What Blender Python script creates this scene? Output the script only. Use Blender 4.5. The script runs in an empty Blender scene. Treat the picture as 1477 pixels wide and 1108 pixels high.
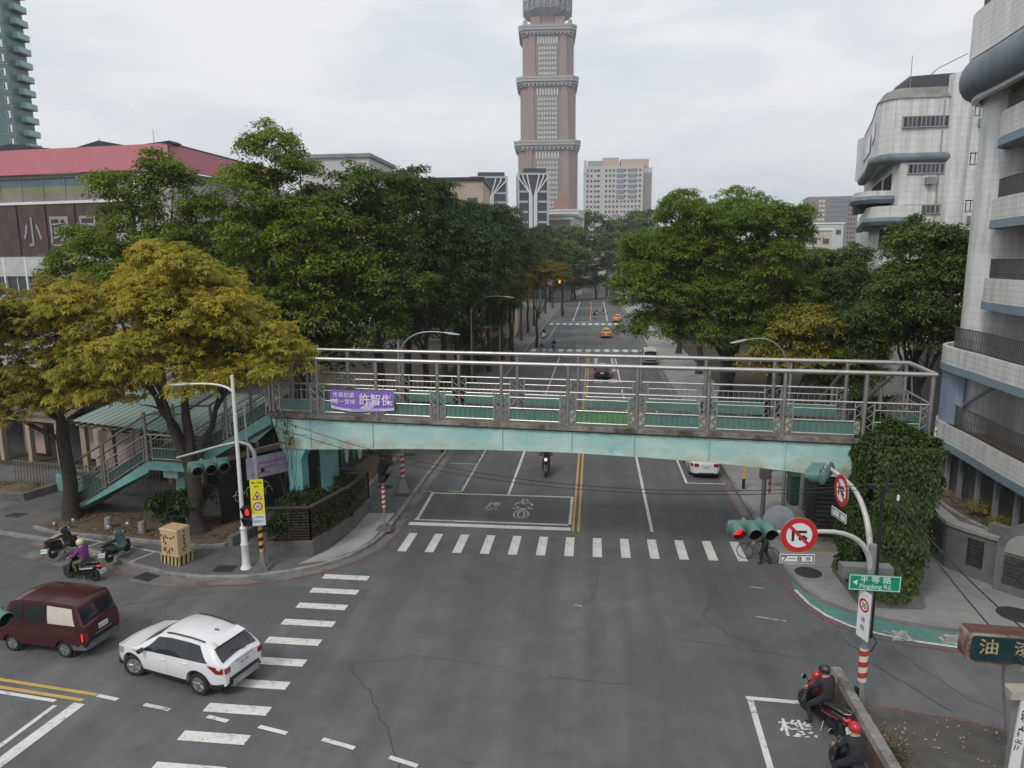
import bpy, bmesh, math, random
import numpy as np
from mathutils import Matrix, Vector

SC = bpy.context.scene
COL = SC.collection
R = math.radians
PI = math.pi

# ------------------------------------------------------------------ camera
CAM_H = 12.6
cam_data = bpy.data.cameras.new('camera')
cam = bpy.data.objects.new('camera', cam_data)
COL.objects.link(cam)
cam_data.sensor_width = 36.0
cam_data.lens = 1017.4 / 1477 * 36
cam_data.clip_start = 0.2
cam_data.clip_end = 9000
yaw, pitch, roll = R(6.665), R(9.783), R(-0.387)
fw = Vector((-math.sin(yaw) * math.cos(pitch), math.cos(yaw) * math.cos(pitch), -math.sin(pitch)))
rt = Vector((math.cos(yaw), math.sin(yaw), 0))
up = rt.cross(fw)
r2 = rt * math.cos(roll) + up * math.sin(roll)
u2 = -rt * math.sin(roll) + up * math.cos(roll)
mw = Matrix((r2, u2, -fw)).transposed().to_4x4()
mw.translation = (0, 0, CAM_H)
cam.matrix_world = mw
SC.camera = cam

# ------------------------------------------------------------------ sky, sun, exposure
SUN_EL, SUN_AZ = R(47), R(212)      # high, behind the camera and a little to the left, veiled by cloud
world = bpy.data.worlds.new('World')
SC.world = world
world.use_nodes = True
nt = world.node_tree
nt.nodes.clear()
sky = nt.nodes.new('ShaderNodeTexSky')
sky.sky_type = 'NISHITA'
sky.sun_disc = False
sky.sun_elevation = SUN_EL
sky.sun_rotation = SUN_AZ
sky.air_density, sky.dust_density = 1.0, 2.0
bg1 = nt.nodes.new('ShaderNodeBackground'); bg1.inputs[1].default_value = 0.08
nt.links.new(sky.outputs[0], bg1.inputs[0])
tc = nt.nodes.new('ShaderNodeTexCoord')
mp = nt.nodes.new('ShaderNodeMapping'); mp.inputs['Scale'].default_value = (1.6, 1.6, 5.5)
mp.inputs['Rotation'].default_value = (0.12, 0.06, 0.5)
nt.links.new(tc.outputs['Generated'], mp.inputs[0])
nz = nt.nodes.new('ShaderNodeTexNoise'); nz.inputs['Scale'].default_value = 2.1; nz.inputs['Detail'].default_value = 7
nz.inputs['Roughness'].default_value = 0.6
nz.inputs['Distortion'].default_value = 0.35
nt.links.new(mp.outputs[0], nz.inputs['Vector'])
cr = nt.nodes.new('ShaderNodeValToRGB')
cr.color_ramp.elements[0].position = 0.36; cr.color_ramp.elements[0].color = (0.665, 0.705, 0.76, 1)
cr.color_ramp.elements[1].position = 0.60; cr.color_ramp.elements[1].color = (0.84, 0.85, 0.86, 1)
nt.links.new(nz.outputs['Fac'], cr.inputs[0])
bg2 = nt.nodes.new('ShaderNodeBackground'); bg2.inputs[1].default_value = 1.17
nt.links.new(cr.outputs[0], bg2.inputs[0])
mx = nt.nodes.new('ShaderNodeMixShader'); mx.inputs[0].default_value = 0.94
nt.links.new(bg1.outputs[0], mx.inputs[1]); nt.links.new(bg2.outputs[0], mx.inputs[2])
wo = nt.nodes.new('ShaderNodeOutputWorld')
nt.links.new(mx.outputs[0], wo.inputs[0])
sun_d = bpy.data.lights.new('sun', 'SUN')
sun_d.energy = 1.5
sun_d.angle = R(14)
sun_d.color = (1.0, 0.96, 0.9)
sun = bpy.data.objects.new('sun', sun_d)
COL.objects.link(sun)
sdir = Vector((math.sin(SUN_AZ) * math.cos(SUN_EL), math.cos(SUN_AZ) * math.cos(SUN_EL), math.sin(SUN_EL)))
sun.rotation_euler = sdir.to_track_quat('Z', 'Y').to_euler()
sun.location = (0, 0, 80)
SC.view_settings.view_transform = 'Standard'
SC.view_settings.look = 'None'
SC.view_settings.exposure = 0.0
SC.view_settings.gamma = 1.0
SC.view_settings.use_curve_mapping = False
SC.cycles.max_bounces = 6
SC.cycles.transparent_max_bounces = 6
SC.cycles.volume_bounces = 0

# ------------------------------------------------------------------ materials
MATS = {}

def mat(name, col, rough=0.6, metal=0.0, var=0.12, scale=1.5, bump=0.0, bscale=25.0, dirt=None, dscale=0.6, dpos=0.55,
        emit=0.0, spec=0.5, coat=0.0, dw=0.18):
    """Principled surface: base colour with broad and fine mottling, optional dirt patches, optional fine relief."""
    if name in MATS:
        return MATS[name]
    m = bpy.data.materials.new(name)
    m.use_nodes = True
    n, l = m.node_tree.nodes, m.node_tree.links
    b = n['Principled BSDF']
    c4 = (*col, 1)
    b.inputs['Roughness'].default_value = rough
    b.inputs['Metallic'].default_value = metal
    b.inputs['Specular IOR Level'].default_value = spec
    b.inputs['Coat Weight'].default_value = coat
    b.inputs['Coat Roughness'].default_value = 0.06
    t = n.new('ShaderNodeTexCoord')
    if var > 0 or dirt:
        a = n.new('ShaderNodeTexNoise'); a.inputs['Scale'].default_value = scale; a.inputs['Detail'].default_value = 8
        a.inputs['Roughness'].default_value = 0.65
        l.new(t.outputs['Object'], a.inputs['Vector'])
        r_ = n.new('ShaderNodeMapRange'); r_.inputs[1].default_value = 0.3; r_.inputs[2].default_value = 0.7
        r_.inputs[3].default_value = 1 - var; r_.inputs[4].default_value = 1 + var
        l.new(a.outputs['Fac'], r_.inputs[0])
        h = n.new('ShaderNodeMix'); h.data_type = 'RGBA'; h.blend_type = 'MULTIPLY'; h.inputs[0].default_value = 1
        h.inputs[6].default_value = c4
        l.new(r_.outputs[0], h.inputs[7])
        out = h.outputs[2]
        if dirt:
            d = n.new('ShaderNodeTexNoise'); d.inputs['Scale'].default_value = dscale; d.inputs['Detail'].default_value = 9
            d.inputs['Roughness'].default_value = 0.7
            l.new(t.outputs['Object'], d.inputs['Vector'])
            dr = n.new('ShaderNodeMapRange'); dr.inputs[1].default_value = dpos; dr.inputs[2].default_value = dpos + dw
            l.new(d.outputs['Fac'], dr.inputs[0])
            g = n.new('ShaderNodeMix'); g.data_type = 'RGBA'
            l.new(dr.outputs[0], g.inputs[0]); l.new(out, g.inputs[6]); g.inputs[7].default_value = (*dirt, 1)
            out = g.outputs[2]
        l.new(out, b.inputs['Base Color'])
    else:
        b.inputs['Base Color'].default_value = c4
    if bump > 0:
        bn = n.new('ShaderNodeTexNoise'); bn.inputs['Scale'].default_value = bscale; bn.inputs['Detail'].default_value = 5
        l.new(t.outputs['Object'], bn.inputs['Vector'])
        bp = n.new('ShaderNodeBump'); bp.inputs['Strength'].default_value = bump; bp.inputs['Distance'].default_value = 0.02
        l.new(bn.outputs['Fac'], bp.inputs['Height']); l.new(bp.outputs[0], b.inputs['Normal'])
    if emit > 0:
        b.inputs['Emission Color'].default_value = c4
        b.inputs['Emission Strength'].default_value = emit
    MATS[name] = m
    return m

def nodes_of(m):
    n, l = m.node_tree.nodes, m.node_tree.links
    return n, l, n['Principled BSDF'], n.new('ShaderNodeTexCoord')

def noise(n, l, vec, scale, detail=6, rough=0.6, sx=None):
    a = n.new('ShaderNodeTexNoise'); a.inputs['Scale'].default_value = scale; a.inputs['Detail'].default_value = detail
    a.inputs['Roughness'].default_value = rough
    if sx:
        mpp = n.new('ShaderNodeMapping'); mpp.inputs['Scale'].default_value = sx
        l.new(vec, mpp.inputs[0]); vec = mpp.outputs[0]
    l.new(vec, a.inputs['Vector'])
    return a.outputs['Fac']

def rng(n, l, f, a, b, c=0.0, d=1.0):
    r_ = n.new('ShaderNodeMapRange')
    r_.inputs[1].default_value, r_.inputs[2].default_value, r_.inputs[3].default_value, r_.inputs[4].default_value = a, b, c, d
    l.new(f, r_.inputs[0])
    return r_.outputs[0]

def mixc(n, l, fac, a, b, mode='MIX'):
    g = n.new('ShaderNodeMix'); g.data_type = 'RGBA'; g.blend_type = mode
    for sock, v in ((0, fac), (6, a), (7, b)):
        if isinstance(v, tuple):
            g.inputs[sock].default_value = (*v, 1)
        elif isinstance(v, (int, float)):
            g.inputs[sock].default_value = v
        else:
            l.new(v, g.inputs[sock])
    return g.outputs[2]

def math_(n, l, op, a, b):
    g = n.new('ShaderNodeMath'); g.operation = op
    for i, v in enumerate((a, b)):
        if isinstance(v, (int, float)):
            g.inputs[i].default_value = v
        else:
            l.new(v, g.inputs[i])
    return g.outputs[0]

def tile_mat(name, col, grout, sx, sz, dirt, gw=0.012, var=0.05):
    """Wall tiles laid in straight courses; u runs along the wall (object x + y), v is height. Rain streaks in the grime."""
    m = bpy.data.materials.new(name); m.use_nodes = True
    n, l, b, t = nodes_of(m)
    b.inputs['Roughness'].default_value = 0.45
    sp = n.new('ShaderNodeSeparateXYZ'); l.new(t.outputs['Object'], sp.inputs[0])
    u = math_(n, l, 'ADD', sp.outputs[0], sp.outputs[1])
    cb = n.new('ShaderNodeCombineXYZ'); l.new(u, cb.inputs[0]); l.new(sp.outputs[2], cb.inputs[1])
    br = n.new('ShaderNodeTexBrick'); br.offset = 0.0
    br.inputs['Color1'].default_value = (*col, 1)
    br.inputs['Color2'].default_value = (*[c * (1 - var) for c in col], 1)
    br.inputs['Mortar'].default_value = (*grout, 1)
    br.inputs['Scale'].default_value = 1.0
    br.inputs['Brick Width'].default_value = sx; br.inputs['Row Height'].default_value = sz
    br.inputs['Mortar Size'].default_value = gw; br.inputs['Mortar Smooth'].default_value = 0.2
    l.new(cb.outputs[0], br.inputs['Vector'])
    streak = noise(n, l, t.outputs['Object'], 1.0, 8, 0.7, (2.2, 2.2, 0.16))
    blotch = noise(n, l, t.outputs['Object'], 0.35, 6, 0.6)
    f = math_(n, l, 'MULTIPLY', rng(n, l, streak, 0.40, 0.66), rng(n, l, blotch, 0.35, 0.7, 0.25, 1.0))
    c = mixc(n, l, math_(n, l, 'MULTIPLY', f, 0.85), br.outputs['Color'], dirt)
    l.new(c, b.inputs['Base Color'])
    bp = n.new('ShaderNodeBump'); bp.inputs['Strength'].default_value = 0.4; bp.inputs['Distance'].default_value = 0.01; bp.invert = True
    l.new(br.outputs['Fac'], bp.inputs['Height']); l.new(bp.outputs[0], b.inputs['Normal'])
    MATS[name] = m
    return m

def leaf_mat(name, tones, trans=0.28, rough=0.5):
    """Leaves: each leaf (mesh island) takes its own tone; broad noise shifts whole sprays."""
    m = bpy.data.materials.new(name); m.use_nodes = True
    n, l, b, t = nodes_of(m)
    g = n.new('ShaderNodeNewGeometry')
    nzf = noise(n, l, t.outputs['Object'], 0.55, 3)
    f = math_(n, l, 'ADD', math_(n, l, 'MULTIPLY', g.outputs['Random Per Island'], 0.55), rng(n, l, nzf, 0.3, 0.7, 0.0, 0.45))
    cr_ = n.new('ShaderNodeValToRGB')
    el = cr_.color_ramp.elements
    while len(el) < len(tones):
        el.new(0.5)
    for i, c in enumerate(tones):
        el[i].position = i / (len(tones) - 1); el[i].color = (*c, 1)
    l.new(f, cr_.inputs[0])
    l.new(cr_.outputs[0], b.inputs['Base Color'])
    b.inputs['Roughness'].default_value = rough
    b.inputs['Specular IOR Level'].default_value = 0.3
    tr = n.new('ShaderNodeBsdfTranslucent'); l.new(cr_.outputs[0], tr.inputs[0])
    ms = n.new('ShaderNodeMixShader'); ms.inputs[0].default_value = trans
    l.new(b.outputs[0], ms.inputs[1]); l.new(tr.outputs[0], ms.inputs[2])
    o = [x for x in n if x.type == 'OUTPUT_MATERIAL'][0]
    l.new(ms.outputs[0], o.inputs[0])
    MATS[name] = m
    return m

# ------------------------------------------------------------------ mesh building
class MB:
    def __init__(s):
        s.v, s.f, s.m = [], [], []

    def add(s, verts, faces, mi=0):
        o = len(s.v)
        s.v += [tuple(p) for p in verts]
        s.f += [tuple(i + o for i in f) for f in faces]
        s.m += [mi] * len(faces)
        return s

    def box(s, c, d, rot=None, mi=0, taper=1.0, piv=None):
        x, y, z = d[0] / 2, d[1] / 2, d[2] / 2
        t = taper
        vs = [(-x, -y, -z), (x, -y, -z), (x, y, -z), (-x, y, -z), (-x * t, -y * t, z), (x * t, -y * t, z), (x * t, y * t, z), (-x * t, y * t, z)]
        M_ = rot if rot is not None else Matrix.Identity(3)
        if isinstance(M_, (int, float)):
            M_ = Matrix.Rotation(M_, 3, 'Z')
        vs = [M_ @ Vector(v) + Vector(c) for v in vs]
        return s.add(vs, [(3, 2, 1, 0), (4, 5, 6, 7), (0, 1, 5, 4), (1, 2, 6, 5), (2, 3, 7, 6), (3, 0, 4, 7)], mi)

    def bbox(s, lo, hi, mi=0):
        return s.box([(a + b) / 2 for a, b in zip(lo, hi)], [b - a for a, b in zip(lo, hi)], None, mi)

    def beam(s, a, b, w, h, upv=(0, 0, 1), mi=0):
        a, b = Vector(a), Vector(b)
        d = b - a
        L = d.length
        if L < 1e-6:
            return s
        d.normalize()
        u = Vector(upv)
        sd = d.cross(u)
        if sd.length < 1e-4:
            sd = d.cross(Vector((1, 0, 0)))
        sd.normalize()
        u = sd.cross(d)
        M_ = Matrix((d, sd, u)).transposed()
        return s.box((a + b) / 2, (L, w, h), M_, mi)

    def tube(s, pts, r, n=8, caps=True, mi=0):
        pts = [Vector(p) for p in pts]
        rs = r if isinstance(r, (list, tuple)) else [r] * len(pts)
        rings = []
        ref = None
        for i, p in enumerate(pts):
            d = (pts[min(i + 1, len(pts) - 1)] - pts[max(i - 1, 0)])
            d.normalize()
            if ref is None:
                ref = d.cross(Vector((0, 0, 1)))
                if ref.length < 1e-3:
                    ref = d.cross(Vector((1, 0, 0)))
            a = ref - d * ref.dot(d)
            a.normalize(); ref = a
            b = d.cross(a)
            rings.append([p + (a * math.cos(2 * PI * k / n) + b * math.sin(2 * PI * k / n)) * rs[i] for k in range(n)])
        return s.loft(rings, True, caps, mi)

    def loft(s, rings, closed=True, caps=True, mi=0):
        n = len(rings[0])
        vs = [p for rr in rings for p in rr]
        fs = []
        for i in range(len(rings) - 1):
            for k in range(n if closed else n - 1):
                k2 = (k + 1) % n
                fs.append((i * n + k, i * n + k2, (i + 1) * n + k2, (i + 1) * n + k))
        if caps and closed:
            fs.append(tuple(reversed(range(n))))
            fs.append(tuple((len(rings) - 1) * n + k for k in range(n)))
        return s.add(vs, fs, mi)

    def lathe(s, prof, c=(0, 0, 0), n=16, axis=None, mi=0):
        M_ = axis if axis is not None else Matrix.Identity(3)
        rings = [[M_ @ Vector((r * math.cos(2 * PI * k / n), r * math.sin(2 * PI * k / n), z)) + Vector(c) for k in range(n)] for r, z in prof]
        return s.loft(rings, True, True, mi)

    def prism(s, poly, z0, z1, mi=0):
        n = len(poly)
        vs = [(p[0], p[1], z0) for p in poly] + [(p[0], p[1], z1) for p in poly]
        fs = [tuple(reversed(range(n))), tuple(range(n, 2 * n))]
        fs += [(k, (k + 1) % n, n + (k + 1) % n, n + k) for k in range(n)]
        return s.add(vs, fs, mi)

    def slab(s, poly3, t, mi=0):
        """A plate: 3-D outline poly3 swept by vector t."""
        n = len(poly3)
        t = Vector(t)
        vs = [Vector(p) for p in poly3] + [Vector(p) + t for p in poly3]
        fs = [tuple(reversed(range(n))), tuple(range(n, 2 * n))]
        fs += [(k, (k + 1) % n, n + (k + 1) % n, n + k) for k in range(n)]
        return s.add(vs, fs, mi)

    def strip(s, pts, w, z, mi=0, off=0.0):
        """Flat band of width w along a ground path."""
        pts = [Vector((p[0], p[1])) for p in pts]
        L_, R_ = [], []
        for i, p in enumerate(pts):
            d = pts[min(i + 1, len(pts) - 1)] - pts[max(i - 1, 0)]
            d.normalize()
            nn = Vector((-d.y, d.x))
            L_.append(p + nn * (off + w / 2)); R_.append(p + nn * (off - w / 2))
        vs = [(p.x, p.y, z) for p in L_] + [(p.x, p.y, z) for p in R_]
        n = len(pts)
        return s.add(vs, [(n + i, n + i + 1, i + 1, i) for i in range(n - 1)], mi)

    def kerb(s, pts, w, z0, z1, off=0.0, mi=0):
        pts = [Vector((p[0], p[1])) for p in pts]
        rings = []
        for i, p in enumerate(pts):
            d = pts[min(i + 1, len(pts) - 1)] - pts[max(i - 1, 0)]
            d.normalize()
            nn = Vector((-d.y, d.x))
            a, b = p + nn * (off - w / 2), p + nn * (off + w / 2)
            bev = min(0.025, w / 5)
            a2, b2 = p + nn * (off - w / 2 + bev), p + nn * (off + w / 2 - bev)
            rings.append([(a.x, a.y, z0), (a.x, a.y, z1 - bev), (a2.x, a2.y, z1), (b2.x, b2.y, z1), (b.x, b.y, z1 - bev), (b.x, b.y, z0)])
        return s.loft(rings, True, True, mi)

    def build(s, name, mats=None, parent=None, smooth=None, loc=None, rz=0.0, kind=None, label=None):
        me = bpy.data.meshes.new(name)
        me.from_pydata(s.v, [], s.f)
        mats = mats if isinstance(mats, (list, tuple)) else [mats]
        for m_ in mats:
            me.materials.append(m_)
        if len(mats) > 1:
            me.polygons.foreach_set('material_index', s.m)
        if smooth is not None:
            me.polygons.foreach_set('use_smooth', [True] * len(me.polygons))
            me.set_sharp_from_angle(angle=R(smooth))
        me.update()
        return link(name, me, parent, loc, rz, kind, label)

def link(name, me, parent=None, loc=None, rz=0.0, kind=None, label=None):
    o = bpy.data.objects.new(name, me)
    COL.objects.link(o)
    if parent is not None:
        o.parent = parent
    if loc is not None:
        o.location = loc
    if rz:
        o.rotation_euler = (0, 0, rz)
    if kind:
        o['kind'] = kind
    if label:
        o['label'] = label
    return o

def tag(o, label, cat, group=None, kind=None):
    o['label'] = label
    o['category'] = cat
    if group:
        o['group'] = group
    if kind:
        o['kind'] = kind
    return o

def thing(name, label, cat, loc=(0, 0, 0), rz=0.0, group=None):
    o = bpy.data.objects.new(name, None)
    o.empty_display_size = 0.2
    COL.objects.link(o)
    o.location = loc
    o.rotation_euler = (0, 0, rz)
    return tag(o, label, cat, group)

def struct(o):
    o['kind'] = 'structure'
    return o

def copy_tree(root, loc, rz, label=None, scale=None):
    """A copy of a thing with copies of its parts and sub-parts (mesh data shared)."""
    r_ = root.copy(); COL.objects.link(r_)
    r_.location = loc; r_.rotation_euler = (0, 0, rz)
    if scale:
        r_.scale = scale
    if label:
        r_['label'] = label
    for ch in KIDS(root):
        c = ch.copy(); COL.objects.link(c); c.parent = r_
        for g in KIDS(ch):
            d = g.copy(); COL.objects.link(d); d.parent = c
    return r_

def KIDS(o):
    return [c for c in SC.objects if c.parent is o or c.parent == o]

def bez(p0, p1, p2, n=8):
    p0, p1, p2 = Vector(p0), Vector(p1), Vector(p2)
    return [p0 * (1 - t) ** 2 + p1 * 2 * t * (1 - t) + p2 * t * t for t in [i / n for i in range(n + 1)]]

def face_frame(origin, normal, up_=(0, 0, 1)):
    """Frame whose x runs to the reader's right, y up and z out of the face."""
    z = Vector(normal).normalized()
    x = Vector(up_).cross(z).normalized()
    y = z.cross(x)
    M_ = Matrix((x, y, z)).transposed().to_4x4()
    M_.translation = Vector(origin)
    return M_

def lettering(name, body, m_, parent, frame, w, h, dx=0.0, dy=0.0, depth=0.004, bold=0.02, shear=0.0, keep=False):
    """Flat print: the characters as thin letter shapes fitted to w x h, centred at (dx, dy) on the frame."""
    cu = bpy.data.curves.new(name, 'FONT')
    cu.body = body
    cu.offset = bold * 0.35
    cu.shear = shear
    cu.resolution_u = 2
    cu.fill_mode = 'FRONT'
    tmp = bpy.data.objects.new(name + '_curve', cu)
    COL.objects.link(tmp)
    dg = bpy.context.evaluated_depsgraph_get()
    me = bpy.data.meshes.new_from_object(tmp.evaluated_get(dg))
    bpy.data.objects.remove(tmp); bpy.data.curves.remove(cu)
    n = len(me.vertices)
    co = np.empty(n * 3, np.float32); me.vertices.foreach_get('co', co); co = co.reshape(n, 3)
    lo, hi = co.min(0), co.max(0)
    sx, sy = w / max(hi[0] - lo[0], 1e-4), h / max(hi[1] - lo[1], 1e-4)
    if keep:
        sx = sy = min(sx, sy)
    co[:, 0] = (co[:, 0] - (lo[0] + hi[0]) / 2) * sx + dx
    co[:, 1] = (co[:, 1] - (lo[1] + hi[1]) / 2) * sy + dy
    co[:, 2] = depth
    M_ = np.array(frame)
    co = co @ M_[:3, :3].T + M_[:3, 3]
    me.vertices.foreach_set('co', co.astype(np.float32).ravel())
    me.materials.clear(); me.materials.append(m_)
    me.update()
    return link(name, me, parent)
# ------------------------------------------------------------------ shared materials
def asphalt_mat(name, base, seed):
    m = bpy.data.materials.new(name); m.use_nodes = True
    n, l, b, t = nodes_of(m)
    o = t.outputs['Object']
    mp_ = n.new('ShaderNodeMapping'); mp_.inputs['Location'].default_value = (seed, seed * 2, 0); l.new(o, mp_.inputs[0]); o = mp_.outputs[0]
    broad = noise(n, l, o, 0.09, 7, 0.6)
    mid = noise(n, l, o, 0.9, 7, 0.7)
    fine = noise(n, l, o, 28, 3, 0.8)
    lane = noise(n, l, o, 1.0, 5, 0.6, (0.9, 0.05, 1))
    f = math_(n, l, 'MULTIPLY', rng(n, l, broad, 0.3, 0.7, 0.76, 1.26), rng(n, l, mid, 0.25, 0.75, 0.82, 1.18))
    f = math_(n, l, 'MULTIPLY', f, rng(n, l, fine, 0.2, 0.8, 0.72, 1.28))
    f = math_(n, l, 'MULTIPLY', f, rng(n, l, lane, 0.3, 0.7, 0.84, 1.16))
    c = mixc(n, l, 1.0, base, f, 'MULTIPLY')
    # hairline cracks and tar seams
    vo = n.new('ShaderNodeTexVoronoi'); vo.feature = 'DISTANCE_TO_EDGE'; vo.inputs['Scale'].default_value = 0.17
    wob = noise(n, l, o, 0.8, 6, 0.7)
    cmb = n.new('ShaderNodeVectorMath'); cmb.operation = 'ADD'
    sc_ = n.new('ShaderNodeVectorMath'); sc_.operation = 'SCALE'; sc_.inputs[3].default_value = 2.2
    cv = n.new('ShaderNodeCombineXYZ'); l.new(wob, cv.inputs[0]); l.new(mid, cv.inputs[1])
    l.new(cv.outputs[0], sc_.inputs[0]); l.new(o, cmb.inputs[0]); l.new(sc_.outputs[0], cmb.inputs[1])
    l.new(cmb.outputs[0], vo.inputs['Vector'])
    cf = math_(n, l, 'MULTIPLY', rng(n, l, vo.outputs['Distance'], 0.0, 0.011, 1.0, 0.0), rng(n, l, broad, 0.45, 0.62, 0.0, 0.55))
    c = mixc(n, l, cf, c, (0.045, 0.045, 0.046))
    # pale dusty scuffs and a few dark oil drips
    sp = rng(n, l, noise(n, l, o, 2.6, 3, 0.5), 0.73, 0.80, 0, 0.35)
    c = mixc(n, l, sp, c, (0.22, 0.218, 0.21))
    oil = rng(n, l, noise(n, l, o, 1.7, 4, 0.5), 0.30, 0.22, 0, 0.4)
    c = mixc(n, l, oil, c, (0.07, 0.07, 0.071))
    l.new(c, b.inputs['Base Color'])
    b.inputs['Roughness'].default_value = 0.88
    b.inputs['Specular IOR Level'].default_value = 0.25
    bp = n.new('ShaderNodeBump'); bp.inputs['Strength'].default_value = 0.25; bp.inputs['Distance'].default_value = 0.01
    l.new(fine, bp.inputs['Height']); l.new(bp.outputs[0], b.inputs['Normal'])
    return m

def paint_mat(name, col, worn=0.42):
    """Road paint, chipped so that asphalt shows through."""
    m = bpy.data.materials.new(name); m.use_nodes = True
    n, l, b, t = nodes_of(m)
    a = noise(n, l, t.outputs['Object'], 5, 8, 0.75)
    c_ = noise(n, l, t.outputs['Object'], 0.5, 4, 0.6)
    f = rng(n, l, math_(n, l, 'ADD', a, math_(n, l, 'MULTIPLY', c_, 0.35)), worn, worn + 0.14)
    tone = rng(n, l, noise(n, l, t.outputs['Object'], 1.2, 6, 0.7), 0.3, 0.7, 0.82, 1.1)
    c = mixc(n, l, f, (0.15, 0.15, 0.148), mixc(n, l, 1.0, col, tone, 'MULTIPLY'))
    l.new(c, b.inputs['Base Color'])
    b.inputs['Roughness'].default_value = 0.8
    return m

A_ROAD = asphalt_mat('asphalt', (0.122, 0.122, 0.123), 3)
P_WHITE = paint_mat('white road paint', (0.66, 0.66, 0.63), 0.49)
P_WORN = paint_mat('worn white road paint', (0.50, 0.50, 0.48), 0.56)
P_YEL = paint_mat('yellow road paint', (0.52, 0.34, 0.10), 0.44)
P_RED = paint_mat('red kerb line paint', (0.24, 0.065, 0.06), 0.60)
P_GREEN = paint_mat('green road paint', (0.10, 0.27, 0.23), 0.54)
CONC = mat('pale concrete', (0.30, 0.295, 0.28), 0.85, var=0.2, scale=0.9, bump=0.2, dirt=(0.16, 0.155, 0.145), dscale=0.5, dpos=0.52)
CONC_D = mat('dark worn paving', (0.125, 0.123, 0.12), 0.88, var=0.25, scale=0.8, bump=0.25, dirt=(0.07, 0.07, 0.068), dscale=0.35, dpos=0.5)
CONC_K = mat('kerb concrete', (0.26, 0.255, 0.245), 0.85, var=0.22, scale=2.2, bump=0.25, dirt=(0.09, 0.09, 0.085), dscale=0.9, dpos=0.5)
CONC_P = mat('right pavement concrete', (0.29, 0.29, 0.28), 0.85, var=0.16, scale=0.7, bump=0.15, dirt=(0.19, 0.187, 0.175), dscale=0.45, dpos=0.5)
GUT = mat('gutter concrete', (0.18, 0.177, 0.17), 0.85, var=0.25, scale=1.4, bump=0.2, dirt=(0.09, 0.09, 0.088), dscale=0.8, dpos=0.5)
SOIL = mat('dry soil', (0.12, 0.088, 0.058), 0.95, var=0.35, scale=3, bump=0.6, bscale=14, dirt=(0.15, 0.115, 0.06), dscale=1.4, dpos=0.5)
STEEL = mat('brushed steel', (0.50, 0.485, 0.465), 0.42, 0.9, var=0.12, scale=4, dirt=(0.28, 0.25, 0.22), dscale=1.6, dpos=0.58)
STEEL_D = mat('dull steel', (0.36, 0.345, 0.33), 0.45, 0.8, var=0.18, scale=4, dirt=(0.18, 0.15, 0.12), dscale=1.8, dpos=0.55)
GALV = mat('galvanised steel', (0.33, 0.34, 0.34), 0.5, 0.55, var=0.15, scale=5)
BLACK = mat('black rubber', (0.02, 0.02, 0.021), 0.75, var=0.2, scale=8)
BLACKP = mat('black plastic', (0.016, 0.016, 0.017), 0.42, var=0.1)
BLACKG = mat('black gloss', (0.012, 0.012, 0.014), 0.18, var=0.0, coat=0.4)
CHROME = mat('chrome', (0.75, 0.75, 0.76), 0.15, 1.0, var=0.0)
ALLOY = mat('alloy wheel', (0.5, 0.5, 0.51), 0.32, 0.85, var=0.08)
GLASS_D = mat('dark tinted glass', (0.018, 0.022, 0.024), 0.06, var=0.0, spec=0.7)
WIN = mat('window glass', (0.045, 0.055, 0.062), 0.12, var=0.2, scale=0.6, spec=0.7)
REDLAMP = mat('red lamp lens', (0.24, 0.008, 0.010), 0.18, var=0.0, coat=0.6)
WHITEP = mat('white enamel', (0.74, 0.74, 0.73), 0.4, var=0.05, scale=2, dirt=(0.52, 0.51, 0.47), dscale=1.3, dpos=0.62)
PLATEW = mat('number plate white', (0.68, 0.70, 0.72), 0.4, var=0.04)
INK = mat('black ink', (0.012, 0.012, 0.014), 0.5, var=0.0)
INKB = mat('blue ink', (0.10, 0.14, 0.28), 0.5, var=0.0)
BARK = mat('bark', (0.048, 0.041, 0.034), 0.95, var=0.35, scale=5, bump=0.9, bscale=9, dirt=(0.10, 0.09, 0.075), dscale=1.5, dpos=0.58)
BARK_G = mat('grey bark', (0.075, 0.068, 0.058), 0.95, var=0.3, scale=5, bump=0.8, bscale=10)
SIG_G = mat('signal green enamel', (0.075, 0.165, 0.145), 0.42, var=0.12, scale=4, dirt=(0.11, 0.19, 0.17), dscale=3, dpos=0.55)
PLANTBOX = mat('planter concrete', (0.145, 0.142, 0.135), 0.88, var=0.25, scale=1.5, bump=0.3, dirt=(0.07, 0.07, 0.066), dscale=0.8, dpos=0.5)

# ------------------------------------------------------------------ ground, roads, pavements
rnd = random.Random(7)

def sheet(name, poly, z, m_, parent=None):
    mb = MB()
    mb.add([(p[0], p[1], z) for p in poly], [tuple(range(len(poly)))])
    o = mb.build(name, m_, parent)
    if parent is None:
        struct(o)
    return o

sheet('ground', [(-4000, -400), (4000, -400), (4000, 5000), (-4000, 5000)], -0.06,
      mat('ground earth', (0.10, 0.105, 0.085), 0.95, var=0.3, scale=0.05, dirt=(0.06, 0.075, 0.045), dscale=0.02, dpos=0.48))
road = sheet('road', [(-120, -25), (120, -25), (120, 420), (-120, 420)], 0.0, A_ROAD)

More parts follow.
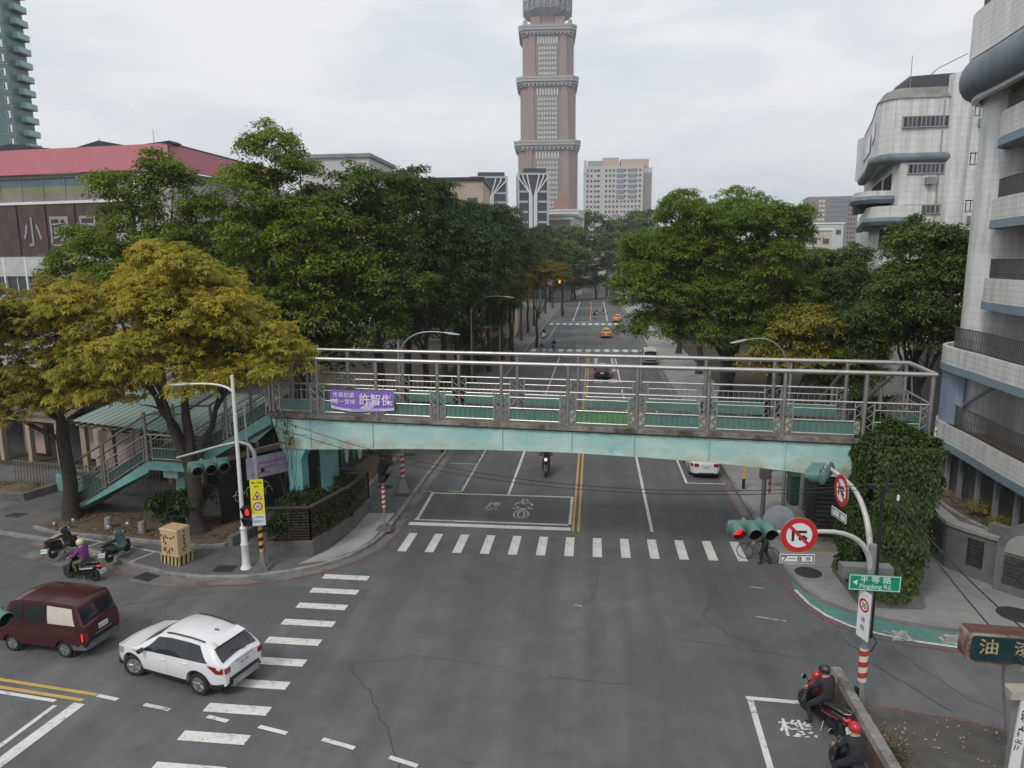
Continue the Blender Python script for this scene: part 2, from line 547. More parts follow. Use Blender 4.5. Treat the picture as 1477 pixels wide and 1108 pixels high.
KL = [(-9.9, 400), (-9.9, 120), (-9.9, 60), (-9.88, 40), (-9.85, 36.5), (-9.75, 33), (-9.75, 31), (-9.95, 29.4), (-10.5, 28.0), (-11.4, 26.9), (-12.6, 26.1), (-14.0, 25.55),
      (-15.6, 25.35), (-17.2, 25.5), (-19.0, 26.1), (-21, 26.95), (-23, 27.75), (-25.5, 28.5), (-29, 29.2), (-36, 30.2), (-60, 32.5)]
KR = [(40, 22.0), (26, 22.7), (20, 23.35), (16, 23.85), (13.5, 24.05), (11.9, 24.35), (10.5, 24.75), (9.4, 25.3), (8.7, 26.0), (8.25, 26.9), (8.05, 28), (8.0, 30), (8.0, 33), (8.0, 60), (8.0, 120), (8.0, 400)]
PZ = 0.14
mb = MB(); mb.prism([(-60, 400)] + list(reversed(KL)), -0.02, PZ)
pavL = struct(mb.build('left_pavement', CONC_D))
mb = MB(); mb.kerb(KL, 0.20, -0.01, PZ + 0.008, 0.06); mb.build('kerb', CONC_K, pavL)
mb = MB(); mb.strip(KL[2:18], 0.42, 0.006, 0, 0.40); mb.build('gutter', GUT, pavL)
# widened gutter apron in front of the parked scooters
mb = MB(); mb.add([(x, y, 0.010) for x, y in ((-24.4, 27.95), (-16.3, 25.2), (-15.3, 24.55), (-16.9, 24.45), (-19.8, 25.0), (-25.1, 26.6))], [(0, 5, 4, 3, 2, 1)])
mb.build('gutter_apron', mat('apron concrete', (0.165, 0.16, 0.15), 0.88, var=0.35, scale=1.1, bump=0.3, dirt=(0.08, 0.08, 0.078), dscale=0.7, dpos=0.47), pavL)
mb = MB(); mb.prism(list(KR) + [(60, 400), (60, 22)], -0.02, PZ)
pavR = struct(mb.build('right_pavement', CONC_P))
mb = MB(); mb.kerb(KR[10:], 0.18, -0.01, PZ + 0.008, -0.05); mb.build('kerb', CONC_K, pavR)
mb = MB(); mb.strip(KR[11:], 0.42, 0.006, 0, 0.32); mb.build('gutter', GUT, pavR)
# concrete slab panels of the right pavement: shallow expansion joints
JT = mat('right joint grime', (0.11, 0.108, 0.10), 0.9, var=0.2)  # plain dark colour of the joints
for y in [28.6, 31.6, 34.6, 37.6, 40.6, 44, 48, 52, 57, 62, 68]:
    mb = MB(); mb.bbox((8.2, y - 0.012, PZ - 0.03), (14.6, y + 0.012, PZ + 0.003)); mb.build('paving_joint', JT, pavR)
# pale repaired ramp slab on the left corner
mb = MB(); mb.prism([(-12.25, 26.75), (-11.15, 27.25), (-10.35, 28.35), (-9.98, 29.6), (-9.87, 31.5), (-9.9, 33.1), (-11.2, 33.0), (-11.25, 30.2), (-11.5, 28.3)], PZ - 0.02, PZ + 0.012)
mb.build('repaired_slab', mat('new concrete', (0.34, 0.335, 0.32), 0.85, var=0.2, scale=1.0, bump=0.2, dirt=(0.27, 0.22, 0.15), dscale=0.55, dpos=0.60), pavL)
# left pavement slabs with joints running across it
for y in [35, 37.4, 40, 43, 46, 50, 54, 58, 63, 68, 74, 80]:
    mb = MB(); mb.bbox((-14.5, y - 0.012, PZ - 0.03), (-10.05, y + 0.012, PZ + 0.003)); mb.build('paving_joint', mat('left joint grime', (0.06, 0.06, 0.058), 0.9), pavL)
# bay markings where the scooters park
mb = MB()
for x, y, x2, y2 in [(-24.5, 28.75, -18.6, 27.25)]:
    mb.beam((x, y, PZ + .002), (x2, y2, PZ + .002), 0.10, 0.012)
mb.build('parking_line', P_WORN, pavL)
for k in range(6):
    x = -24.3 + k * 1.05
    y = 28.7 - k * 0.27
    mb = MB(); mb.beam((x, y, PZ + .004), (x - 0.45, y - 1.15, PZ + .004), 0.09, 0.012); mb.build('parking_line', P_WORN, pavL)

# ------------------------------------------------------------------ painted markings on the road
Z1, Z2 = 0.012, 0.016

def quadm(name, pts, m_, z=Z1, parent=road):
    mb = MB(); mb.add([(p[0], p[1], z) for p in pts], [tuple(range(len(pts)))])
    me_o = mb.build(name, m_, parent)
    if me_o.data.polygons[0].normal.z < 0:
        me_o.data.flip_normals()
    return me_o

def rectm(name, x0, y0, x1, y1, m_, z=Z1):
    return quadm(name, [(x0, y0), (x1, y0), (x1, y1), (x0, y1)], m_, z)

# main crossing
stripe0 = rectm('crosswalk_stripe', -0.2, -1.07, 0.2, 1.07, P_WHITE); stripe0.location = (-8.35, 29.85, 0)
for k in range(1, 13):
    s = stripe0.copy(); COL.objects.link(s); s.location = (-8.35 + 1.232 * k, 29.85 + 0.035 * k, 0)
# crossing on the left arm
bar0 = rectm('crosswalk_stripe', -0.95, -0.2, 0.95, 0.2, P_WHITE); bar0.location = (-9.9, 26.0, 0)
for k in range(1, 11):
    s = bar0.copy(); COL.objects.link(s); s.location = (-9.9 - 0.018 * k, 26.0 - 1.238 * k, 0)
# waiting box and stop line
for nm, a in (('waiting_box_line', (-8.85, 36.75, -0.98, 36.9)), ('waiting_box_line', (-8.75, 32.62, -1.12, 32.78)), ('waiting_box_line', (-1.12, 32.78, -0.98, 36.75)), ('stop_line', (-8.9, 31.95, -0.98, 32.35))):
    rectm(nm, *a, P_WHITE)
quadm('waiting_box_line', [(-8.85, 36.75), (-8.70, 36.75), (-8.55, 32.78), (-8.72, 32.78)], P_WHITE)
# centre lines, lane lines
for x in (-0.93, -0.67):
    rectm('centre_line', x, 31.9, x + 0.12, 99, P_YEL)
for y0, y1 in ((32.2, 70), (74, 97)):
    rectm('lane_line', 2.78, y0, 2.93, y1, P_WHITE)
rectm('lane_line', -4.62, 36.9, -4.48, 58, P_WHITE); rectm('lane_line', -4.62, 62, -4.48, 97, P_WHITE)
rectm('lane_line', -7.28, 37, -7.16, 52, P_WORN); rectm('lane_line', -7.28, 58, -7.16, 70, P_WORN)
rectm('parking_line', -8.95, 42.6, -7.28, 42.72, P_WORN); rectm('parking_line', -9.4, 37.0, -8.85, 37.1, P_WORN)
rectm('parking_line', 5.35, 39.9, 5.48, 62, P_WHITE); rectm('parking_line', 5.48, 39.9, 7.6, 40.03, P_WHITE)
quadm('green_dab', [(-7.9, 37.05), (-7.2, 37.0), (-7.2, 37.3), (-7.9, 37.3)], mat('lime paint', (0.22, 0.36, 0.14), 0.8, var=0.3, scale=6))
# speed diamond far lanes (pale broken patch lines)
for a in ((0.1, 82, 0.5, 97), (2.2, 82, 2.6, 97)):
    rectm('lane_arrow', *a, P_WORN)
rectm('lane_arrow', 0.1, 74, 0.9, 76.5, P_WORN); rectm('lane_arrow', 1.6, 74, 2.6, 76.5, P_WORN)
# red no-stopping lines beside the gutters
mb = MB(); mb.strip(KL[3:18], 0.11, Z1, 0, 0.68); mb.build('red_line', P_RED, road)
mb = MB(); mb.strip([(7.4, 39.6), (7.45, 33), (7.55, 29.6), (7.6, 27.6), (7.75, 26.0), (8.1, 24.75), (8.6, 24.05), (9.4, 23.45), (10.6, 22.95), (12.2, 22.65), (14.5, 22.3), (20, 21.6), (30, 20.9)], 0.12, Z2); mb.build('red_line', P_RED, road)
mb = MB(); mb.strip([(7.25, 19.6), (9.5, 19.2), (12.5, 18.4)], 0.10, Z1); mb.build('red_line', paint_mat('faded red paint', (0.2, 0.06, 0.06), 0.62), road)
# green cycle band round the right corner with its white edge and worn characters
gin = [(7.95, 27.4), (8.25, 26.3), (8.7, 25.55), (9.4, 24.95), (10.5, 24.4), (11.9, 24.0), (13.5, 23.7), (16, 23.5), (20, 23.0), (30, 22.2)]
gout = [(7.85, 26.6), (8.05, 25.5), (8.4, 24.65), (9.0, 23.95), (9.8, 23.5), (10.9, 23.1), (12.4, 22.8), (15, 22.4), (20, 21.75), (30, 21.05)]
mb = MB(); mb.add([(x, y, 0.012) for x, y in gin] + [(x, y, 0.012) for x, y in gout], [(len(gin) + i, len(gin) + i + 1, i + 1, i) for i in range(len(gin) - 1)])
mb.build('green_cycle_band', P_GREEN, road)
mb = MB(); mb.strip([(x + 0.03, y + 0.08) for x, y in gout], 0.12, 0.018); mb.build('cycle_band_edge', P_WHITE, road)
mb = MB(); mb.strip([(x - 0.02, y + 0.14) for x, y in gin[1:]], 0.3, 0.010); mb.build('gutter', GUT, pavR)
fr = face_frame((12.05, 23.42, 0.018), (0, 0, 1), (-0.08, 1, 0))
for ch, dx in (('道', -1.6), ('車', 0.0), ('行', 1.7)):
    lettering('road_character', ch, P_WORN, road, fr, 0.85, 0.75, dx, -dx * 0.14, 0.004, 0.03)
fr = face_frame((0, 0, 0.012), (0, 0, 1), (0, 1, 0))
def arc_mark(cx, cy, rx, ry, a0, a1, w):
    mb = MB(); mb.strip([(cx + rx * math.cos(R(a0 + (a1 - a0) * k / 14)), cy + ry * math.sin(R(a0 + (a1 - a0) * k / 14))) for k in range(15)], w, .0135); mb.build('motorcycle_symbol', P_WORN, road)
# motorcycle pictogram in the waiting box: rider, handlebars, front wheel
arc_mark(-3.55, 35.9, .14, .42, 0, 360, .13); arc_mark(-3.55, 35.25, .46, .55, 0, 180, .12); arc_mark(-3.55, 35.1, .30, .5, 180, 360, .10)
arc_mark(-3.55, 34.85, .52, .1, 180, 360, .14); arc_mark(-3.55, 33.95, .38, .62, 0, 360, .11); arc_mark(-3.55, 33.95, .17, .42, 0, 360, .10)
lettering('road_character', '機', P_WORN, road, fr, 0.75, 1.35, -5.15, 35.0, 0.004, 0.03, 0.3)
# left arm of the crossroads: double yellow, white edge lines, dashes through the junction
def slash(name, a, b, w, m_, z=Z1):
    mb = MB(); mb.strip([a, b], w, z); return mb.build(name, m_, road)
slash('centre_line', (-30, 19.35), (-14.55, 17.55), 0.13, P_YEL); slash('centre_line', (-30, 19.02), (-14.75, 17.25), 0.13, P_YEL, Z2)
slash('lane_line', (-30, 18.8), (-15.55, 17.14), 0.13, P_WHITE, Z1)
slash('stop_line', (-14.75, 17.1), (-15.2, 13.0), 0.38, P_WHITE, Z2); slash('waiting_box_line', (-15.40, 16.95), (-15.75, 13.0), 0.15, P_WHITE)
for a, b in (((-14.5, 17.52), (-13.76, 17.38)), ((-12.84, 17.25), (-11.95, 17.09)), ((-10.71, 16.93), (-10.02, 16.78)), ((-9.05, 16.66), (-8.15, 16.46)), ((-7.1, 16.34), (-6.12, 16.08)), ((-5.11, 15.85), (-4.3, 15.6))):
    slash('junction_dash', a, b, 0.14, P_WHITE, 0.020)
quadm('asphalt_patch', [(-13.1, 25.0), (-8.6, 25.1), (-8.7, 22.2), (-13.0, 22.0)], mat('darker asphalt patch', (0.098, 0.098, 0.10), .88, var=.2, scale=6, bump=.2), 0.006)
# tar-filled cracks and utility cuts across the junction
TAR = mat('tar seam', (0.068, 0.068, 0.070), .8, var=.3, scale=6)
def tar(pts, w, seed):
    r_ = random.Random(seed)
    P = []
    for (x0, y0), (x1, y1) in zip(pts, pts[1:]):
        for k in range(8):
            t = k / 8; P.append((x0 + (x1 - x0) * t + r_.uniform(-.07, .07), y0 + (y1 - y0) * t + r_.uniform(-.07, .07)))
    P.append(pts[-1])
    mb = MB(); mb.strip(P, w, .005); mb.build('tar_seam', TAR, road)
for k, (p, w) in enumerate([([(-7.6, 19.8), (-6.6, 18.6), (-5.2, 16.4), (-4.2, 14.4)], .05), ([(-7.6, 19.9), (-5.6, 20.6), (-3.4, 20.4)], .025), ([(-1.3, 19.9), (1.4, 19.7)], .03), ([(5.0, 26.9), (4.0, 24.2), (5.4, 22.0)], .03), ([(8.5, 23.2), (9.0, 21.4), (10.2, 19.4)], .05), ([(9.9, 22.4), (11.0, 20.0), (12.6, 18.6)], .03), ([(.4, 28.4), (.2, 25.6), (-.6, 24.1)], .025), ([(3.0, 22.6), (6.8, 21.8)], .03), ([(-21, 22.4), (-17.5, 22.8), (-14.6, 24.2)], .04)]):
    tar(p, w, k)
quadm('asphalt_patch', [(-6.4, 45.2), (-5.2, 45.2), (-5.2, 39.4), (-6.4, 39.3)], mat('darker asphalt patch', (0.098, 0.098, 0.10)), 0.004)
# box bottom right for the motorcycles
slash('waiting_box_line', (4.56, 19.42), (7.05, 19.3), 0.17, P_WHITE); slash('waiting_box_line', (4.66, 19.33), (4.36, 11), 0.17, P_WHITE, Z2)
slash('waiting_box_line', (6.72, 18.35), (6.62, 12), 0.17, P_WHITE, Z1)
fr = face_frame((5.65, 18.15, 0.014), (0, 0, 1), (0.05, 1, 0))
lettering('road_character', '機', P_WHITE, road, fr, 0.95, 0.75, 0, 0, 0.004, 0.03)
for x, y, dx in ((6.2, 26.8, 0.5), (5.9, 24.4, 1.0), (-0.6, 24.6, 0.3)):
    slash('paint_scrap', (x, y), (x + dx, y - 0.25 * dx), 0.07, P_WORN)
# far crossings, green with white blocks
for yc, x0, x1, hw in ((101.6, -9.2, 7.6, 1.5), (145.5, -9.2, 7.6, 1.9)):
    rectm('green_crossing_band', x0, yc - hw, x1, yc + hw, P_GREEN)
    s0 = rectm('crosswalk_stripe', -0.36, -hw * 0.97, 0.36, hw * 0.97, P_WHITE, 0.018); s0.location = (x0 + 0.5, yc, 0)
    k = 1
    while x0 + 0.5 + k * 1.32 < x1:
        s = s0.copy(); COL.objects.link(s); s.location = (x0 + 0.5 + k * 1.32, yc, 0); k += 1
rectm('stop_line', -9.2, 99.2, -0.9, 99.6, P_WORN); rectm('stop_line', -9.2, 150.3, -0.9, 150.9, P_WHITE)
rectm('lane_line', -4.62, 153, -4.42, 230, P_WHITE); rectm('lane_line', -0.93, 153, -0.73, 230, P_YEL); rectm('lane_line', 2.78, 153, 2.98, 230, P_WHITE)
rectm('lane_line', -7.6, 116, -7.42, 141, P_WORN); rectm('parking_line', -9.2, 116, -7.5, 116.3, P_WORN)

# manhole covers and gully grates set in the paving
IRON = mat('cast iron', (0.055, 0.052, 0.048), 0.7, 0.3, var=0.3, scale=6, bump=0.3)
def manhole(x, y, r_, z, parent):
    mb = MB(); mb.lathe([(r_, 0), (r_, 0.012), (r_ * 0.93, 0.012), (r_ * 0.92, 0.006), (r_ * 0.86, 0.006), (r_ * 0.85, 0.011), (0.001, 0.012)], (x, y, z), 28)
    for k in range(-4, 5):
        hw = math.sqrt(max(0.01, (r_ * 0.8) ** 2 - (k * r_ * 0.18) ** 2))
        mb.box((x, y + k * r_ * 0.18, z + 0.014), (2 * hw, 0.03, 0.008))
    return mb.build('manhole_cover', IRON, parent)
manhole(8.75, 28.05, 0.52, PZ + 0.002, pavR); manhole(15.05, 25.2, 0.62, PZ + 0.002, pavR)
def grate(x, y, w, h, a, z, parent):
    mb = MB(); mb.box((x, y, z), (w, h, 0.02), a)
    Rm = Matrix.Rotation(a, 3, 'Z')
    for k in range(7):
        p = Rm @ Vector((-w / 2 + w * (k + 0.5) / 7, 0, 0)); mb.box((x + p.x, y + p.y, z + 0.013), (w / 16, h * 0.9, 0.012), a)
    mb.build('drain_grate', IRON, parent)
for x, y, a, z, pr in ((-21.9, 26.55, -0.35, 0.02, pavL), (-18.05, 25.2, -0.3, 0.02, pavL), (-15.1, 26.0, 0.1, PZ, pavL), (-21.6, 29.3, -0.2, PZ, pavL), (-18.2, 28.0, -0.2, PZ, pavL), (-17.9, 27.1, -0.2, PZ, pavL), (-29, 31, -0.1, PZ, pavL), (-11.6, 37.2, 0, PZ, pavL), (-12.0, 44, 0, PZ, pavL)):
    grate(x, y, 0.85, 0.6, a, z, pr)
# ochre tactile slabs on the right pavement
for x0, y0, x1, y1 in ((8.35, 30.25, 11.0, 30.75), (8.2, 29.35, 8.9, 29.75)):
    mb = MB()
    mb.bbox((x0, y0, PZ - .02), (x1, y1, PZ + .012)); mb.build('tactile_strip', mat('ochre tactile tile', (0.30, 0.22, 0.11), 0.85, var=0.2, scale=3, dirt=(0.22, 0.2, 0.17), dscale=1.1, dpos=0.5), pavR)
# ------------------------------------------------------------------ buildings, right side
TILE_W = tile_mat('white wall tile', (0.76, 0.765, 0.76), (0.60, 0.605, 0.605), 0.62, 0.36, (0.30, 0.295, 0.285), 0.014)
TILE_F = tile_mat('white band tile', (0.76, 0.755, 0.735), (0.48, 0.475, 0.46), 0.30, 0.24, (0.33, 0.315, 0.29), 0.012)
TILE_S = tile_mat('white small tile', (0.75, 0.75, 0.74), (0.58, 0.54, 0.535), 0.55, 0.5, (0.30, 0.29, 0.28), 0.02)
BLUEG = mat('blue grey painted band', (0.20, 0.26, 0.31), 0.6, var=0.15, scale=1.0, dirt=(0.26, 0.28, 0.28), dscale=0.8, dpos=0.55)
BULL = mat('grey bullnose', (0.17, 0.20, 0.225), 0.6, var=0.2, scale=0.8, dirt=(0.10, 0.115, 0.12), dscale=0.7, dpos=0.5)
SOFFIT = mat('soffit plaster', (0.30, 0.29, 0.25), 0.8, var=0.15, scale=0.7)
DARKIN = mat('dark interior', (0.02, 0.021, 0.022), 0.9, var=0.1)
RAIL_B = mat('bronze grey railing', (0.13, 0.125, 0.115), 0.5, 0.4, var=0.15, scale=3)
GREYW = mat('grey rendered wall', (0.26, 0.265, 0.27), 0.85, var=0.18, scale=0.9, bump=0.15, dirt=(0.15, 0.15, 0.148), dscale=0.6, dpos=0.5)

def smooth_path(pts, n=6):
    """Catmull-Rom through plan points."""
    P = [Vector((p[0], p[1])) for p in pts]
    out = []
    for i in range(len(P) - 1):
        a, b, c, d = P[max(i - 1, 0)], P[i], P[i + 1], P[min(i + 2, len(P) - 1)]
        for k in range(n):
            t = k / n
            out.append(0.5 * ((2 * b) + (c - a) * t + (2 * a - 5 * b + 4 * c - d) * t * t + (3 * b - a - 3 * c + d) * t ** 3))
    out.append(P[-1])
    return out

def wall_path(path, prof, mi=0, mb=None):
    """Sweep a profile of (outward, z) along a plan path; outward is to the right of travel."""
    mb = mb or MB()
    rings = []
    for i, p in enumerate(path):
        d = path[min(i + 1, len(path) - 1)] - path[max(i - 1, 0)]
        d.normalize()
        nn = Vector((d.y, -d.x))
        rings.append([(p.x + nn.x * o, p.y + nn.y * o, z) for o, z in prof])
    mb.loft(rings, True, True, mi)
    return mb

def railing(path, z0, h, parent, m_=RAIL_B, step=0.14, r_=0.016):
    mb = MB()
    pl = [Vector((p.x, p.y, z0 + h)) for p in path]
    mb.tube(pl, 0.03, 6)
    mb.tube([p - Vector((0, 0, h - 0.09)) for p in pl], 0.022, 6)
    mb.tube([p - Vector((0, 0, h * 0.5)) for p in pl], 0.018, 6)
    top = mb.build('railing', m_, parent, 40)
    L = [0]
    for i in range(1, len(pl)):
        L.append(L[-1] + (pl[i] - pl[i - 1]).length)
    bars = MB()
    s = 0.0; i = 0
    while s < L[-1]:
        while i < len(L) - 2 and L[i + 1] < s:
            i += 1
        t = (s - L[i]) / max(L[i + 1] - L[i], 1e-6)
        p = pl[i].lerp(pl[i + 1], t)
        bars.box((p.x, p.y, z0 + h / 2), (r_ * 2, r_ * 2, h - 0.03))
        s += step
    o = bars.build('railing_bars', m_, top); o['kind'] = 'stuff'
    return top

cb_ = thing('curved_building', 'tall white tiled building with curved balconies and a grey ring at the top right', 'building', (17.5, 33, 0))
def cbx(mb, name, m_, smooth=None, parent=cb_, kind=None):
    o = mb.build(name, m_, parent, smooth, kind=kind)
    if parent is cb_:
        o.location = (-17.5, -33, 0)
    return o
# recessed core and the rounded pier at the far corner
core = [(19.9, 36.2), (19.9, 20), (34, 20), (34, 41), (21.0, 41), (20.2, 39.5)]
mb = MB(); mb.prism(core, 0.0, 26); cbx(mb, 'core_wall', TILE_W)
pier = smooth_path([(20.4, 38.6), (18.85, 38.2), (18.1, 37.4), (18.0, 36.4), (18.4, 35.7), (19.2, 35.4), (20.1, 35.3)], 6)
mb = MB(); mb.prism([(p.x, p.y) for p in reversed(pier)], 3.6, 20.4); cbx(mb, 'corner_pier', TILE_W, 40)
# floors
edge_lo = smooth_path([(20.5, 40.0), (18.9, 39.4), (17.75, 38.2), (17.35, 36.6), (17.25, 34.0), (17.05, 31.2), (16.95, 28.5), (17.05, 25.5), (17.5, 22.5), (18.5, 19.5)], 8)
edge_hi = smooth_path([(19.0, 35.9), (18.2, 35.55), (17.65, 34.7), (17.3, 32.8), (17.05, 30.5), (16.95, 28.0), (17.1, 25.5), (18.0, 22.5), (19, 19.5)], 8)
floors = [(3.35, 4.55, edge_lo, 1.05), (7.15, 8.35, edge_lo, 1.0), (10.35, 11.75, edge_hi, 1.15), (13.95, 15.25, edge_hi, 1.15), (17.5, 18.95, edge_hi, 1.1)]
for k, (z0, z1, path, rh) in enumerate(floors):
    low = k < 2
    pr = [(0, z0), (0, z0 - 0.02), (0.02, z0), (0.04, z0 + 0.33), (0.04, z1), (-0.16, z1), (-0.16, z0)]
    mb = wall_path(list(reversed(path)) if False else path, [(o * -1, z) for o, z in [(0.0, z0 + 0.36), (0.0, z1), (0.18, z1 + 0.003), (0.18, z0 + 0.36)]])
    cbx(mb, 'balcony_band', TILE_F, 40)
    mb = wall_path(path, [(0.03, z0), (0.03, z0 + 0.36), (-0.17, z0 + 0.362), (-0.17, z0)])
    cbx(mb, 'blue_band', BLUEG, 40)
    inner = [(p.x + 0.17, p.y) for p in path]
    mb = MB(); mb.prism([(20.6, path[0].y)] + [(min(x, 20.4), y) for x, y in inner] + [(20.6, path[-1].y)], z0 + 0.05, z0 + 0.33)
    cbx(mb, 'balcony_floor', SOFFIT)
    if low:
        sub = [Vector((p.x + 0.35, p.y)) for p in path[22:]]
    else:
        sub = [Vector((p.x + 0.22, p.y)) for p in path[10:]]
    rl = railing(sub, z1 - (0.3 if not low else 0.05), rh, cb_); rl.location = (-17.5, -33, 0)
    if k == 0:
        mb = MB(); mb.prism([(p.x + 0.3, p.y) for p in path[20:]] + [(18.9, path[-1].y), (18.9, path[20].y)], z0 + 0.4, z0 + 0.95); cbx(mb, 'planted_ledge', SOIL)
# doors, return walls and openings in the recess, floor by floor
for k, (zf, zt) in enumerate([(4.0, 7.15), (7.7, 10.35), (10.9, 13.95), (14.5, 17.5), (18.2, 20.0)]):
    for yc, w in ((33.0, 1.1), (29.6, 1.5), (26.0, 1.3)):
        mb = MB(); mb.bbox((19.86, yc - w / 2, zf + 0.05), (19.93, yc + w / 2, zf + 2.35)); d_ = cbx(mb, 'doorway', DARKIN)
        mb = MB()
        for yy in (yc - w / 2, yc + w / 2):
            mb.bbox((19.80, yy - 0.05, zf + 0.04), (19.91, yy + 0.05, zf + 2.42))
        mb.bbox((19.80, yc - w / 2 + .05, zf + 2.35), (19.91, yc + w / 2 - .05, zf + 2.42)); mb.build('door_frame', STEEL_D, d_)
    for yw in (31.6, 27.9):
        mb = MB(); mb.bbox((18.75, yw - 0.12, zf), (19.89, yw + 0.12, zt)); cbx(mb, 'return_wall', TILE_W)
# slanting grey pipe and blue end column on the open floor
mb = MB(); mb.tube([(17.95, 36.35, 5.4), (18.1, 33.4, 7.1)], 0.09, 8); cbx(mb, 'slanting_pipe', GALV, 40)
mb = MB(); mb.prism([(17.62, 37.7), (17.55, 36.9), (17.65, 36.2), (17.9, 36.0), (18.1, 37.9)], 4.55, 7.2); cbx(mb, 'blue_column', mat('blue column paint', (0.22, 0.29, 0.38), 0.6, var=0.1))
# big overhanging top storey: tiled parapet, grey bullnose and soffit
rp = smooth_path([(21.5, 38.9), (19.4, 38.75), (17.9, 38.0), (17.15, 36.6), (16.95, 34.3), (16.7, 31.8), (16.45, 29), (16.4, 26), (16.7, 22), (17.5, 18.5)], 8)
cbx(wall_path(rp, [(0.12, 21.6), (0.12, 23.6), (-0.15, 23.6), (-0.15, 21.6)]), 'top_parapet', TILE_F, 40)
prof = [(-0.1 + 0.55 * math.sin(R(a)), 20.8 - 0.82 * math.cos(R(a))) for a in range(0, 181, 15)]
cbx(wall_path(rp, prof + [(-0.3, 21.63), (-0.3, 19.97)]), 'top_bullnose', BULL, 40)
mb = MB(); mb.prism([(p.x + .25, p.y - (.2 if p.y > 37 else 0)) for p in rp] + [(22, 18.5)], 20.05, 20.3); cbx(mb, 'top_soffit', mat('yellowed soffit', (0.34, 0.32, 0.22), 0.8, var=0.2, scale=0.6))
cbx(wall_path(rp, [(-0.12, 19.82), (-0.12, 20.05), (-0.42, 20.05), (-0.42, 19.82)]), 'soffit_lip', TILE_F, 40)
rl = railing([Vector((p.x + .3, p.y)) for p in rp[8:]], 23.5, 1.3, cb_, step=0.2); rl.location = (-17.5, -33, 0)
mb = MB(); mb.bbox((18.3, 37.2, 23.4), (19.3, 38.2, 29)); cbx(mb, 'roof_pier', TILE_W)
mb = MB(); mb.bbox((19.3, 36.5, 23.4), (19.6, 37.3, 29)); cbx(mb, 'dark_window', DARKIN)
mb = MB(); mb.bbox((19.6, 20, 23.1), (30, 37, 30)); cbx(mb, 'upper_wall', TILE_W)
# ground storey: dark recess between grey posts, drain pipe
mb = MB(); mb.prism([(p.x + 0.9, p.y) for p in edge_lo[8:]] + [(21, 19.5), (21, 39.5)], 0.0, 3.36); cbx(mb, 'lower_wall', mat('grey lower wall', (0.12, 0.12, 0.12), 0.85, var=0.2, scale=0.7, dirt=(0.07, 0.07, 0.07), dscale=0.5, dpos=0.5))
for k, i in enumerate(range(18, len(edge_lo) - 6, 5)):
    p = edge_lo[i]
    mb = MB(); mb.bbox((p.x + 0.45, p.y - 0.09, 0), (p.x + 0.63, p.y + 0.09, 3.36)); cbx(mb, 'post', GREYW)
for i in range(20, len(edge_lo) - 8, 5):
    p = edge_lo[i]
    mb = MB(); mb.bbox((p.x + 0.82, p.y - 0.62, 0.6), (p.x + 0.93, p.y + 0.62, 2.7)); cbx(mb, 'lower_panel', mat('louvre grey', (0.09, 0.092, 0.095), 0.7, var=0.3, scale=2))
mb = MB(); mb.tube([(17.35, 37.2, 0.0), (17.35, 37.2, 4.2)], 0.06, 8); cbx(mb, 'drain_pipe', WHITEP, 40)
mb = MB(); mb.tube([(19.5, 36.6, 0.0), (19.5, 36.6, 3.0)], 0.05, 8); cbx(mb, 'drain_pipe', WHITEP, 40)

# low garden terrace and boundary wall in front of it
mb = MB(); mb.prism([(15.15, 36.0), (15.05, 31.8), (15.1, 29.3), (16.3, 27.1), (22, 24.6), (24, 27), (19.8, 30.0), (18.2, 33.0), (17.8, 36.5)], 0, 0.75); tr_ = struct(mb.build('terrace', CONC))
mb = MB(); mb.prism([(16.6, 36.4), (16.7, 32.6), (17.4, 29.6), (19.5, 27.2), (25, 24.8), (26, 27), (20, 33), (18.6, 37.0)], 0.7, 1.05); mb.build('terrace_soil', SOIL, tr_)
mb = MB(); mb.kerb([(16.6, 36.4), (16.7, 32.6), (17.4, 29.6), (19.5, 27.2), (25, 24.8)], 0.22, 0.7, 1.15, 0); mb.build('terrace_kerb', CONC_K, tr_)
gw = thing('garden_wall', 'grey stone clad boundary wall with pale coping below the curved building', 'wall', (14.9, 29, 0))
W1 = [(15.0, 32.6), (14.75, 29.2), (15.05, 28.7), (16.35, 27.0)]
def gwx(mb, name, m_, smooth=None):
    o = mb.build(name, m_, gw, smooth); o.location = (-14.9, -29, 0); return o
STONEW = mat('grey washed stone', (0.155, 0.152, 0.147), 0.9, var=0.22, scale=1.8, bump=0.35, bscale=40, dirt=(0.085, 0.085, 0.083), dscale=0.7, dpos=0.5)
mb = MB(); mb.kerb([(15.0, 36.5), (15.0, 32.6), (14.75, 29.2), (15.05, 28.7), (16.35, 27.0), (17.5, 26.2)], 0.32, 0, 1.95, -0.16); gwx(mb, 'wall_body', STONEW)
mb = MB(); mb.kerb([(15.0, 36.5), (15.0, 32.6), (14.75, 29.2), (15.05, 28.7), (16.35, 27.0)], 0.52, 1.953, 2.12, -0.14); gwx(mb, 'coping', CONC)
mb = MB(); mb.kerb([(15.0, 36.5), (15.0, 32.6), (14.75, 29.2), (15.05, 28.7), (16.35, 27.0), (17.5, 26.2)], 0.14, 0, 0.42, 0.10); gwx(mb, 'plinth', mat('darker plinth stone', (0.09, 0.088, 0.085), 0.9, var=0.2, scale=2))
SLATE = mat('rough slate cladding', (0.050, 0.046, 0.043), 0.85, var=0.5, scale=5, bump=0.8, bscale=12)
rs = random.Random(3)
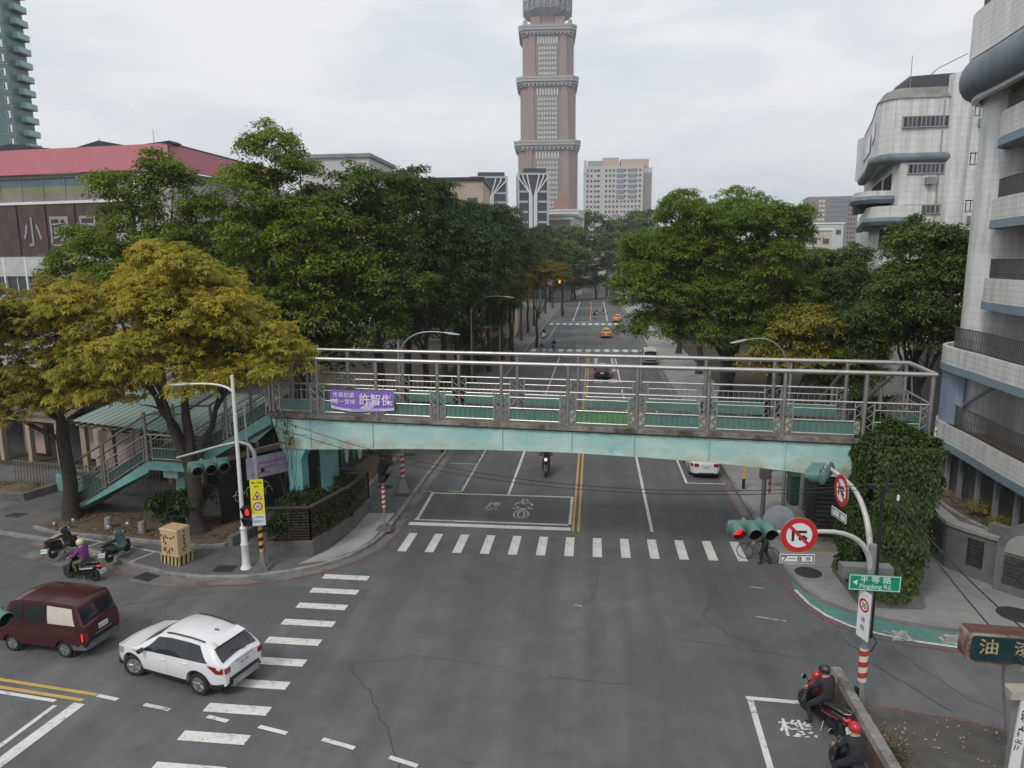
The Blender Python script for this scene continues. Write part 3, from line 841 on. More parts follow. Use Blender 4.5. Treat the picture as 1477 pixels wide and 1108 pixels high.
for a, b, z0, z1 in (((14.69, 32.4), (14.47, 29.5), 0.62, 1.72), ((14.69, 36.2), (14.68, 32.9), 0.62, 1.72)):
    a, b = Vector(a), Vector(b); d = b - a; L = d.length; d.normalize(); nn = Vector((d.y, -d.x))
    if nn.x > 0:
        nn = -nn
    z = z0
    while z < z1 - 0.05:
        s = 0
        while s < L - 0.12:
            w = min(rs.uniform(0.22, 0.55), L - s)
            p = a + d * (s + w / 2) + nn * rs.uniform(0.0, 0.035)
            mb = MB(); mb.box((p.x, p.y, z + 0.075), (w - 0.02, 0.08, 0.14), math.atan2(d.y, d.x)); gwx(mb, 'stone', SLATE)
            s += w
        z += 0.157
# the ladder-like iron vent, low parapet block and the curved end of the wall
p = Vector((15.03, 28.16)); ang_ = math.atan2(27.0 - 28.7, 16.35 - 15.05)
mb = MB()
for k in range(8):
    mb.box((p.x, p.y, 0.72 + k * 0.14), (0.5, 0.10, 0.05), ang_)
for s in (-0.26, 0.26):
    mb.box((p.x + math.cos(ang_) * s, p.y + math.sin(ang_) * s, 1.2), (0.05, 0.12, 1.08), ang_)
gwx(mb, 'iron_vent', mat('dark iron', (0.05, 0.047, 0.045), 0.6, 0.4))
mb = MB(); mb.box((15.75, 27.75, 2.3), (0.95, 0.35, 0.4), ang_); gwx(mb, 'parapet_block', STONEW)
# pillar with a half-round top and a recessed slate panel, where the wall ends on the right
gp = thing('entrance_pillar', 'grey stone entrance pillar with half round top and slate panel at right edge', 'pillar', (16.2, 26.75, 0), R(-48))
prof_ = [(-1.0, 0), (1.0, 0), (1.0, 1.9)] + [(1.0 * math.cos(R(a)), 1.9 + 1.0 * math.sin(R(a))) for a in range(10, 180, 10)] + [(-1.0, 1.9)]
mb = MB(); mb.slab([(x, -0.30, z) for x, z in prof_], (0, 0.6, 0)); mb.build('pillar_body', STONEW, gp, 30)
prof2 = [(-0.72, 1.75), (0.72, 1.75)] + [(0.72 * math.cos(R(a)), 1.85 + 0.72 * math.sin(R(a))) for a in range(0, 181, 15)]
mb = MB(); mb.slab([(x, -0.36, z) for x, z in prof2], (0, 0.058, 0)); mb.build('arched_panel', CONC, gp)
rs = random.Random(5)
for r_ in range(7):
    s = -0.7
    while s < 0.66:
        w = min(rs.uniform(0.25, 0.5), 0.7 - s)
        mb = MB(); mb.box((s + w / 2, -0.32 - rs.uniform(0, 0.03), 0.62 + r_ * 0.155), (w - 0.02, 0.06, 0.14)); mb.build('stone', SLATE, gp); s += w
# dry shrubs on the terrace are in the planting section

# stepped white building behind
wb_ = thing('white_office_block', 'stepped white tiled block with ribbon windows and grey rounded bands behind trees', 'building', (25, 62, 0))
def wbx(mb, name, m_, smooth=None, parent=wb_):
    o = mb.build(name, m_, parent, smooth)
    if parent is wb_:
        o.location = (-25, -62, 0)
    return o
def block(path, z0, z1, name='wall', m_=TILE_S, back=(44, 82)):
    mb = MB(); mb.prism(list(path) + [(back[0], path[-1][1]), (back[0], back[1]), (path[0][0], back[1])], z0, z1); return wbx(mb, name, m_, 35)
F = 62
upper = [(27.6, 80), (25.0, 70.7), (22.9, 64.0)] + [(23.0 + 0.9 * (1 - math.cos(R(a))), 63.2 - 1.1 * math.sin(R(a))) for a in range(0, 91, 15)] + [(27.9, F)]
block(upper, 20.9, 25.2)
lower = [(28.6, 80), (26.2, 71), (24.2, 63.2), (24.3, F), (27.9, F)]
block(lower, 0, 20.9)
cap = [(x + 0.5, y + 0.7) for x, y in upper]
mb = MB()
n_ = len(upper)
mb.loft([[(x - .1, y - .1, 25.2) for x, y in upper] + [(44, F - .1, 25.2), (44, 80, 25.2)], [(x + .9, y + 1.0, 26.2) for x, y in upper] + [(44, F + 1, 26.2), (44, 80, 26.2)]], True, True)
wbx(mb, 'sloping_grey_cap', mat('grey stone cap', (0.22, 0.22, 0.21), 0.85, var=0.2, scale=0.8, dirt=(0.13, 0.13, 0.125), dscale=0.5, dpos=0.5))
mb = MB(); mb.loft([[(25.0, 64, 26.2), (30, 64, 26.2), (30, 70, 26.2), (25.6, 70, 26.2)], [(25.6, 65, 27.5), (30, 65, 27.7), (30, 69, 27.7), (26, 69, 27.5)]], True, True); wbx(mb, 'dark_roof_cover', mat('black roof sheet', (0.03, 0.032, 0.035), 0.6, var=0.2))
up_path = [Vector(p) for p in upper]
prof = [(0.05 + 0.34 * math.sin(R(a)), 20.65 - 0.38 * math.cos(R(a))) for a in range(0, 181, 20)] + [(-0.3, 21.03), (-0.3, 20.27)]
wbx(wall_path(up_path, [(o, z) for o, z in prof]), 'rounded_band', BULL, 40)
# rounded stair tower and recess to the right
mb = MB(); mb.lathe([(.9, 0), (.9, 26.9)], (28.45, F + 0.25, 0), 28); wbx(mb, 'stair_tower', TILE_S, 40)
mb = MB(); mb.bbox((28.5, F + 0.1, 0), (44, F + 10, 27.2)); wbx(mb, 'recess_wall', TILE_S)
# curved lower balconies on the street side
for z0, z1, ext, nm in ((15.4, 16.9, 0.0, 'balcony'), (17.2, 18.2, 1.2, 'balcony'), (9.5, 13.2, -0.6, 'lower_balcony')):
    bp_ = [(27.3 - ext * .4, 79), (24.7 - ext * .5, 70.5), (22.7 - ext * .6, 64.2 + ext)] + [(22.6 - ext * .6 + 1.2 * (1 - math.cos(R(a))), 63.2 + ext - 1.6 * math.sin(R(a))) for a in range(0, 91, 15)] + [(26.0 - ext * 1.4, 61.6 + ext)]
    pth = [Vector(p) for p in bp_]
    o = wbx(wall_path(pth, [(0, z0 + .55), (0, z1), (-.25, z1), (-.25, z0 + .55)]), nm, TILE_S, 40)
    wbx(wall_path(pth, [(0.15, z0), (0.3, z0 + .3), (0.15, z0 + .6), (-.3, z0 + .6), (-.3, z0)]), 'rounded_band', BULL, 40)
    mb = MB(); mb.prism([(p.x + .2, p.y + .1) for p in pth] + [(30, 79)], z0 + .1, z0 + .4); wbx(mb, 'balcony_floor', SOFFIT)
mb = MB(); mb.bbox((24.0, 61.98, 12.4), (28.2, 62.4, 13.3)); wbx(mb, 'grey_ledge', mat('grey ledge', (0.2, 0.2, 0.19), 0.85, var=0.25, scale=1, dirt=(0.1, 0.1, 0.1), dscale=1, dpos=0.5))
# dark openings behind the curved balconies
for z0, z1, y0, y1 in ((16.9, 19.6, 63.6, 68.5), (13.6, 15.3, 63.6, 68.5), (17.4, 19.8, 70, 78)):
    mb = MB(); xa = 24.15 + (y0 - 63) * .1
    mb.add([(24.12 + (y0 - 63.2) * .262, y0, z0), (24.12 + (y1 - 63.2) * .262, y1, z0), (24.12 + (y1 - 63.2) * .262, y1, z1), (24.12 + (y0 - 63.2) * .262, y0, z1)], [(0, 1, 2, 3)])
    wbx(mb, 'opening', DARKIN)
def ribbon(x0, x1, z0, z1, n, y, parent=wb_):
    mb = MB(); fr_ = 0.06
    mb.bbox((x0 - .08, y - 0.05, z1), (x1 + .08, y + .05, z1 + .08)); mb.bbox((x0 - .08, y - 0.10, z0 - .08), (x1 + .08, y + .05, z0))
    for k in range(n + 1):
        x = x0 + (x1 - x0) * k / n
        mb.bbox((x - .035, y - .05, z0), (x + .035, y + .05, z1))
    f_ = wbx(mb, 'window', mat('grey window frame', (0.32, 0.33, 0.33), 0.5, 0.3))
    for k in range(n):
        xa, xb = x0 + (x1 - x0) * k / n + .035, x0 + (x1 - x0) * (k + 1) / n - .035
        mb = MB(); mb.bbox((xa, y - .02, z0 + .003), (xb, y + .02, z1 - .003)); mb.build('pane', WIN if k % 3 else GLASS_D, f_)
ribbon(24.2, 27.6, 23.0, 23.75, 10, F - .03)
ribbon(24.9, 27.6, 19.45, 20.1, 8, F - .03)
ribbon(24.8, 27.5, 16.3, 16.9, 8, F - .03)
for z in (23.8, 20.1, 16.45, 13.0, 9.5):
    ribbon(29.5, 30.9, z, z + .75, 4, F + .05)
    ribbon(31.5, 33.2, z, z + .75, 4, F + .05)
# slanted ribbon of windows on the street side
mb = MB(); mb.add([(24.55, 69.5, 22.6), (23.0, 64.5, 22.6), (23.0, 64.5, 23.9), (24.55, 69.5, 23.9)], [(0, 1, 2, 3)]); mb.add([(27.2, 79, 22.4), (25.0, 71, 22.4), (25.0, 71, 24.0), (27.2, 79, 24.0)], [(0, 1, 2, 3)])
wbx(mb, 'side_window', WIN)
for x in (31.1, 31.3):
    mb = MB(); mb.tube([(x, F - .02, 0), (x, F - .02, 27)], 0.06, 6); wbx(mb, 'drain_pipe', WHITEP)
mb = MB(); mb.tube([(24.9, 63, 26.2), (24.9, 63, 28.6)], 0.03, 5); wbx(mb, 'antenna', GALV)
mb = MB(); mb.tube([(29.0, 63, 28.6), (27.5, 64.5, 27.9), (26.8, 66, 27)], 0.04, 5); wbx(mb, 'roof_cable', GALV)
for x, z in ((26.2, 18.55), (25.4, 15.4), (29.8, 22.9), (30.2, 19.2), (29.7, 15.5)):
    mb = MB(); mb.bbox((x, F - .42 if x < 28 else F - .3, z), (x + .75, F - .04 if x < 28 else F + .08, z + .55)); ac_ = wbx(mb, 'air_conditioner', GREYW)
mb = MB(); mb.tube([(27.2, F - .06, 12.5), (27.2, F - .06, 25)], .05, 6); wbx(mb, 'drain_pipe', GALV)
# small white annexe under the dark trees
an = thing('white_annexe', 'small white annexe with dark doorway half hidden under the dark trees', 'building', (27.0, 52, 0))
mb = MB(); mb.bbox((-2.2, 0, 0), (4, 5, 6.6)); mb.build('wall', TILE_S, an)
mb = MB(); mb.bbox((-1.4, -.05, 0), (-.2, .1, 2.6)); mb.build('door', DARKIN, an)
mb = MB(); mb.bbox((-2.5, -.8, 3.0), (4, -.01, 3.2)); mb.build('canopy_slab', GREYW, an)
# ------------------------------------------------------------------ buildings, left side and far away
def grid_windows(name, parent, x0, x1, z0, z1, nx, nz_, w, h, y, m_, depth=0.3, loc=None, skip=None):
    mb = MB()
    for i in range(nx):
        for k in range(nz_):
            if skip and skip(i, k):
                continue
            x = x0 + (x1 - x0) * (i + .5) / nx; z = z0 + (z1 - z0) * (k + .5) / nz_
            mb.box((x, y, z), (w, depth, h))
    o = mb.build(name, m_, parent, kind='stuff')
    if loc:
        o.location = loc
    return o

# school building with the pink roof band
sb = thing('school_building', 'school building with pink roof band, glass strip and brown wall with metal characters', 'building', (-37.0, 60, 0), R(-7.5))
PINK = mat('pink roof fascia', (0.57, 0.19, 0.225), 0.6, var=0.12, scale=0.25, dirt=(0.50, 0.23, 0.26), dscale=0.15, dpos=0.5)
BROWN = mat('brown granite', (0.075, 0.038, 0.035), 0.45, var=0.2, scale=1.2)
BROWN2 = mat('brown granite lighter', (0.088, 0.046, 0.042), 0.45, var=0.2, scale=1.2)
SILV = mat('silver character metal', (0.33, 0.33, 0.33), 0.45, 0.4, var=0.15, scale=2)
# pitched roof edges in black above the fascia
mb = MB(); mb.slab([(-30, 0.0, 20.9), (0, 0.0, 20.9), (0, 0.0, 23.0), (-30, 0.0, 23.2)], (0, 0.35, 0)); mb.build('roof_fascia', PINK, sb)
mb = MB(); mb.slab([(0.0, 0.002, 20.9), (0.0, 16.0, 20.9), (0.0, 16.0, 22.6), (0.0, 0.002, 23.0)], (-0.35, 0, 0)); mb.build('roof_fascia', PINK, sb)
ROOFD = mat('black roof edge', (0.025, 0.028, 0.034), 0.5, var=0.1)
for x0, x1, h in ((-23.5, -11.5, 0.75), (-11.0, -4.2, 0.6)):
    mb = MB(); mb.slab([(x0, 0.5, 23.0), (x1, 0.5, 23.0), ((x0 + x1) / 2, 0.5, 23.05 + h)], (0, 14, 0)); mb.build('roof_pitch', ROOFD, sb)
mb = MB(); mb.slab([(-4.6, 0.45, 22.98), (0.3, 0.45, 22.98), (0.3, 0.45, 23.12), (-0.1, 0.45, 23.30)], (0, 1, 0)); mb.build('roof_pitch', ROOFD, sb)
mb = MB(); mb.slab([(0.03, -0.1, 23.0), (0.03, 16.2, 22.6), (0.03, 16.2, 22.72), (0.03, -0.1, 23.12)], (-.5, 0, 0)); mb.build('roof_edge', ROOFD, sb)
mb = MB(); mb.bbox((-30, 0.7, 0), (-0.7, 20, 20.88)); mb.build('core_wall', mat('school plaster', (0.38, 0.38, 0.36), 0.8, var=0.1), sb)
mb = MB(); mb.bbox((-30, 0.40, 18.25), (-4.2, 0.69, 18.5)); mb.build('pale_string_course', WHITEP, sb)
mb = MB(); mb.bbox((-30, 0.30, 20.55), (-4.2, 0.69, 20.88)); mb.build('eave_board', mat('grey eave', (0.2, 0.2, 0.18), .7), sb)  # plain grey board below the roof fascia
GPAN = [mat('teal glass', (0.09, 0.16, 0.175), 0.2, var=0.25, scale=0.5), mat('olive glass', (0.22, 0.23, 0.12), 0.25, var=0.2, scale=0.5), mat('mauve glass', (0.25, 0.20, 0.19), 0.25, var=0.2, scale=0.5)]
for k in range(8):
    x1 = -4.3 - k * 2.5; x0 = x1 - 2.42
    for j, (z0, z1) in enumerate(((19.85, 20.53), (19.1, 19.84), (18.52, 19.09))):
        mb = MB(); mb.bbox((x0, 0.45, z0), (x1, 0.62, z1)); mb.build('glass_panel', GPAN[j], sb)
for k in range(9):
    x = -4.3 - k * 2.5 + .04
    mb = MB(); mb.bbox((x - .04, 0.40, 18.5), (x + .04, 0.66, 20.55)); mb.build('mullion', GREYW, sb)
mb = MB(); mb.bbox((-4.2, 0.30, 0), (-3.4, 1.4, 20.88)); mb.build('white_column', WHITEP, sb)
for k in range(6):
    x1 = -4.4 - k * 3.35; 
    for r_ in range(3):
        for c_ in range(3):
            xa = x1 - 3.1 + c_ * 1.035
            mb = MB(); mb.bbox((xa, 0.5, 13.55 + r_ * 1.56), (xa + 1.02, 0.68, 13.55 + r_ * 1.56 + 1.545)); mb.build('granite_panel', BROWN if (k + r_ + c_) % 2 else BROWN2, sb)
    mb = MB(); mb.bbox((x1 - 3.33, 0.55, 13.55), (x1 - 3.12, 0.69, 18.24)); mb.build('dark_joint_column', BLACKP, sb)
fr = face_frame((0, 0.5, 0), (0, -1, 0))
for ch, x in (('小', -16.1), ('國', -12.9), ('民', -9.6), ('東', -6.2)):
    lettering('wall_character', ch, SILV, sb, fr, 2.15, 2.7, x, 15.75, 0.06, 0.02)
mb = MB(); mb.bbox((-20.5, 0.35, 11.6), (-6.0, 0.69, 13.4)); mb.build('white_spandrel', mat('white corrugated panel', (0.5, 0.5, 0.48), 0.6, var=0.15, scale=1), sb)
for k in range(6):
    x = -7.0 - k * 2.6
    mb = MB(); mb.bbox((x - 2.4, .55, 9.9), (x, 0.69, 11.55)); w_ = mb.build('window', WIN, sb)
    mb = MB(); mb.bbox((x, .34, 9.0), (x + .18, 0.69, 13.4)); mb.build('white_post', WHITEP, sb)
    mb = MB(); mb.bbox((x - 1.25, .5, 9.9), (x - 1.18, .56, 11.55)); mb.build('frame', WHITEP, w_)
mb = MB(); mb.bbox((-20.5, 0.32, 9.0), (-6.0, 0.69, 9.88)); mb.build('blue_spandrel', mat('sky blue panel', (0.22, 0.38, 0.5), 0.6, var=0.1), sb)
mb = MB(); mb.tube([(-8.9, 2, 23), (-8.9, 2, 24.2)], 0.03, 5); mb.build('antenna', GALV, sb)
mb = MB(); mb.tube([(-3.0, 2, 23), (-3.0, 2, 24.6)], 0.03, 5); mb.build('antenna', GALV, sb)

# green glass apartment tower at the left edge
tt = thing('glass_apartment_tower', 'tall green glass apartment tower with stacked corner balconies at top left', 'tower', (-128.0, 150, 0), R(2))
TEAL = mat('green tower glass', (0.075, 0.155, 0.15), 0.18, var=0.22, scale=0.25, dirt=(0.12, 0.22, 0.21), dscale=0.2, dpos=0.5)
TEALD = mat('dark green tower glass', (0.03, 0.08, 0.08), 0.18, var=0.2, scale=0.3)
TEALL = mat('pale balcony glass', (0.26, 0.42, 0.39), 0.2, var=0.1)
mb = MB(); mb.bbox((-26, 0, 0), (0, 6, 84)); mb.build('tower_body', TEAL, tt)
for k in range(28):
    z = 3 + k * 2.95
    mb = MB(); mb.bbox((-26.1, -.06, z), (-4.6, -.002, z + .14)); mb.bbox((-4.0, -.06, z), (0.05, -.002, z + .14)); mb.build('floor_line', GREYW, tt)
    if k >= 8:
        mb = MB(); mb.bbox((0.003, 2.4, z), (1.35, 5.9, z + .2)); b_ = mb.build('balcony', GREYW, tt)
        mb = MB(); mb.bbox((1.25, 2.3, z + .2), (1.33, 5.9, z + 1.35)); mb.bbox((0.003, 2.3, z + .2), (1.24, 2.38, z + 1.35)); mb.build('glass_balustrade', TEALL, b_)
        mb = MB(); mb.bbox((-1.5, -.10, z + .5), (-.6, -.005, z + 2.0)); w_ = mb.build('window', WHITEP, tt)
        mb = MB(); mb.bbox((-1.42, -.13, z + .55), (-1.07, -.101, z + 1.95)); mb.build('pane', GLASS_D, w_)
for x in (-13.2, -10.4, -7.5, -4.3):
    mb = MB(); mb.bbox((x - .1, -.12, 0), (x + .1, -.003, 84)); mb.build('mullion', TEALD, tt)
mb = MB(); mb.bbox((-26, -.09, 0), (-5.8, -.07, 44)); mb.build('dark_glass_bay', TEALD, tt)

# 50-storey tower in rose granite with cornices
tw = thing('rose_granite_skyscraper', 'tall rose granite skyscraper with stacked grey cornices and octagonal head', 'tower', (-40.5, 610, 0), R(4))
ROSE = mat('rose granite', (0.29, 0.22, 0.205), 0.7, var=0.10, scale=0.06)
ROSED = mat('rose granite shade side', (0.30, 0.20, 0.185), 0.7, var=0.10, scale=0.06)
GREYS = mat('grey cornice stone', (0.36, 0.35, 0.35), 0.75, var=0.08, scale=0.1)
WHT = mat('pale window square', (0.55, 0.56, 0.57), 0.5, var=0.03)
for s in (-1, 1):
    for q in (-1, 1):
        mb = MB(); mb.box((s * 9.5, q * 9.5, 199.5), (8, 8, 8)); mb.build('corner_pavilion', ROSE, tw)
DGL = mat('blue grey glass', (0.17, 0.20, 0.22), 0.2, var=0.1, scale=0.1)
def tier(z0, z1, hw):
    c_ = hw * 0.28
    pl = [(-hw + c_, -hw), (hw - c_, -hw), (hw - c_ * .45, -hw + c_ * .45), (hw, -hw + c_), (hw, hw - c_), (hw - c_, hw), (-hw + c_, hw), (-hw, hw - c_), (-hw, -hw + c_), (-hw + c_ * .45, -hw + c_ * .45)]
    mb = MB(); mb.prism(pl, z0, z1); mb.build('tier', ROSE, tw)
    for s in (-1, 1):
        mb = MB(); mb.loft([[(s * hw * .62 - hw * .16, -hw - 1.2, z0), (s * hw * .62 + hw * .16, -hw - 1.2, z0), (s * hw * .62 + hw * .16, -hw + .2, z0), (s * hw * .62 - hw * .16, -hw + .2, z0)], [(s * hw * .62 - hw * .10, -hw - 1.0, z1), (s * hw * .62 + hw * .10, -hw - 1.0, z1), (s * hw * .62 + hw * .1, -hw + .2, z1), (s * hw * .62 - hw * .1, -hw + .2, z1)]]); mb.build('pilaster', ROSE, tw)
        mb = MB(); mb.loft([[(hw - .2, s * hw * .6 - hw * .14, z0), (hw + 1.2, s * hw * .6 - hw * .14, z0), (hw + 1.2, s * hw * .6 + hw * .14, z0), (hw - .2, s * hw * .6 + hw * .14, z0)], [(hw - .2, s * hw * .6 - hw * .1, z1), (hw + 1.0, s * hw * .6 - hw * .1, z1), (hw + 1.0, s * hw * .6 + hw * .1, z1), (hw - .2, s * hw * .6 + hw * .1, z1)]]); mb.build('pilaster', ROSE, tw)
    mb = MB(); mb.bbox((-hw * .40, -hw - .45, z0 + 3), (hw * .40, -hw - .001, z1 - 6)); mb.build('window_bay', mat('grey bay stone', (0.27, 0.24, 0.235), 0.6, var=0.08), tw)
    mb = MB(); mb.bbox((hw + .001, -hw * .38, z0 + 3), (hw + .4, hw * .38, z1 - 6)); mb.build('window_bay', mat('grey bay stone', (0.27, 0.24, 0.235)), tw)
    nf = max(4, int((z1 - z0 - 12) / 4.0))
    o = grid_windows('pale_window_squares', tw, -hw * .36, hw * .36, z0 + 4, z1 - 12, 7, nf, hw * .06, 1.9, -hw - .6, WHT)
    o = grid_windows('tall_window_slots', tw, -hw * .42, hw * .42, z1 - 11, z1 - 5, 8, 1, hw * .055, 5.2, -hw - .6, WHT)
    # cornice
    for i, (dz, e) in enumerate(((-4.2, .6), (-2.4, 1.9), (-.6, 3.0), (1.4, 3.2))):
        mb = MB(); h_ = hw + e
        ck = h_ * .2
        mb.prism([(-h_ + ck, -h_), (h_ - ck, -h_), (h_, -h_ + ck), (h_, h_ - ck), (h_ - ck, h_), (-h_ + ck, h_), (-h_, h_ - ck), (-h_, -h_ + ck)], z1 + dz, z1 + dz + 1.78); mb.build('cornice', GREYS, tw)
    mb = MB()
    for k in range(12):
        mb.box((-hw * .9 + hw * 1.8 * (k + .5) / 12, -hw - 2.0, z1 - 3.2), (hw * .06, 1.6, 1.5))
    mb.build('corbel', GREYS, tw)
tier(0, 105, 23.6); tier(105, 153.5, 21.6); tier(153.5, 192, 19.8)
for s in (-1, 1):
    for q in (-1, 1):
        mb = MB(); mb.lathe([(2.6, 192), (2.6, 196), (1.8, 196.2), (1.8, 199), (.2, 200.5)], (s * 17.5, q * 17.5, 0), 8); mb.build('corner_finial', GREYS, tw)
def octo(r_, z, tw_=22.5):
    return [(r_ * math.cos(R(tw_ + 45 * k)), r_ * math.sin(R(tw_ + 45 * k)), z) for k in range(8)]
mb = MB(); mb.loft([octo(13.5, 192), octo(13, 205)]); mb.build('tower_neck', ROSE, tw)
mb = MB(); mb.loft([octo(11, 203.5), octo(20.2, 209.0)]); mb.build('flared_base', GREYS, tw)
mb = MB(); mb.loft([octo(20.4, 209.0), octo(20.4, 210.4), octo(19.6, 210.42), octo(19.6, 224.9)]); mb.build('octagon_head', DGL, tw)
mb = MB(); mb.loft([octo(20.4, 216.2), octo(20.4, 217.6)]); mb.build('octagon_band', GREYS, tw)
mb = MB(); mb.loft([octo(19, 225), octo(13, 232), octo(2, 246)]); mb.build('octagon_roof', DGL, tw)
for k in range(24):
    a = R(22.5 + 15 * k)
    mb = MB(); mb.beam((11.4 * math.cos(a), 11.4 * math.sin(a), 204), (19.8 * math.cos(a), 19.8 * math.sin(a), 208.8), .8, 1.4); mb.build('rib', GREYS, tw)
    mb = MB(); mb.box((19.5 * math.cos(a), 19.5 * math.sin(a), 217.0), (.9, .9, 13), a); mb.build('mullion', GREYS, tw)

# pale apartment block beside the tower
ab = thing('pale_apartment_block', 'wide pale apartment block full of small dark windows right of the skyscraper', 'building', (13.3, 450, 0), R(2))
PALE = mat('pale apartment tile', (0.50, 0.48, 0.47), 0.75, var=0.06, scale=0.06)
mb = MB(); mb.bbox((-20.5, 0, 0), (15.5, 18, 70)); mb.bbox((15.5, 1.2, 0), (20.8, 18, 69)); mb.build('wall', PALE, ab)
mb = MB(); mb.bbox((-18, 6, 70), (-9, 17, 74)); mb.build('roof_box', mat('sage plaster', (0.27, 0.31, 0.29), .8), ab)
mb = MB(); mb.bbox((-9, 6, 70), (1, 17, 75.8)); mb.bbox((2, 5, 70), (19, 17, 74.6)); mb.build('roof_box', mat('pinkish plaster', (0.47, 0.36, 0.32), .8), ab)
mb = MB(); mb.bbox((-20.7, -.4, 66), (-18.8, 2, 73.5)); mb.build('corner_fin', PALE, ab)
o = grid_windows('small_dark_windows', ab, -19.5, 14.5, 26, 69, 15, 14, 1.15, 1.25, -.05, WIN, .2, skip=lambda i, k: (i in (4, 9) or (i, k) in ((2, 12),)))
o = grid_windows('paired_dark_windows', ab, -19.5, 14.5, 26, 69, 7, 14, 1.0, 1.0, -.06, WIN, .22, skip=lambda i, k: (i % 3 != 1))
o = grid_windows('balcony_recesses', ab, -2, 12.5, 50, 69, 2, 6, 4.6, 1.9, -.12, mat('blue grey recess', (0.21, 0.24, 0.28), .5), .3)
o = grid_windows('low_balcony_recesses', ab, -12, 3, 26, 42, 2, 5, 4.6, 1.9, -.12, mat('blue grey recess', (0.21, 0.24, 0.28), .5), .3)
mb = MB(); mb.bbox((15.6, 1.05, 0), (20.4, 1.18, 66)); mb.build('dark_return', mat('mauve grey return', (0.27, 0.235, 0.23), .7), ab)

# two dark office blocks with white branching frames
def lattice_block(label, loc, w, h, rz):
    t_ = thing('dark_office_block', label, 'building', loc, R(rz), 'dark office blocks with white branching frames')
    mb = MB(); mb.bbox((-w / 2, 0, 0), (w / 2, w, h)); mb.build('glass_body', mat('charcoal curtain wall', (0.05, 0.06, 0.075), .25, var=.15, scale=.2), t_)
    mb = MB(); mb.bbox((-w * .3, w * .1, h + .003), (w * .45, w * .9, h + 1.6)); mb.build('roof_plant', mat('dark roof plant', (0.06, 0.065, 0.075), .6), t_)
    for k in range(int(h / 3.4)):
        z = h - 3.3 * (k + 1) - 3
        if z < 4: break
        for a, b in ((-w / 2, -w * .17), (w * .17, w / 2)):
            mb = MB(); mb.bbox((a, -.25, z), (b, -.003, z + .7)); mb.build('floor_band', mat('pale grey floor band', (0.42, 0.43, 0.46), .6), t_)
        mb = MB(); mb.bbox((w / 2 + .003, 0, z), (w / 2 + .3, w, z + .9)); mb.build('floor_band', mat('pale grey floor band', (0.42, 0.43, 0.46), .6), t_)
    for s in (-1, 1):
        for i, (xb, xt, zt) in enumerate(((.9, w * .47, h - .6), (.45, w * .33, h - .6), (.15, w * .18, h - .6))):
            mb = MB(); zk = h - 6.5 - i * .6
            mb.tube([(s * w * .04 * (3 - i), -.4, 6), (s * w * .04 * (3 - i), -.4, zk), (s * xt, -.4, zt - 1.2), (s * xt + s * .2, -.4, zt)], .24, 5); mb.build('branching_frame', WHITEP, t_)
    for x, z0 in ((-w / 2, 0), (w / 2, 0)):
        mb = MB(); mb.bbox((x - .35, -.5, 0), (x + .35, -.26, h)); mb.build('white_edge', mat('pale grey floor band', (0.42, 0.43, 0.46)), t_)
    mb = MB(); mb.bbox((-w / 2 + .35, -.5, h - .7), (w / 2 - .35, -.26, h)); mb.build('white_edge', mat('pale grey floor band', (0.42, 0.43, 0.46)), t_)
lattice_block('dark office block with white branching frame, left of the skyscraper', (-38.6, 262, 0), 13.0, 43.4, 10)
lattice_block('dark office block with white branching frame, standing in front of the skyscraper', (-20.6, 240, 0), 9.8, 41.6, 10)

def simple_block(name, label, loc, w, d, h, m_, rz=0, roof=None, wins=None):
    t_ = thing(name, label, 'building', loc, R(rz))
    mb = MB(); mb.bbox((-w / 2, 0, 0), (w / 2, d, h)); mb.build('wall', m_, t_)
    mb = MB(); mb.bbox((-w / 2 - .3, -.3, h + .002), (w / 2 + .3, d + .3, h + .5)); mb.build('roof', roof or GREYW, t_)
    for (z, n, ww, hh) in wins or ():
        for i in range(n):
            x = -w / 2 + w * (i + .5) / n
            mb = MB(); mb.bbox((x - ww / 2, -.08, z), (x + ww / 2, .1, z + hh)); f_ = mb.build('window', WIN, t_)
            mb = MB(); mb.bbox((x - ww / 2 - .06, -.12, z - .12), (x + ww / 2 + .06, -.09, z)); mb.build('sill', GREYW, f_)
    return t_
CREAM = mat('cream plaster', (0.46, 0.39, 0.30), .8, var=.12, scale=.3, dirt=(.3, .26, .21), dscale=.3, dpos=.55)
simple_block('cream_block', 'cream block with flat dark roof edge above the left treetops', (-22.5, 112, 0), 10, 14, 25.2, CREAM, 4, ROOFD, ((21, 3, 1.6, 1.6), (17, 3, 1.6, 1.6)))
simple_block('cream_stair_block', 'narrow pale cream block stepping down behind the left treetops', (-16.0, 118, 0), 5.6, 12, 19.8, mat('yellow cream plaster', (0.52, 0.45, 0.30), .8, var=.1), 4, None, ((17, 2, 1.2, 1.2),))
simple_block('white_flat_block', 'plain white windowless wall of a block rising behind the tall left tree', (-35.2, 96, 0), 9.5, 12, 26.7, mat('white render', (0.52, 0.51, 0.5), .8, var=.06, scale=.2), 0, None, ((9, 3, 1.5, 1.5),))
gs = simple_block('green_window_school', 'grey school block with green window strips where the street trees meet', (-19.6, 258, 0), 11.5, 14, 19.6, mat('warm grey render', (0.42, 0.40, 0.37), .8, var=.1, scale=.3), -8)
for z in (10.6, 14.2):
    for i in range(6):
        x = -4.9 + i * 1.85
        mb = MB(); mb.bbox((x, -.1, z), (x + 1.6, .1, z + 2.1)); f_ = mb.build('window', mat('green window glass', (0.07, 0.12, 0.10), .2, var=.3, scale=1), gs)
        mb = MB(); mb.bbox((x + .75, -.15, z), (x + .85, -.102, z + 2.1)); mb.build('frame', WHITEP, f_)
    mb = MB(); mb.bbox((-5.8, -.5, z - .9), (5.8, -.003, z - .1)); mb.build('ledge', WHITEP, gs)
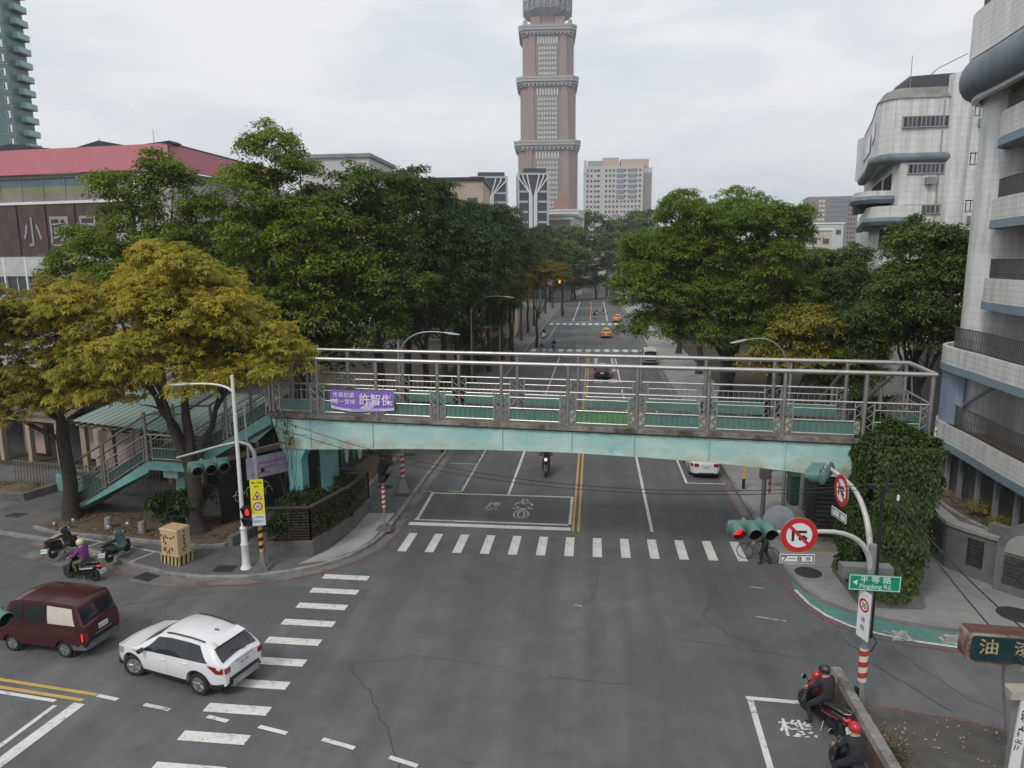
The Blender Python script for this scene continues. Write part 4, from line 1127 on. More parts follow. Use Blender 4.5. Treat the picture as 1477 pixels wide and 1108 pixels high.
mb = MB(); mb.bbox((-6.6, -1.6, 18.6), (6.4, -.31, 19.2)); mb.build('eave', mat('pale eave', (0.5, 0.49, 0.46), .8), gs)
gs.scale = (1.93, 1.9, 1.46)
wh_ = simple_block('white_roof_house', 'white rooftop house with striped side and a red brick box on top', (-14.2, 300, 0), 15, 18, 33.5, mat('white paint wall', (0.58, 0.58, 0.57), .7, var=.08), -6, WHITEP, ((25, 2, 1.8, 1.8),))
for z in (26, 29, 31.5):
    mb = MB(); mb.bbox((1.6, -.3, z), (7.4, -.1, z + .4)); mb.build('grey_band', GREYW, wh_)
mb = MB(); mb.bbox((-3, 1, 34.01), (3, 8, 38.5)); mb.build('brick_box', mat('faded red brick', (0.32, 0.19, 0.17), .85, var=.1), wh_)
bt = thing('mauve_office_tower', 'distant mauve brown office tower with glass middle right of the trees', 'building', (157.5, 505, 0), R(-6))
mb = MB(); mb.bbox((-16, 0, 0), (15.5, 20, 54.5)); mb.build('wall', mat('mauve brown cladding', (0.27, 0.215, 0.20), .7, var=.06, scale=.1), bt)
mb = MB(); mb.bbox((-3.5, -.6, 4), (8, -.002, 53.4)); mb.build('glass_middle', DGL, bt)
o = grid_windows('white_window_column', bt, -9.5, -5, 8, 53, 2, 15, 1.7, 1.6, -.1, WHT, .3)
o = grid_windows('dark_window_column', bt, 9, 14.5, 8, 53, 3, 15, 1.1, 1.5, -.1, WIN, .3)
o = grid_windows('glass_middle_bands', bt, -3.4, 7.9, 6, 53, 1, 15, 11, .7, -.7, mat('grey violet band', (0.25, 0.235, 0.25), .6), .2)
simple_block('low_cream_house', 'low cream and white house showing between right trees and white block', (58, 200, 0), 9, 12, 20.4, mat('cream white plaster', (0.5, 0.47, 0.38), .8, var=.1), -4, WHITEP, ((17, 3, 1.6, 1.3),))
simple_block('grey_white_house', 'small grey white stepped house left of the low cream house', (79, 262, 0), 13, 12, 25, mat('white grey plaster', (0.5, 0.52, 0.53), .8, var=.1), -4, WHITEP, ((21.5, 4, 1.6, 1.5),))
simple_block('distant_grey_house', 'tiny grey flat house at foot of the pale apartment block', (-2.5, 300, 0), 8, 10, 23.6, mat('distant grey plaster', (0.42, 0.41, 0.40), .8), 0, None, ((20.5, 3, 1.1, 1.1),))

# far hills
def hills(name, x0, x1, y, hs, m_):
    rh = random.Random(4)
    mb = MB(); n_ = 60
    rings = []
    for i in range(n_ + 1):
        x = x0 + (x1 - x0) * i / n_
        h = hs * (0.55 + 0.25 * math.sin(i * .31 + 1) + 0.14 * math.sin(i * .83) + .06 * rh.random())
        rings.append([(x, y - 500, -.3), (x, y - 150, h * .6), (x, y, h), (x, y + 500, -.3)])
    mb.loft(rings, False, False)
    return struct(mb.build(name, m_, smooth=80))
hills('hills', -1500, 2200, 3300, 250, mat('far wooded hill', (0.05, 0.08, 0.07), .95, var=.3, scale=.004))

# low sheltered building with the green metal roof, behind the stairs
lh = thing('green_roofed_shelter', 'low building with pale green corrugated roof behind the footbridge stairs', 'shelter', (-25, 36, 0))
ROOFG = mat('pale green roof sheet', (0.235, 0.33, 0.285), .5, .1, var=.12, scale=.8, dirt=(.30, .35, .31), dscale=.7, dpos=.52)
A0, A1 = Vector((-31.2, 38.2, 3.35)), Vector((-17.6, 34.2, 3.35))
B0, B1 = Vector((-29.5, 43.2, 4.6)), Vector((-17.2, 40.0, 4.6))
for k in range(26):
    t0, t1 = k / 26, (k + 1) / 26
    a, b, c, d = A0.lerp(A1, t0), A0.lerp(A1, t1), B0.lerp(B1, t1), B0.lerp(B1, t0)
    e1 = (b - a) * .18
    mb = MB(); up1 = Vector((0, 0, .055))
    mb.loft([[a, a + e1 * .7 + up1, a + e1 + up1, a + e1 * 1.7, b], [d, d + e1 * .7 + up1, d + e1 + up1, d + e1 * 1.7, c]], False, False)
    o = mb.build('roof_sheet', ROOFG, lh); o.location = (25, -36, 0)
def lhx(mb, name, m_):
    o = mb.build(name, m_, lh); o.location = (25, -36, 0); return o
mb = MB(); mb.beam(A0 + Vector((0.1, .25, -.16)), A1 + Vector((0, .25, -.16)), .2, .26); lhx(mb, 'eave_beam', mat('timber cream beam', (0.27, 0.215, 0.15), .8, var=.2, scale=2))
for k in range(22):
    p = A0.lerp(A1, (k + .5) / 22) + Vector((0, .02, -.09))
    mb = MB(); mb.box(p, (.12, .5, .09), -.28); lhx(mb, 'rafter_end', mat('dark rafter', (0.06, 0.05, 0.04), .8))
for k in range(6):
    p = A0.lerp(A1, (k + .1) / 6) + Vector((.1, .55, 0))
    mb = MB(); mb.bbox((p.x - .16, p.y - .16, 0), (p.x + .16, p.y + .16, 3.1)); lhx(mb, 'pillar', mat('cream pillar', (0.36, 0.30, 0.22), .8, var=.15))
mb = MB(); mb.slab([(-30.5, 42.0, 0), (-17.4, 38.8, 0), (-17.4, 38.8, 3.9), (-30.5, 42.0, 3.9)], (0, .2, 0)); lhx(mb, 'back_wall', mat('shaded dark wall', (0.055, 0.055, 0.052), .85, var=.3, scale=.6))  # dark colour stands for the shade inside the shelter
mb = MB(); mb.slab([(-31.0, 39.6, 0), (-26.5, 38.3, 0), (-26.5, 38.3, 2.5), (-31, 39.6, 2.5)], (0, .15, 0)); lhx(mb, 'pale_wall_panel', mat('pinkish cream wall', (0.42, 0.33, 0.29), .8, var=.15))
# dark board wall with the drawn mural and lilac poster, below the bridge head
bw = thing('dark_mural_wall', 'black boarded wall with white line mural below the bridge stairs', 'wall', (-16.2, 33.2, 0), R(60))
for k in range(9):
    mb = MB(); mb.box((-2.6 + k * .82, 0, 1.65), (.80, .14, 3.3)); mb.build('board', mat('near black board', (0.013, 0.013, 0.014), .7, var=.3), bw)
mb = MB(); mb.box((.7, .0, 3.42), (7.5, .3, .22)); mb.build('capping', mat('timber cream beam', (0.27, 0.215, 0.15)), bw)
rs = random.Random(11)
for k in range(9):
    c0 = Vector((-2.3 + rs.uniform(0, 1.9), -.085, .6 + rs.uniform(0, 1.5)))
    mb = MB(); mb.tube([c0 + Vector((.28 * math.cos(a) * rs.uniform(.5, 1.2), 0, .3 * math.sin(a))) for a in [i * .55 for i in range(rs.randint(5, 10))]], .014, 4); mb.build('mural_line', WHITEP, bw)
po = tag(link('poster_banner', bpy.data.meshes.new('poster_banner')), 'pale lilac printed banner with pink drawings hung on the black wall', 'banner')
mb = MB(); mb.slab([(-1.3, 0, 0), (1.3, 0, 0.0), (1.3, 0, 1.05), (-1.3, 0, 1.05)], (0, .02, 0))
bpy.data.objects.remove(po)
po = mb.build('poster_banner', mat('lilac print', (0.52, 0.48, 0.64), .7, var=.22, scale=2.2, dirt=(.52, .50, .56), dscale=1.5, dpos=.5)); po.location = (-15.35, 31.4, 2.55); po.rotation_euler = (0, 0, R(52))
tag(po, 'pale lilac printed banner with pink drawings hung near the black wall', 'banner')
fr = face_frame((0, -.004, 0), (0, -1, 0))
for z, w, x in ((.68, 1.5, -.15), (.45, 1.2, -.3), (.2, .9, -.6)):
    mb = MB(); mb.bbox((x - w / 2, -.012, z - .05), (x + w / 2, -.004, z + .05)); mb.build('printed_stripe', mat('rose print', (0.45, 0.24, 0.42), .7, var=.35, scale=6), po)
for x, z in ((-.55, .25), (.8, .3), (1.0, .75)):
    mb = MB(); mb.lathe([(.001, 0), (.12, .004), (.12, .008), (.001, .012)], (x, -.006, z), 12, Matrix.Rotation(R(90), 3, 'X')); mb.build('printed_figure', mat('pink print', (0.55, 0.22, 0.30), .7), po)
    mb = MB(); mb.lathe([(.001, 0), (.10, .004), (.10, .008), (.001, .012)], (x + .02, -.02, z + .09), 12, Matrix.Rotation(R(90), 3, 'X')); mb.build('printed_figure', INK, po)
# painted panels behind the bridge, under the trees
mw_ = thing('painted_garden_wall', 'long garden wall with white and green painted leaf panels behind the footbridge', 'wall', (-15.3, 36.6, 0), R(84))
for k in range(6):
    mb = MB(); mb.box((k * 2.7, 0, 1.15), (2.62, .2, 2.3)); p_ = mb.build('wall_panel', mat('mural dark green', (0.03, 0.05, 0.04), .8, var=.3, scale=1.5), mw_)
    for j in range(3):
        cx2 = k * 2.7 - .9 + j * .85
        pts = [(cx2 + .36 * math.sin(a) * (1 if j % 2 else .7), -.106 + 0.0, 1.2 + .85 * math.cos(a) * (1 if j % 2 else .7)) for a in [i * PI / 5 for i in range(10)]]
        mb = MB(); mb.slab([(-.0 + x, y + .207 * (0), z) for x, y, z in pts], (0, -.006, 0)); mb.build('painted_leaf', mat('mural white', (0.5, 0.5, 0.48), .8, var=.1) if (k + j) % 2 else mat('mural green', (0.05, 0.21, 0.13), .8, var=.2), mw_)

# brown roofed house and planted ground at far left, under the left tree
bh = thing('brown_roofed_house', 'low house with brown roof and cream eaves half hidden behind the far left tree', 'building', (-39.5, 41, 0), R(-12))
mb = MB(); mb.bbox((-9, 1.2, 0), (7.2, 7, 3.2)); mb.build('wall', mat('shaded dark wall', (0.055, 0.055, 0.052)), bh)  # same dark wall colour, standing for shade under the canopy
mb = MB(); mb.loft([[(-9.5, -.6, 3.3), (7.8, -.6, 3.3), (7.8, -.6, 3.42), (-9.5, -.6, 3.42)], [(-9.5, 4.5, 5.2), (7.8, 4.5, 5.2), (7.8, 4.5, 5.32), (-9.5, 4.5, 5.32)]]); mb.build('roof', mat('brown roof tile', (0.13, 0.105, 0.08), .85, var=.3, scale=3), bh)
mb = MB(); mb.bbox((-9.4, -.5, 2.95), (7.6, -.1, 3.28)); mb.build('eave_beam', mat('timber cream beam', (0.27, 0.215, 0.15)), bh)
for k in range(7):
    x = -8.4 + k * 2.5
    mb = MB(); mb.bbox((x - .16, -.45, 0), (x + .16, -.13, 2.94)); mb.build('pillar', mat('cream pillar', (0.36, 0.30, 0.22)), bh)
    if k % 2 == 0:
        mb = MB(); mb.bbox((x + .3, .9, .4), (x + 2.1, 1.18, 2.4)); mb.build('pale_wall_panel', mat('pinkish cream wall', (0.42, 0.33, 0.29)), bh)
def ground_patch(nm, poly, m_, z=PZ + .02):
    mb = MB(); mb.prism(poly, PZ - .05, z); return struct(mb.build(nm, m_))
DSOIL = mat('dark shaded soil', (0.055, 0.045, 0.033), .95, var=.35, scale=2, bump=.5, bscale=9, dirt=(0.05, 0.06, 0.03), dscale=.7, dpos=.5)  # soil coloured darker for the shade under the trees
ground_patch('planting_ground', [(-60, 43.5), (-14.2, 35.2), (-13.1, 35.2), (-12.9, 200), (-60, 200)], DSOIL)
gb_ = ground_patch('tree_strip', [(-14.4, 34.4), (-12.7, 34.6), (-12.7, 43.5), (-14.6, 43.5)], SOIL, PZ + .05)
mb = MB(); mb.kerb([(-14.5, 34.3), (-12.6, 34.5), (-12.6, 43.6)], .14, PZ - .02, PZ + .12, 0); mb.build('bed_kerb', CONC_K, gb_)
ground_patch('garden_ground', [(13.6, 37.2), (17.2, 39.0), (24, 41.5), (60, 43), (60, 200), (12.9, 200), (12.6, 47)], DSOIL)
# ------------------------------------------------------------------ the footbridge (local x along the deck, y across it away from us)
BO = Vector((-12.17, 29.6, 0))
BA = R(-6.21)
fb = thing('footbridge', 'turquoise steel footbridge with tubular railings and green panels spanning the road', 'footbridge', BO, BA)

def bw_pt(x, y, z):
    """Bridge point to world."""
    return Vector((BO.x + x * math.cos(BA) - y * math.sin(BA), BO.y + x * math.sin(BA) + y * math.cos(BA), z))

def teal_mat(name, col, faded, deep, rust_z=None):
    m = bpy.data.materials.new(name); m.use_nodes = True
    n, l, b, t = nodes_of(m)
    o = t.outputs['Object']
    a = noise(n, l, o, 0.5, 7, 0.65, (1, 1, 2.2))
    s = noise(n, l, o, 1.0, 6, 0.7, (2.0, 2.0, 0.35))
    c = mixc(n, l, rng(n, l, a, 0.38, 0.66), col, faded)
    c = mixc(n, l, rng(n, l, s, 0.55, 0.75, 0, .7), c, faded)
    c = mixc(n, l, rng(n, l, noise(n, l, o, 0.75, 8, 0.75, (.7, 1, 2)), 0.56, 0.66, 0, .85), c, deep)
    # rust bleeding along the lower edges and a darker, uneven band towards the top
    r1 = rng(n, l, noise(n, l, o, 0.45, 8, 0.75), 0.47, 0.62)
    if rust_z:
        sp = n.new('ShaderNodeSeparateXYZ'); l.new(o, sp.inputs[0])
        zz = rng(n, l, math_(n, l, 'ADD', sp.outputs[2], math_(n, l, 'MULTIPLY', noise(n, l, o, 1.5, 5), .3)), rust_z + .12, rust_z + .36, 1, 0)
        f = math_(n, l, 'MULTIPLY', r1, zz)
        c = mixc(n, l, f, c, (0.23, 0.135, 0.05))
        z2 = rng(n, l, math_(n, l, 'ADD', sp.outputs[2], math_(n, l, 'MULTIPLY', s, .5)), 5.85, 6.05, 0, .75)
        c = mixc(n, l, z2, c, (0.10, 0.16, 0.14))
        z3 = math_(n, l, 'MULTIPLY', rng(n, l, noise(n, l, o, .8, 6), .42, .62, 0, .6), rng(n, l, sp.outputs[2], rust_z + .2, rust_z + .6, 1, 0))
        c = mixc(n, l, z3, c, (0.42, 0.44, 0.33))
    else:
        c = mixc(n, l, math_(n, l, 'MULTIPLY', r1, .4), c, (0.20, 0.15, 0.08))
    l.new(c, b.inputs['Base Color'])
    b.inputs['Roughness'].default_value = 0.55
    return m
TEALP = teal_mat('turquoise bridge paint', (0.29, 0.53, 0.50), (0.50, 0.66, 0.61), (0.11, 0.39, 0.35), 4.7)
TEALS = teal_mat('turquoise stair paint', (0.14, 0.36, 0.33), (0.22, 0.44, 0.40), (0.06, 0.24, 0.21))
TEALPIER = teal_mat('turquoise pier paint', (0.13, 0.42, 0.42), (0.24, 0.47, 0.46), (0.08, 0.33, 0.32))
PANEL = mat('green panel sheet', (0.095, 0.20, 0.17), 0.45, var=.22, scale=.9, dirt=(0.10, 0.22, 0.19), dscale=.8, dpos=.5)
PANEL2 = mat('brighter green panel sheet', (0.10, 0.25, 0.10), 0.45, var=.22, scale=.9)
SLABC = mat('bridge edge concrete', (0.25, 0.235, 0.21), .9, var=.3, scale=2.5, bump=.3, dirt=(0.075, 0.05, 0.034), dscale=1.1, dpos=.42)
PALEP = mat('pale lattice plate', (0.36, 0.40, 0.33), .6, var=.2, scale=3)
W_ = 3.1            # deck width
LX = [0.0, 2.82, 5.62, 8.42, 11.22, 14.0, 16.76, 19.55, 22.4, 24.62]
# deck
mb = MB(); mb.bbox((-2.35, 0.06, 5.72), (24.75, W_ + .05, 5.93)); mb.build('deck_slab', mat('deck concrete', (0.22, 0.215, 0.205), .9, var=.2, scale=1.2), fb)
for y0, y1 in ((-.14, 0.055), (W_ + .055, W_ + .22)):
    mb = MB(); mb.bbox((-2.4, y0, 5.79), (24.85, y1, 5.965)); mb.build('deck_edge', SLABC, fb)
# box girder with a haunch towards the right-hand end
bot = [(-2.35, 5.70), (-1.95, 4.38), (-.45, 4.38), (1.5, 4.50), (4, 4.64), (7.7, 4.80), (11.2, 4.87), (14.1, 4.84), (16.8, 4.78), (19.8, 4.60), (22.5, 4.40), (24.2, 4.30), (24.2, 5.70)]
mb = MB(); mb.slab([(x, 0.0, z) for x, z in bot], (0, .35, 0)); mb.build('girder', TEALP, fb)
mb = MB(); mb.slab([(x, W_ - .35, z) for x, z in bot], (0, .35, 0)); mb.build('girder', TEALP, fb)
under = bot[1:-1]
mb = MB(); mb.loft([[(x, .36, z + .25), (x, W_ - .36, z + .25), (x, W_ - .36, z + .33), (x, .36, z + .33)] for x, z in under]); mb.build('soffit_plate', TEALPIER, fb)
mb = MB(); mb.loft([[(x, -.07, z - .035), (x, .45, z - .035), (x, .45, z - .002), (x, -.07, z - .002)] for x, z in under]); mb.build('bottom_flange', TEALP, fb)
for x in [-.45] + [2.55, 8.42, 11.35, 13.9, 16.8, 19.65]:
    zb = np.interp(x, [p[0] for p in under], [p[1] for p in under])
    mb = MB(); mb.bbox((x - .035, -.06, zb), (x + .035, -.002, 5.69)); mb.build('web_stiffener', TEALP, fb)
for x in (8.75, 9.5):
    mb = MB()
    for r_ in range(7):
        for c_ in range(2):
            mb.lathe([(.03, 0), (.028, .014), (.001, .016)], (x + c_ * .16, -.001, 4.95 + r_ * .105), 6, Matrix.Rotation(R(90), 3, 'X'))
    o = mb.build('splice_bolts', TEALP, fb, kind='stuff')
mb = MB(); mb.bbox((-1.95, -.05, 5.02), (-.45, -.003, 5.09)); mb.build('web_stiffener', TEALP, fb)
# piers
for x, y in ((-1.32, .30), (-1.05, 2.75)):
    mb = MB(); mb.bbox((x - .34, y - .3, 0.1), (x + .34, y + .3, 3.85)); mb.loft([[(x - .34, y - .3, 3.85), (x + .34, y - .3, 3.85), (x + .34, y + .3, 3.85), (x - .34, y + .3, 3.85)], [(x - .64, y - .3, 4.34), (x + .60, y - .3, 4.34), (x + .60, y + .3, 4.34), (x - .64, y + .3, 4.34)]]); mb.build('pier', TEALPIER, fb)
for x, y in ((23.2, .35), (23.2, 2.6)):
    mb = MB(); mb.bbox((x - .34, y - .3, 0.1), (x + .34, y + .3, 4.3)); mb.build('pier', TEALPIER, fb)

def pt(p):
    return Vector(p)

def rail_run(p0, p1, h_hand=1.38, bays=1, bar_step=.2, panel=None, posts=True, top=None, side=1, label_panel=None, off=-.07, mark=None, topr=.075, half=.30):
    """One railing bay or more from floor point p0 to floor point p1: handrail, second rail, panel with its frame, bars."""
    p0, p1 = Vector(p0), Vector(p1)
    up_ = Vector((0, 0, 1))
    mb = MB(); mb.tube([p0 + up_ * h_hand, p1 + up_ * h_hand], .038, 8); mb.build('handrail', STEEL, fb, 40)
    for k in range(bays):
        a, b = p0.lerp(p1, k / bays), p0.lerp(p1, (k + 1) / bays)
        L = (b - a).length
        if L < 2 * half + .4:
            continue
        d = (b - a).normalized()
        ia, ib = a + d * half, b - d * half
        fr_ = MB()
        fr_.tube([ia + up_ * 1.10, ib + up_ * 1.10], .020, 6)
        fr_.tube([ia + up_ * .64, ib + up_ * .64], .024, 6)
        fr_.tube([ia + up_ * .13, ib + up_ * .13], .024, 6)
        for q in (ia, ib):
            fr_.beam(q + up_ * .04, q + up_ * 1.34, .05, .05, (1, 0, 0))
        f_ = fr_.build('railing_frame', STEEL, fb, 40)
        bars = MB()
        n_ = max(2, int((ib - ia).length / bar_step))
        for i in range(1, n_):
            q = ia.lerp(ib, i / n_)
            bars.tube([q + up_ * .13, q + up_ * 1.10], .012, 5)
        o = bars.build('railing_bars', STEEL_D, f_); o['kind'] = 'stuff'
        mb = MB(); nn = Vector((-d.y, d.x, 0)) * .035 * side
        mb.slab([ia + up_ * .15 + nn, ib + up_ * .15 + nn, ib + up_ * .62 + nn, ia + up_ * .62 + nn], nn * .4); mb.build('green_panel', (PANEL2 if mark == k else PANEL) if panel is None else panel, fb)
        # zigzag lattices either side of each post
        for e0, e1 in ((a + d * .07, ia), (ib, b - d * .07)):
            zz = MB(); pts = []
            for i in range(8):
                pts.append((e0 if i % 2 == 0 else e1) + up_ * (.10 + i * .175))
            for i in range(7):
                zz.beam(pts[i], pts[i + 1], .016, .05, (d.y, -d.x, 0))
            zz.build('zigzag_lattice', STEEL, fb)

Z0 = 5.97
def big_post(x, y, z0, z1):
    mb = MB(); mb.tube([(x, y, z0), (x, y, z1)], .078, 10); mb.lathe([(.13, 0), (.13, .03), (.08, .05)], (x, y, z0), 10); mb.build('post', STEEL_D, fb, 40)
allx = [-2.2] + LX
for y in (0.0, W_):
    for i, x in enumerate(allx):
        if y > 0 and i == len(allx) - 1:
            pass
        big_post(x, y, 5.97, 8.42)
    mb = MB(); mb.tube([(-2.3, y, 8.47), (24.74, y, 8.47)], .088, 10); mb.build('top_rail', STEEL, fb, 40)
    for i in range(len(allx) - 1):
        if y > 0 and i == len(allx) - 2:
            continue      # the right-hand stairs start here
        rail_run((allx[i] + .03, y, Z0), (allx[i + 1] - .03, y, Z0), side=(1 if y == 0 else -1), mark=(0 if (i == 5 and y == 0) else None))
        if y == 0 and i < 9:
            for s in (.2, -.2):
                px = (allx[i] if s > 0 else allx[i + 1]) + s
                mb = MB(); mb.bbox((px - .1, .05, 6.08), (px + .1, .06, 6.62)); mb.build('lattice_plate', PALEP if i > 4 else STEEL_D, fb)
for x in (-2.25, 24.7):
    mb = MB(); mb.tube([(x, .05, 8.47), (x, W_ - .05, 8.47)], .088, 10); mb.build('top_rail', STEEL, fb, 40)
rail_run((24.65, .08, Z0), (24.65, W_ - .08, Z0))

# stairs at the left end: two flights and a landing, straight on from the deck
flights = [((-2.4, 5.93), (-7.0, 3.25), 16), ((-9.15, 3.25), (-14.3, 0.14), 19)]
STAIR_D = mat('stair tread concrete', (0.17, 0.165, 0.155), .9, var=.25, scale=2)
SW = 2.1
for (xa, za), (xb, zb), n_ in flights:
    for y in (0.0, SW - .12):
        mb = MB(); mb.slab([(xa, y, za + .02), (xb, y, zb + .02), (xb - .25 if zb < 1 else xb, y, zb - (.14 if zb < 1 else .40)), (xa, y, za - .52)], (0, .12, 0)); mb.build('stringer', TEALS, fb)
    for k in range(n_):
        x0 = xa + (xb - xa) * k / n_; z0 = za + (zb - za) * (k + 1) / n_
        x1 = xa + (xb - xa) * (k + 1) / n_
        mb = MB(); mb.bbox((x1 - .02, .13, z0 - .05), (x0, SW - .13, z0)); mb.bbox((x0 - .03, .13, z0 + .002), (x0, SW - .13, z0 - (zb - za) / n_ - .05)); mb.build('stair_tread', STAIR_D, fb)
mb = MB(); mb.bbox((-9.15, .13, 3.08), (-7.0, SW - .13, 3.25)); mb.build('landing', STAIR_D, fb)
for y in (0.0, SW - .12):
    mb = MB(); mb.bbox((-9.15, y, 2.86), (-7.0, y + .12, 3.27)); mb.build('stringer', TEALS, fb)
mb = MB(); mb.bbox((-8.5, .2, 2.45), (-7.7, SW - .2, 2.85)); mb.build('landing_beam', TEALS, fb)
mb = MB(); mb.bbox((-8.3, .75, 0.1), (-7.8, 1.3, 2.44)); mb.build('pier', TEALPIER, fb)
PGLASS = mat('grey green stair panel', (0.055, 0.12, 0.095), .35, var=.25, scale=1)
segs = [((-2.4, 5.93), (-7.0, 3.3), 2), ((-7.05, 3.3), (-9.1, 3.3), 1), ((-9.15, 3.3), (-14.2, 0.25), 2)]
for y in (0.03, SW - .06):
    for (xa, za), (xb, zb), n_ in segs:
        rail_run((xa, y, za), (xb, y, zb), h_hand=1.3, bays=n_, panel=PGLASS, half=.24, side=-1 if y < 1 else 1, bar_step=.17)
    for (x, z) in ((-2.4, 5.93), (-4.7, 4.6), (-7.0, 3.3), (-9.15, 3.3), (-11.7, 1.8)):
        big_post(x, y, z, z + 2.4)
    mb = MB(); mb.tube([(-2.4, y, 8.36), (-7.05, y, 5.68), (-8.7, y, 5.62), (-9.15, y, 5.5), (-14.0, y, 2.62)], .055, 8); mb.build('stair_top_rail', STEEL_D, fb, 40)
    mb = MB(); mb.tube([(-14.05, y, .16), (-14.05, y, 1.6)], .06, 8); mb.build('post', STEEL_D, fb, 40)
mb = MB(); mb.tube([(-8.7, .03, 5.62), (-8.7, SW - .06, 5.62)], .055, 8); mb.build('stair_top_rail', STEEL_D, fb, 40)
# stairs at the right end run away from us along the pavement
yy0, yy1 = W_ + .1, W_ + 12.2
for x in (22.45, 24.5):
    mb = MB(); mb.slab([(x, yy0, 5.93), (x, yy1, 0.16), (x, yy1, 0.0), (x, yy0 + .2, 5.3)], (.12, 0, 0)); mb.build('stringer', TEALS, fb)
    rail_run((x + .06, yy0, 5.97), (x + .06, yy1, .2), h_hand=1.3, bays=4, half=.24)
    mb = MB(); mb.tube([(x + .06, W_, 8.4), (x + .06, yy1, 2.75)], .07, 8); mb.build('stair_top_rail', STEEL_D, fb, 40)
    for k in range(1, 5):
        y = yy0 + (yy1 - yy0) * k / 4.2; z = 5.97 - (5.8) * k / 4.2
        big_post(x + .06, y, z, z + 2.35)
for k in range(34):
    y0 = yy0 + (yy1 - yy0) * k / 34; z0 = 5.93 - 5.77 * (k + 1) / 34
    mb = MB(); mb.bbox((22.58, y0, z0 - .05), (24.49, y0 + .36, z0)); mb.build('stair_tread', STAIR_D, fb)
mb = MB(); mb.bbox((23.2, yy0 + 5.5, 0.1), (23.8, yy0 + 6.0, 2.75)); mb.build('pier', TEALPIER, fb)
# small creeper on the left pier head comes with the plants

# purple banner tied to the near railing
bn = thing('campaign_banner', 'purple cloth banner with white characters tied to the near railing of the footbridge', 'banner', bw_pt(2.18, -.13, 6.73), BA)
PUR = mat('purple cloth', (0.235, 0.125, 0.50), .75, var=.08, scale=2)
LIL = mat('lilac cloth', (0.60, 0.54, 0.78), .75, var=.06, scale=3)
def cloth(x0, x1, zt, zb, y, m_, name, sag):
    mb = MB(); N1, N2 = 22, 8
    vs = []; fs = []
    for j in range(N2 + 1):
        for i in range(N1 + 1):
            u = i / N1; v = j / N2
            x = x0 + (x1 - x0) * u
            zt_ = zt - .04 * math.sin(PI * u); zb_ = zb(u) if callable(zb) else zb
            z = zt_ + (zb_ - zt_) * v
            vs.append((x, y + .025 * math.sin(u * 9 + v * 2) * (.3 + v) , z - sag * math.sin(PI * u)))
    for j in range(N2):
        for i in range(N1):
            a = j * (N1 + 1) + i
            fs.append((a, a + N1 + 1, a + N1 + 2, a + 1))
    mb.add(vs, fs)
    return mb.build(name, m_, bn, 80)
zbo = lambda u: -.42 - .12 * math.sin(PI * min(1, u * 1.1))
c1 = cloth(-1.5, 1.5, .44, lambda u: -.27 - .13 * math.sin(PI * u ** .8), 0, PUR, 'banner_cloth', .0)
c2 = cloth(-1.5, 1.5, .0, lambda u: -.40 - .13 * math.sin(PI * u ** .8), .012, LIL, 'banner_hem', .0)
fr = face_frame((0, -.062, 0), (0, -1, 0))
BW = mat('banner lettering', (0.72, 0.70, 0.80), .7, var=.04)
lettering('banner_lettering', '許智傑', BW, bn, fr, 1.55, .50, .68, .05, .003, .035)
lettering('banner_lettering', '市長初選', BW, bn, fr, 1.02, .235, -.82, .21, .003, .02)
lettering('banner_lettering', '唯一支持', BW, bn, fr, 1.02, .235, -.80, -.085, .003, .02)
fr = face_frame((0, -.045, 0), (0, -1, 0))
lettering('banner_lettering', '市長初選唯一支持許智傑', PUR, bn, fr, 1.3, .075, .15, -.44, .003, .0)
for x in (-1.5, 1.5):
    mb = MB(); mb.tube([(x, 0, .42), (x * 1.03, .06, .62)], .01, 5); mb.build('tie_cord', BLACKP, bn)
# ------------------------------------------------------------------ trees and other plants
def np_mesh(name, V, quads, mats, mi=None):
    me = bpy.data.meshes.new(name)
    n, k = len(V), len(quads)
    me.vertices.add(n); me.vertices.foreach_set('co', np.ascontiguousarray(V, np.float32).ravel())
    me.loops.add(k * 4); me.loops.foreach_set('vertex_index', np.ascontiguousarray(quads, np.int32).ravel())
    me.polygons.add(k); me.polygons.foreach_set('loop_start', np.arange(0, k * 4, 4, dtype=np.int32))
    me.polygons.foreach_set('loop_total', np.full(k, 4, np.int32))
    for m_ in mats if isinstance(mats, (list, tuple)) else [mats]:
        me.materials.append(m_)
    if mi is not None:
        me.polygons.foreach_set('material_index', np.ascontiguousarray(mi, np.int32))
    me.update(calc_edges=True)
    return me

def unit(a):
    return a / np.maximum(np.linalg.norm(a, axis=1, keepdims=True), 1e-6)

def leaves(pos, nrm, L, Wd, rg, axis=None, fold=.18, droop=.25):
    """One folded four-cornered leaf at each position."""
    N = len(pos)
    if axis is None:
        axis = rg.normal(size=(N, 3))
    axis = axis - nrm * (axis * nrm).sum(1, keepdims=True)
    axis = unit(axis)
    side = np.cross(nrm, axis)
    Ls = (L * rg.uniform(.7, 1.3, (N, 1))); Ws = Ls * (Wd / L)
    tip = pos + axis * Ls; tip[:, 2] -= droop * Ls[:, 0]
    mid = pos + axis * Ls * .5 - nrm * Ws * fold
    V = np.stack([pos, mid + side * Ws * .5 + nrm * Ws * fold * 2, tip, mid - side * Ws * .5 + nrm * Ws * fold * 2], 1).reshape(-1, 3)
    q = np.arange(N * 4, dtype=np.int32).reshape(N, 4)
    return V, q

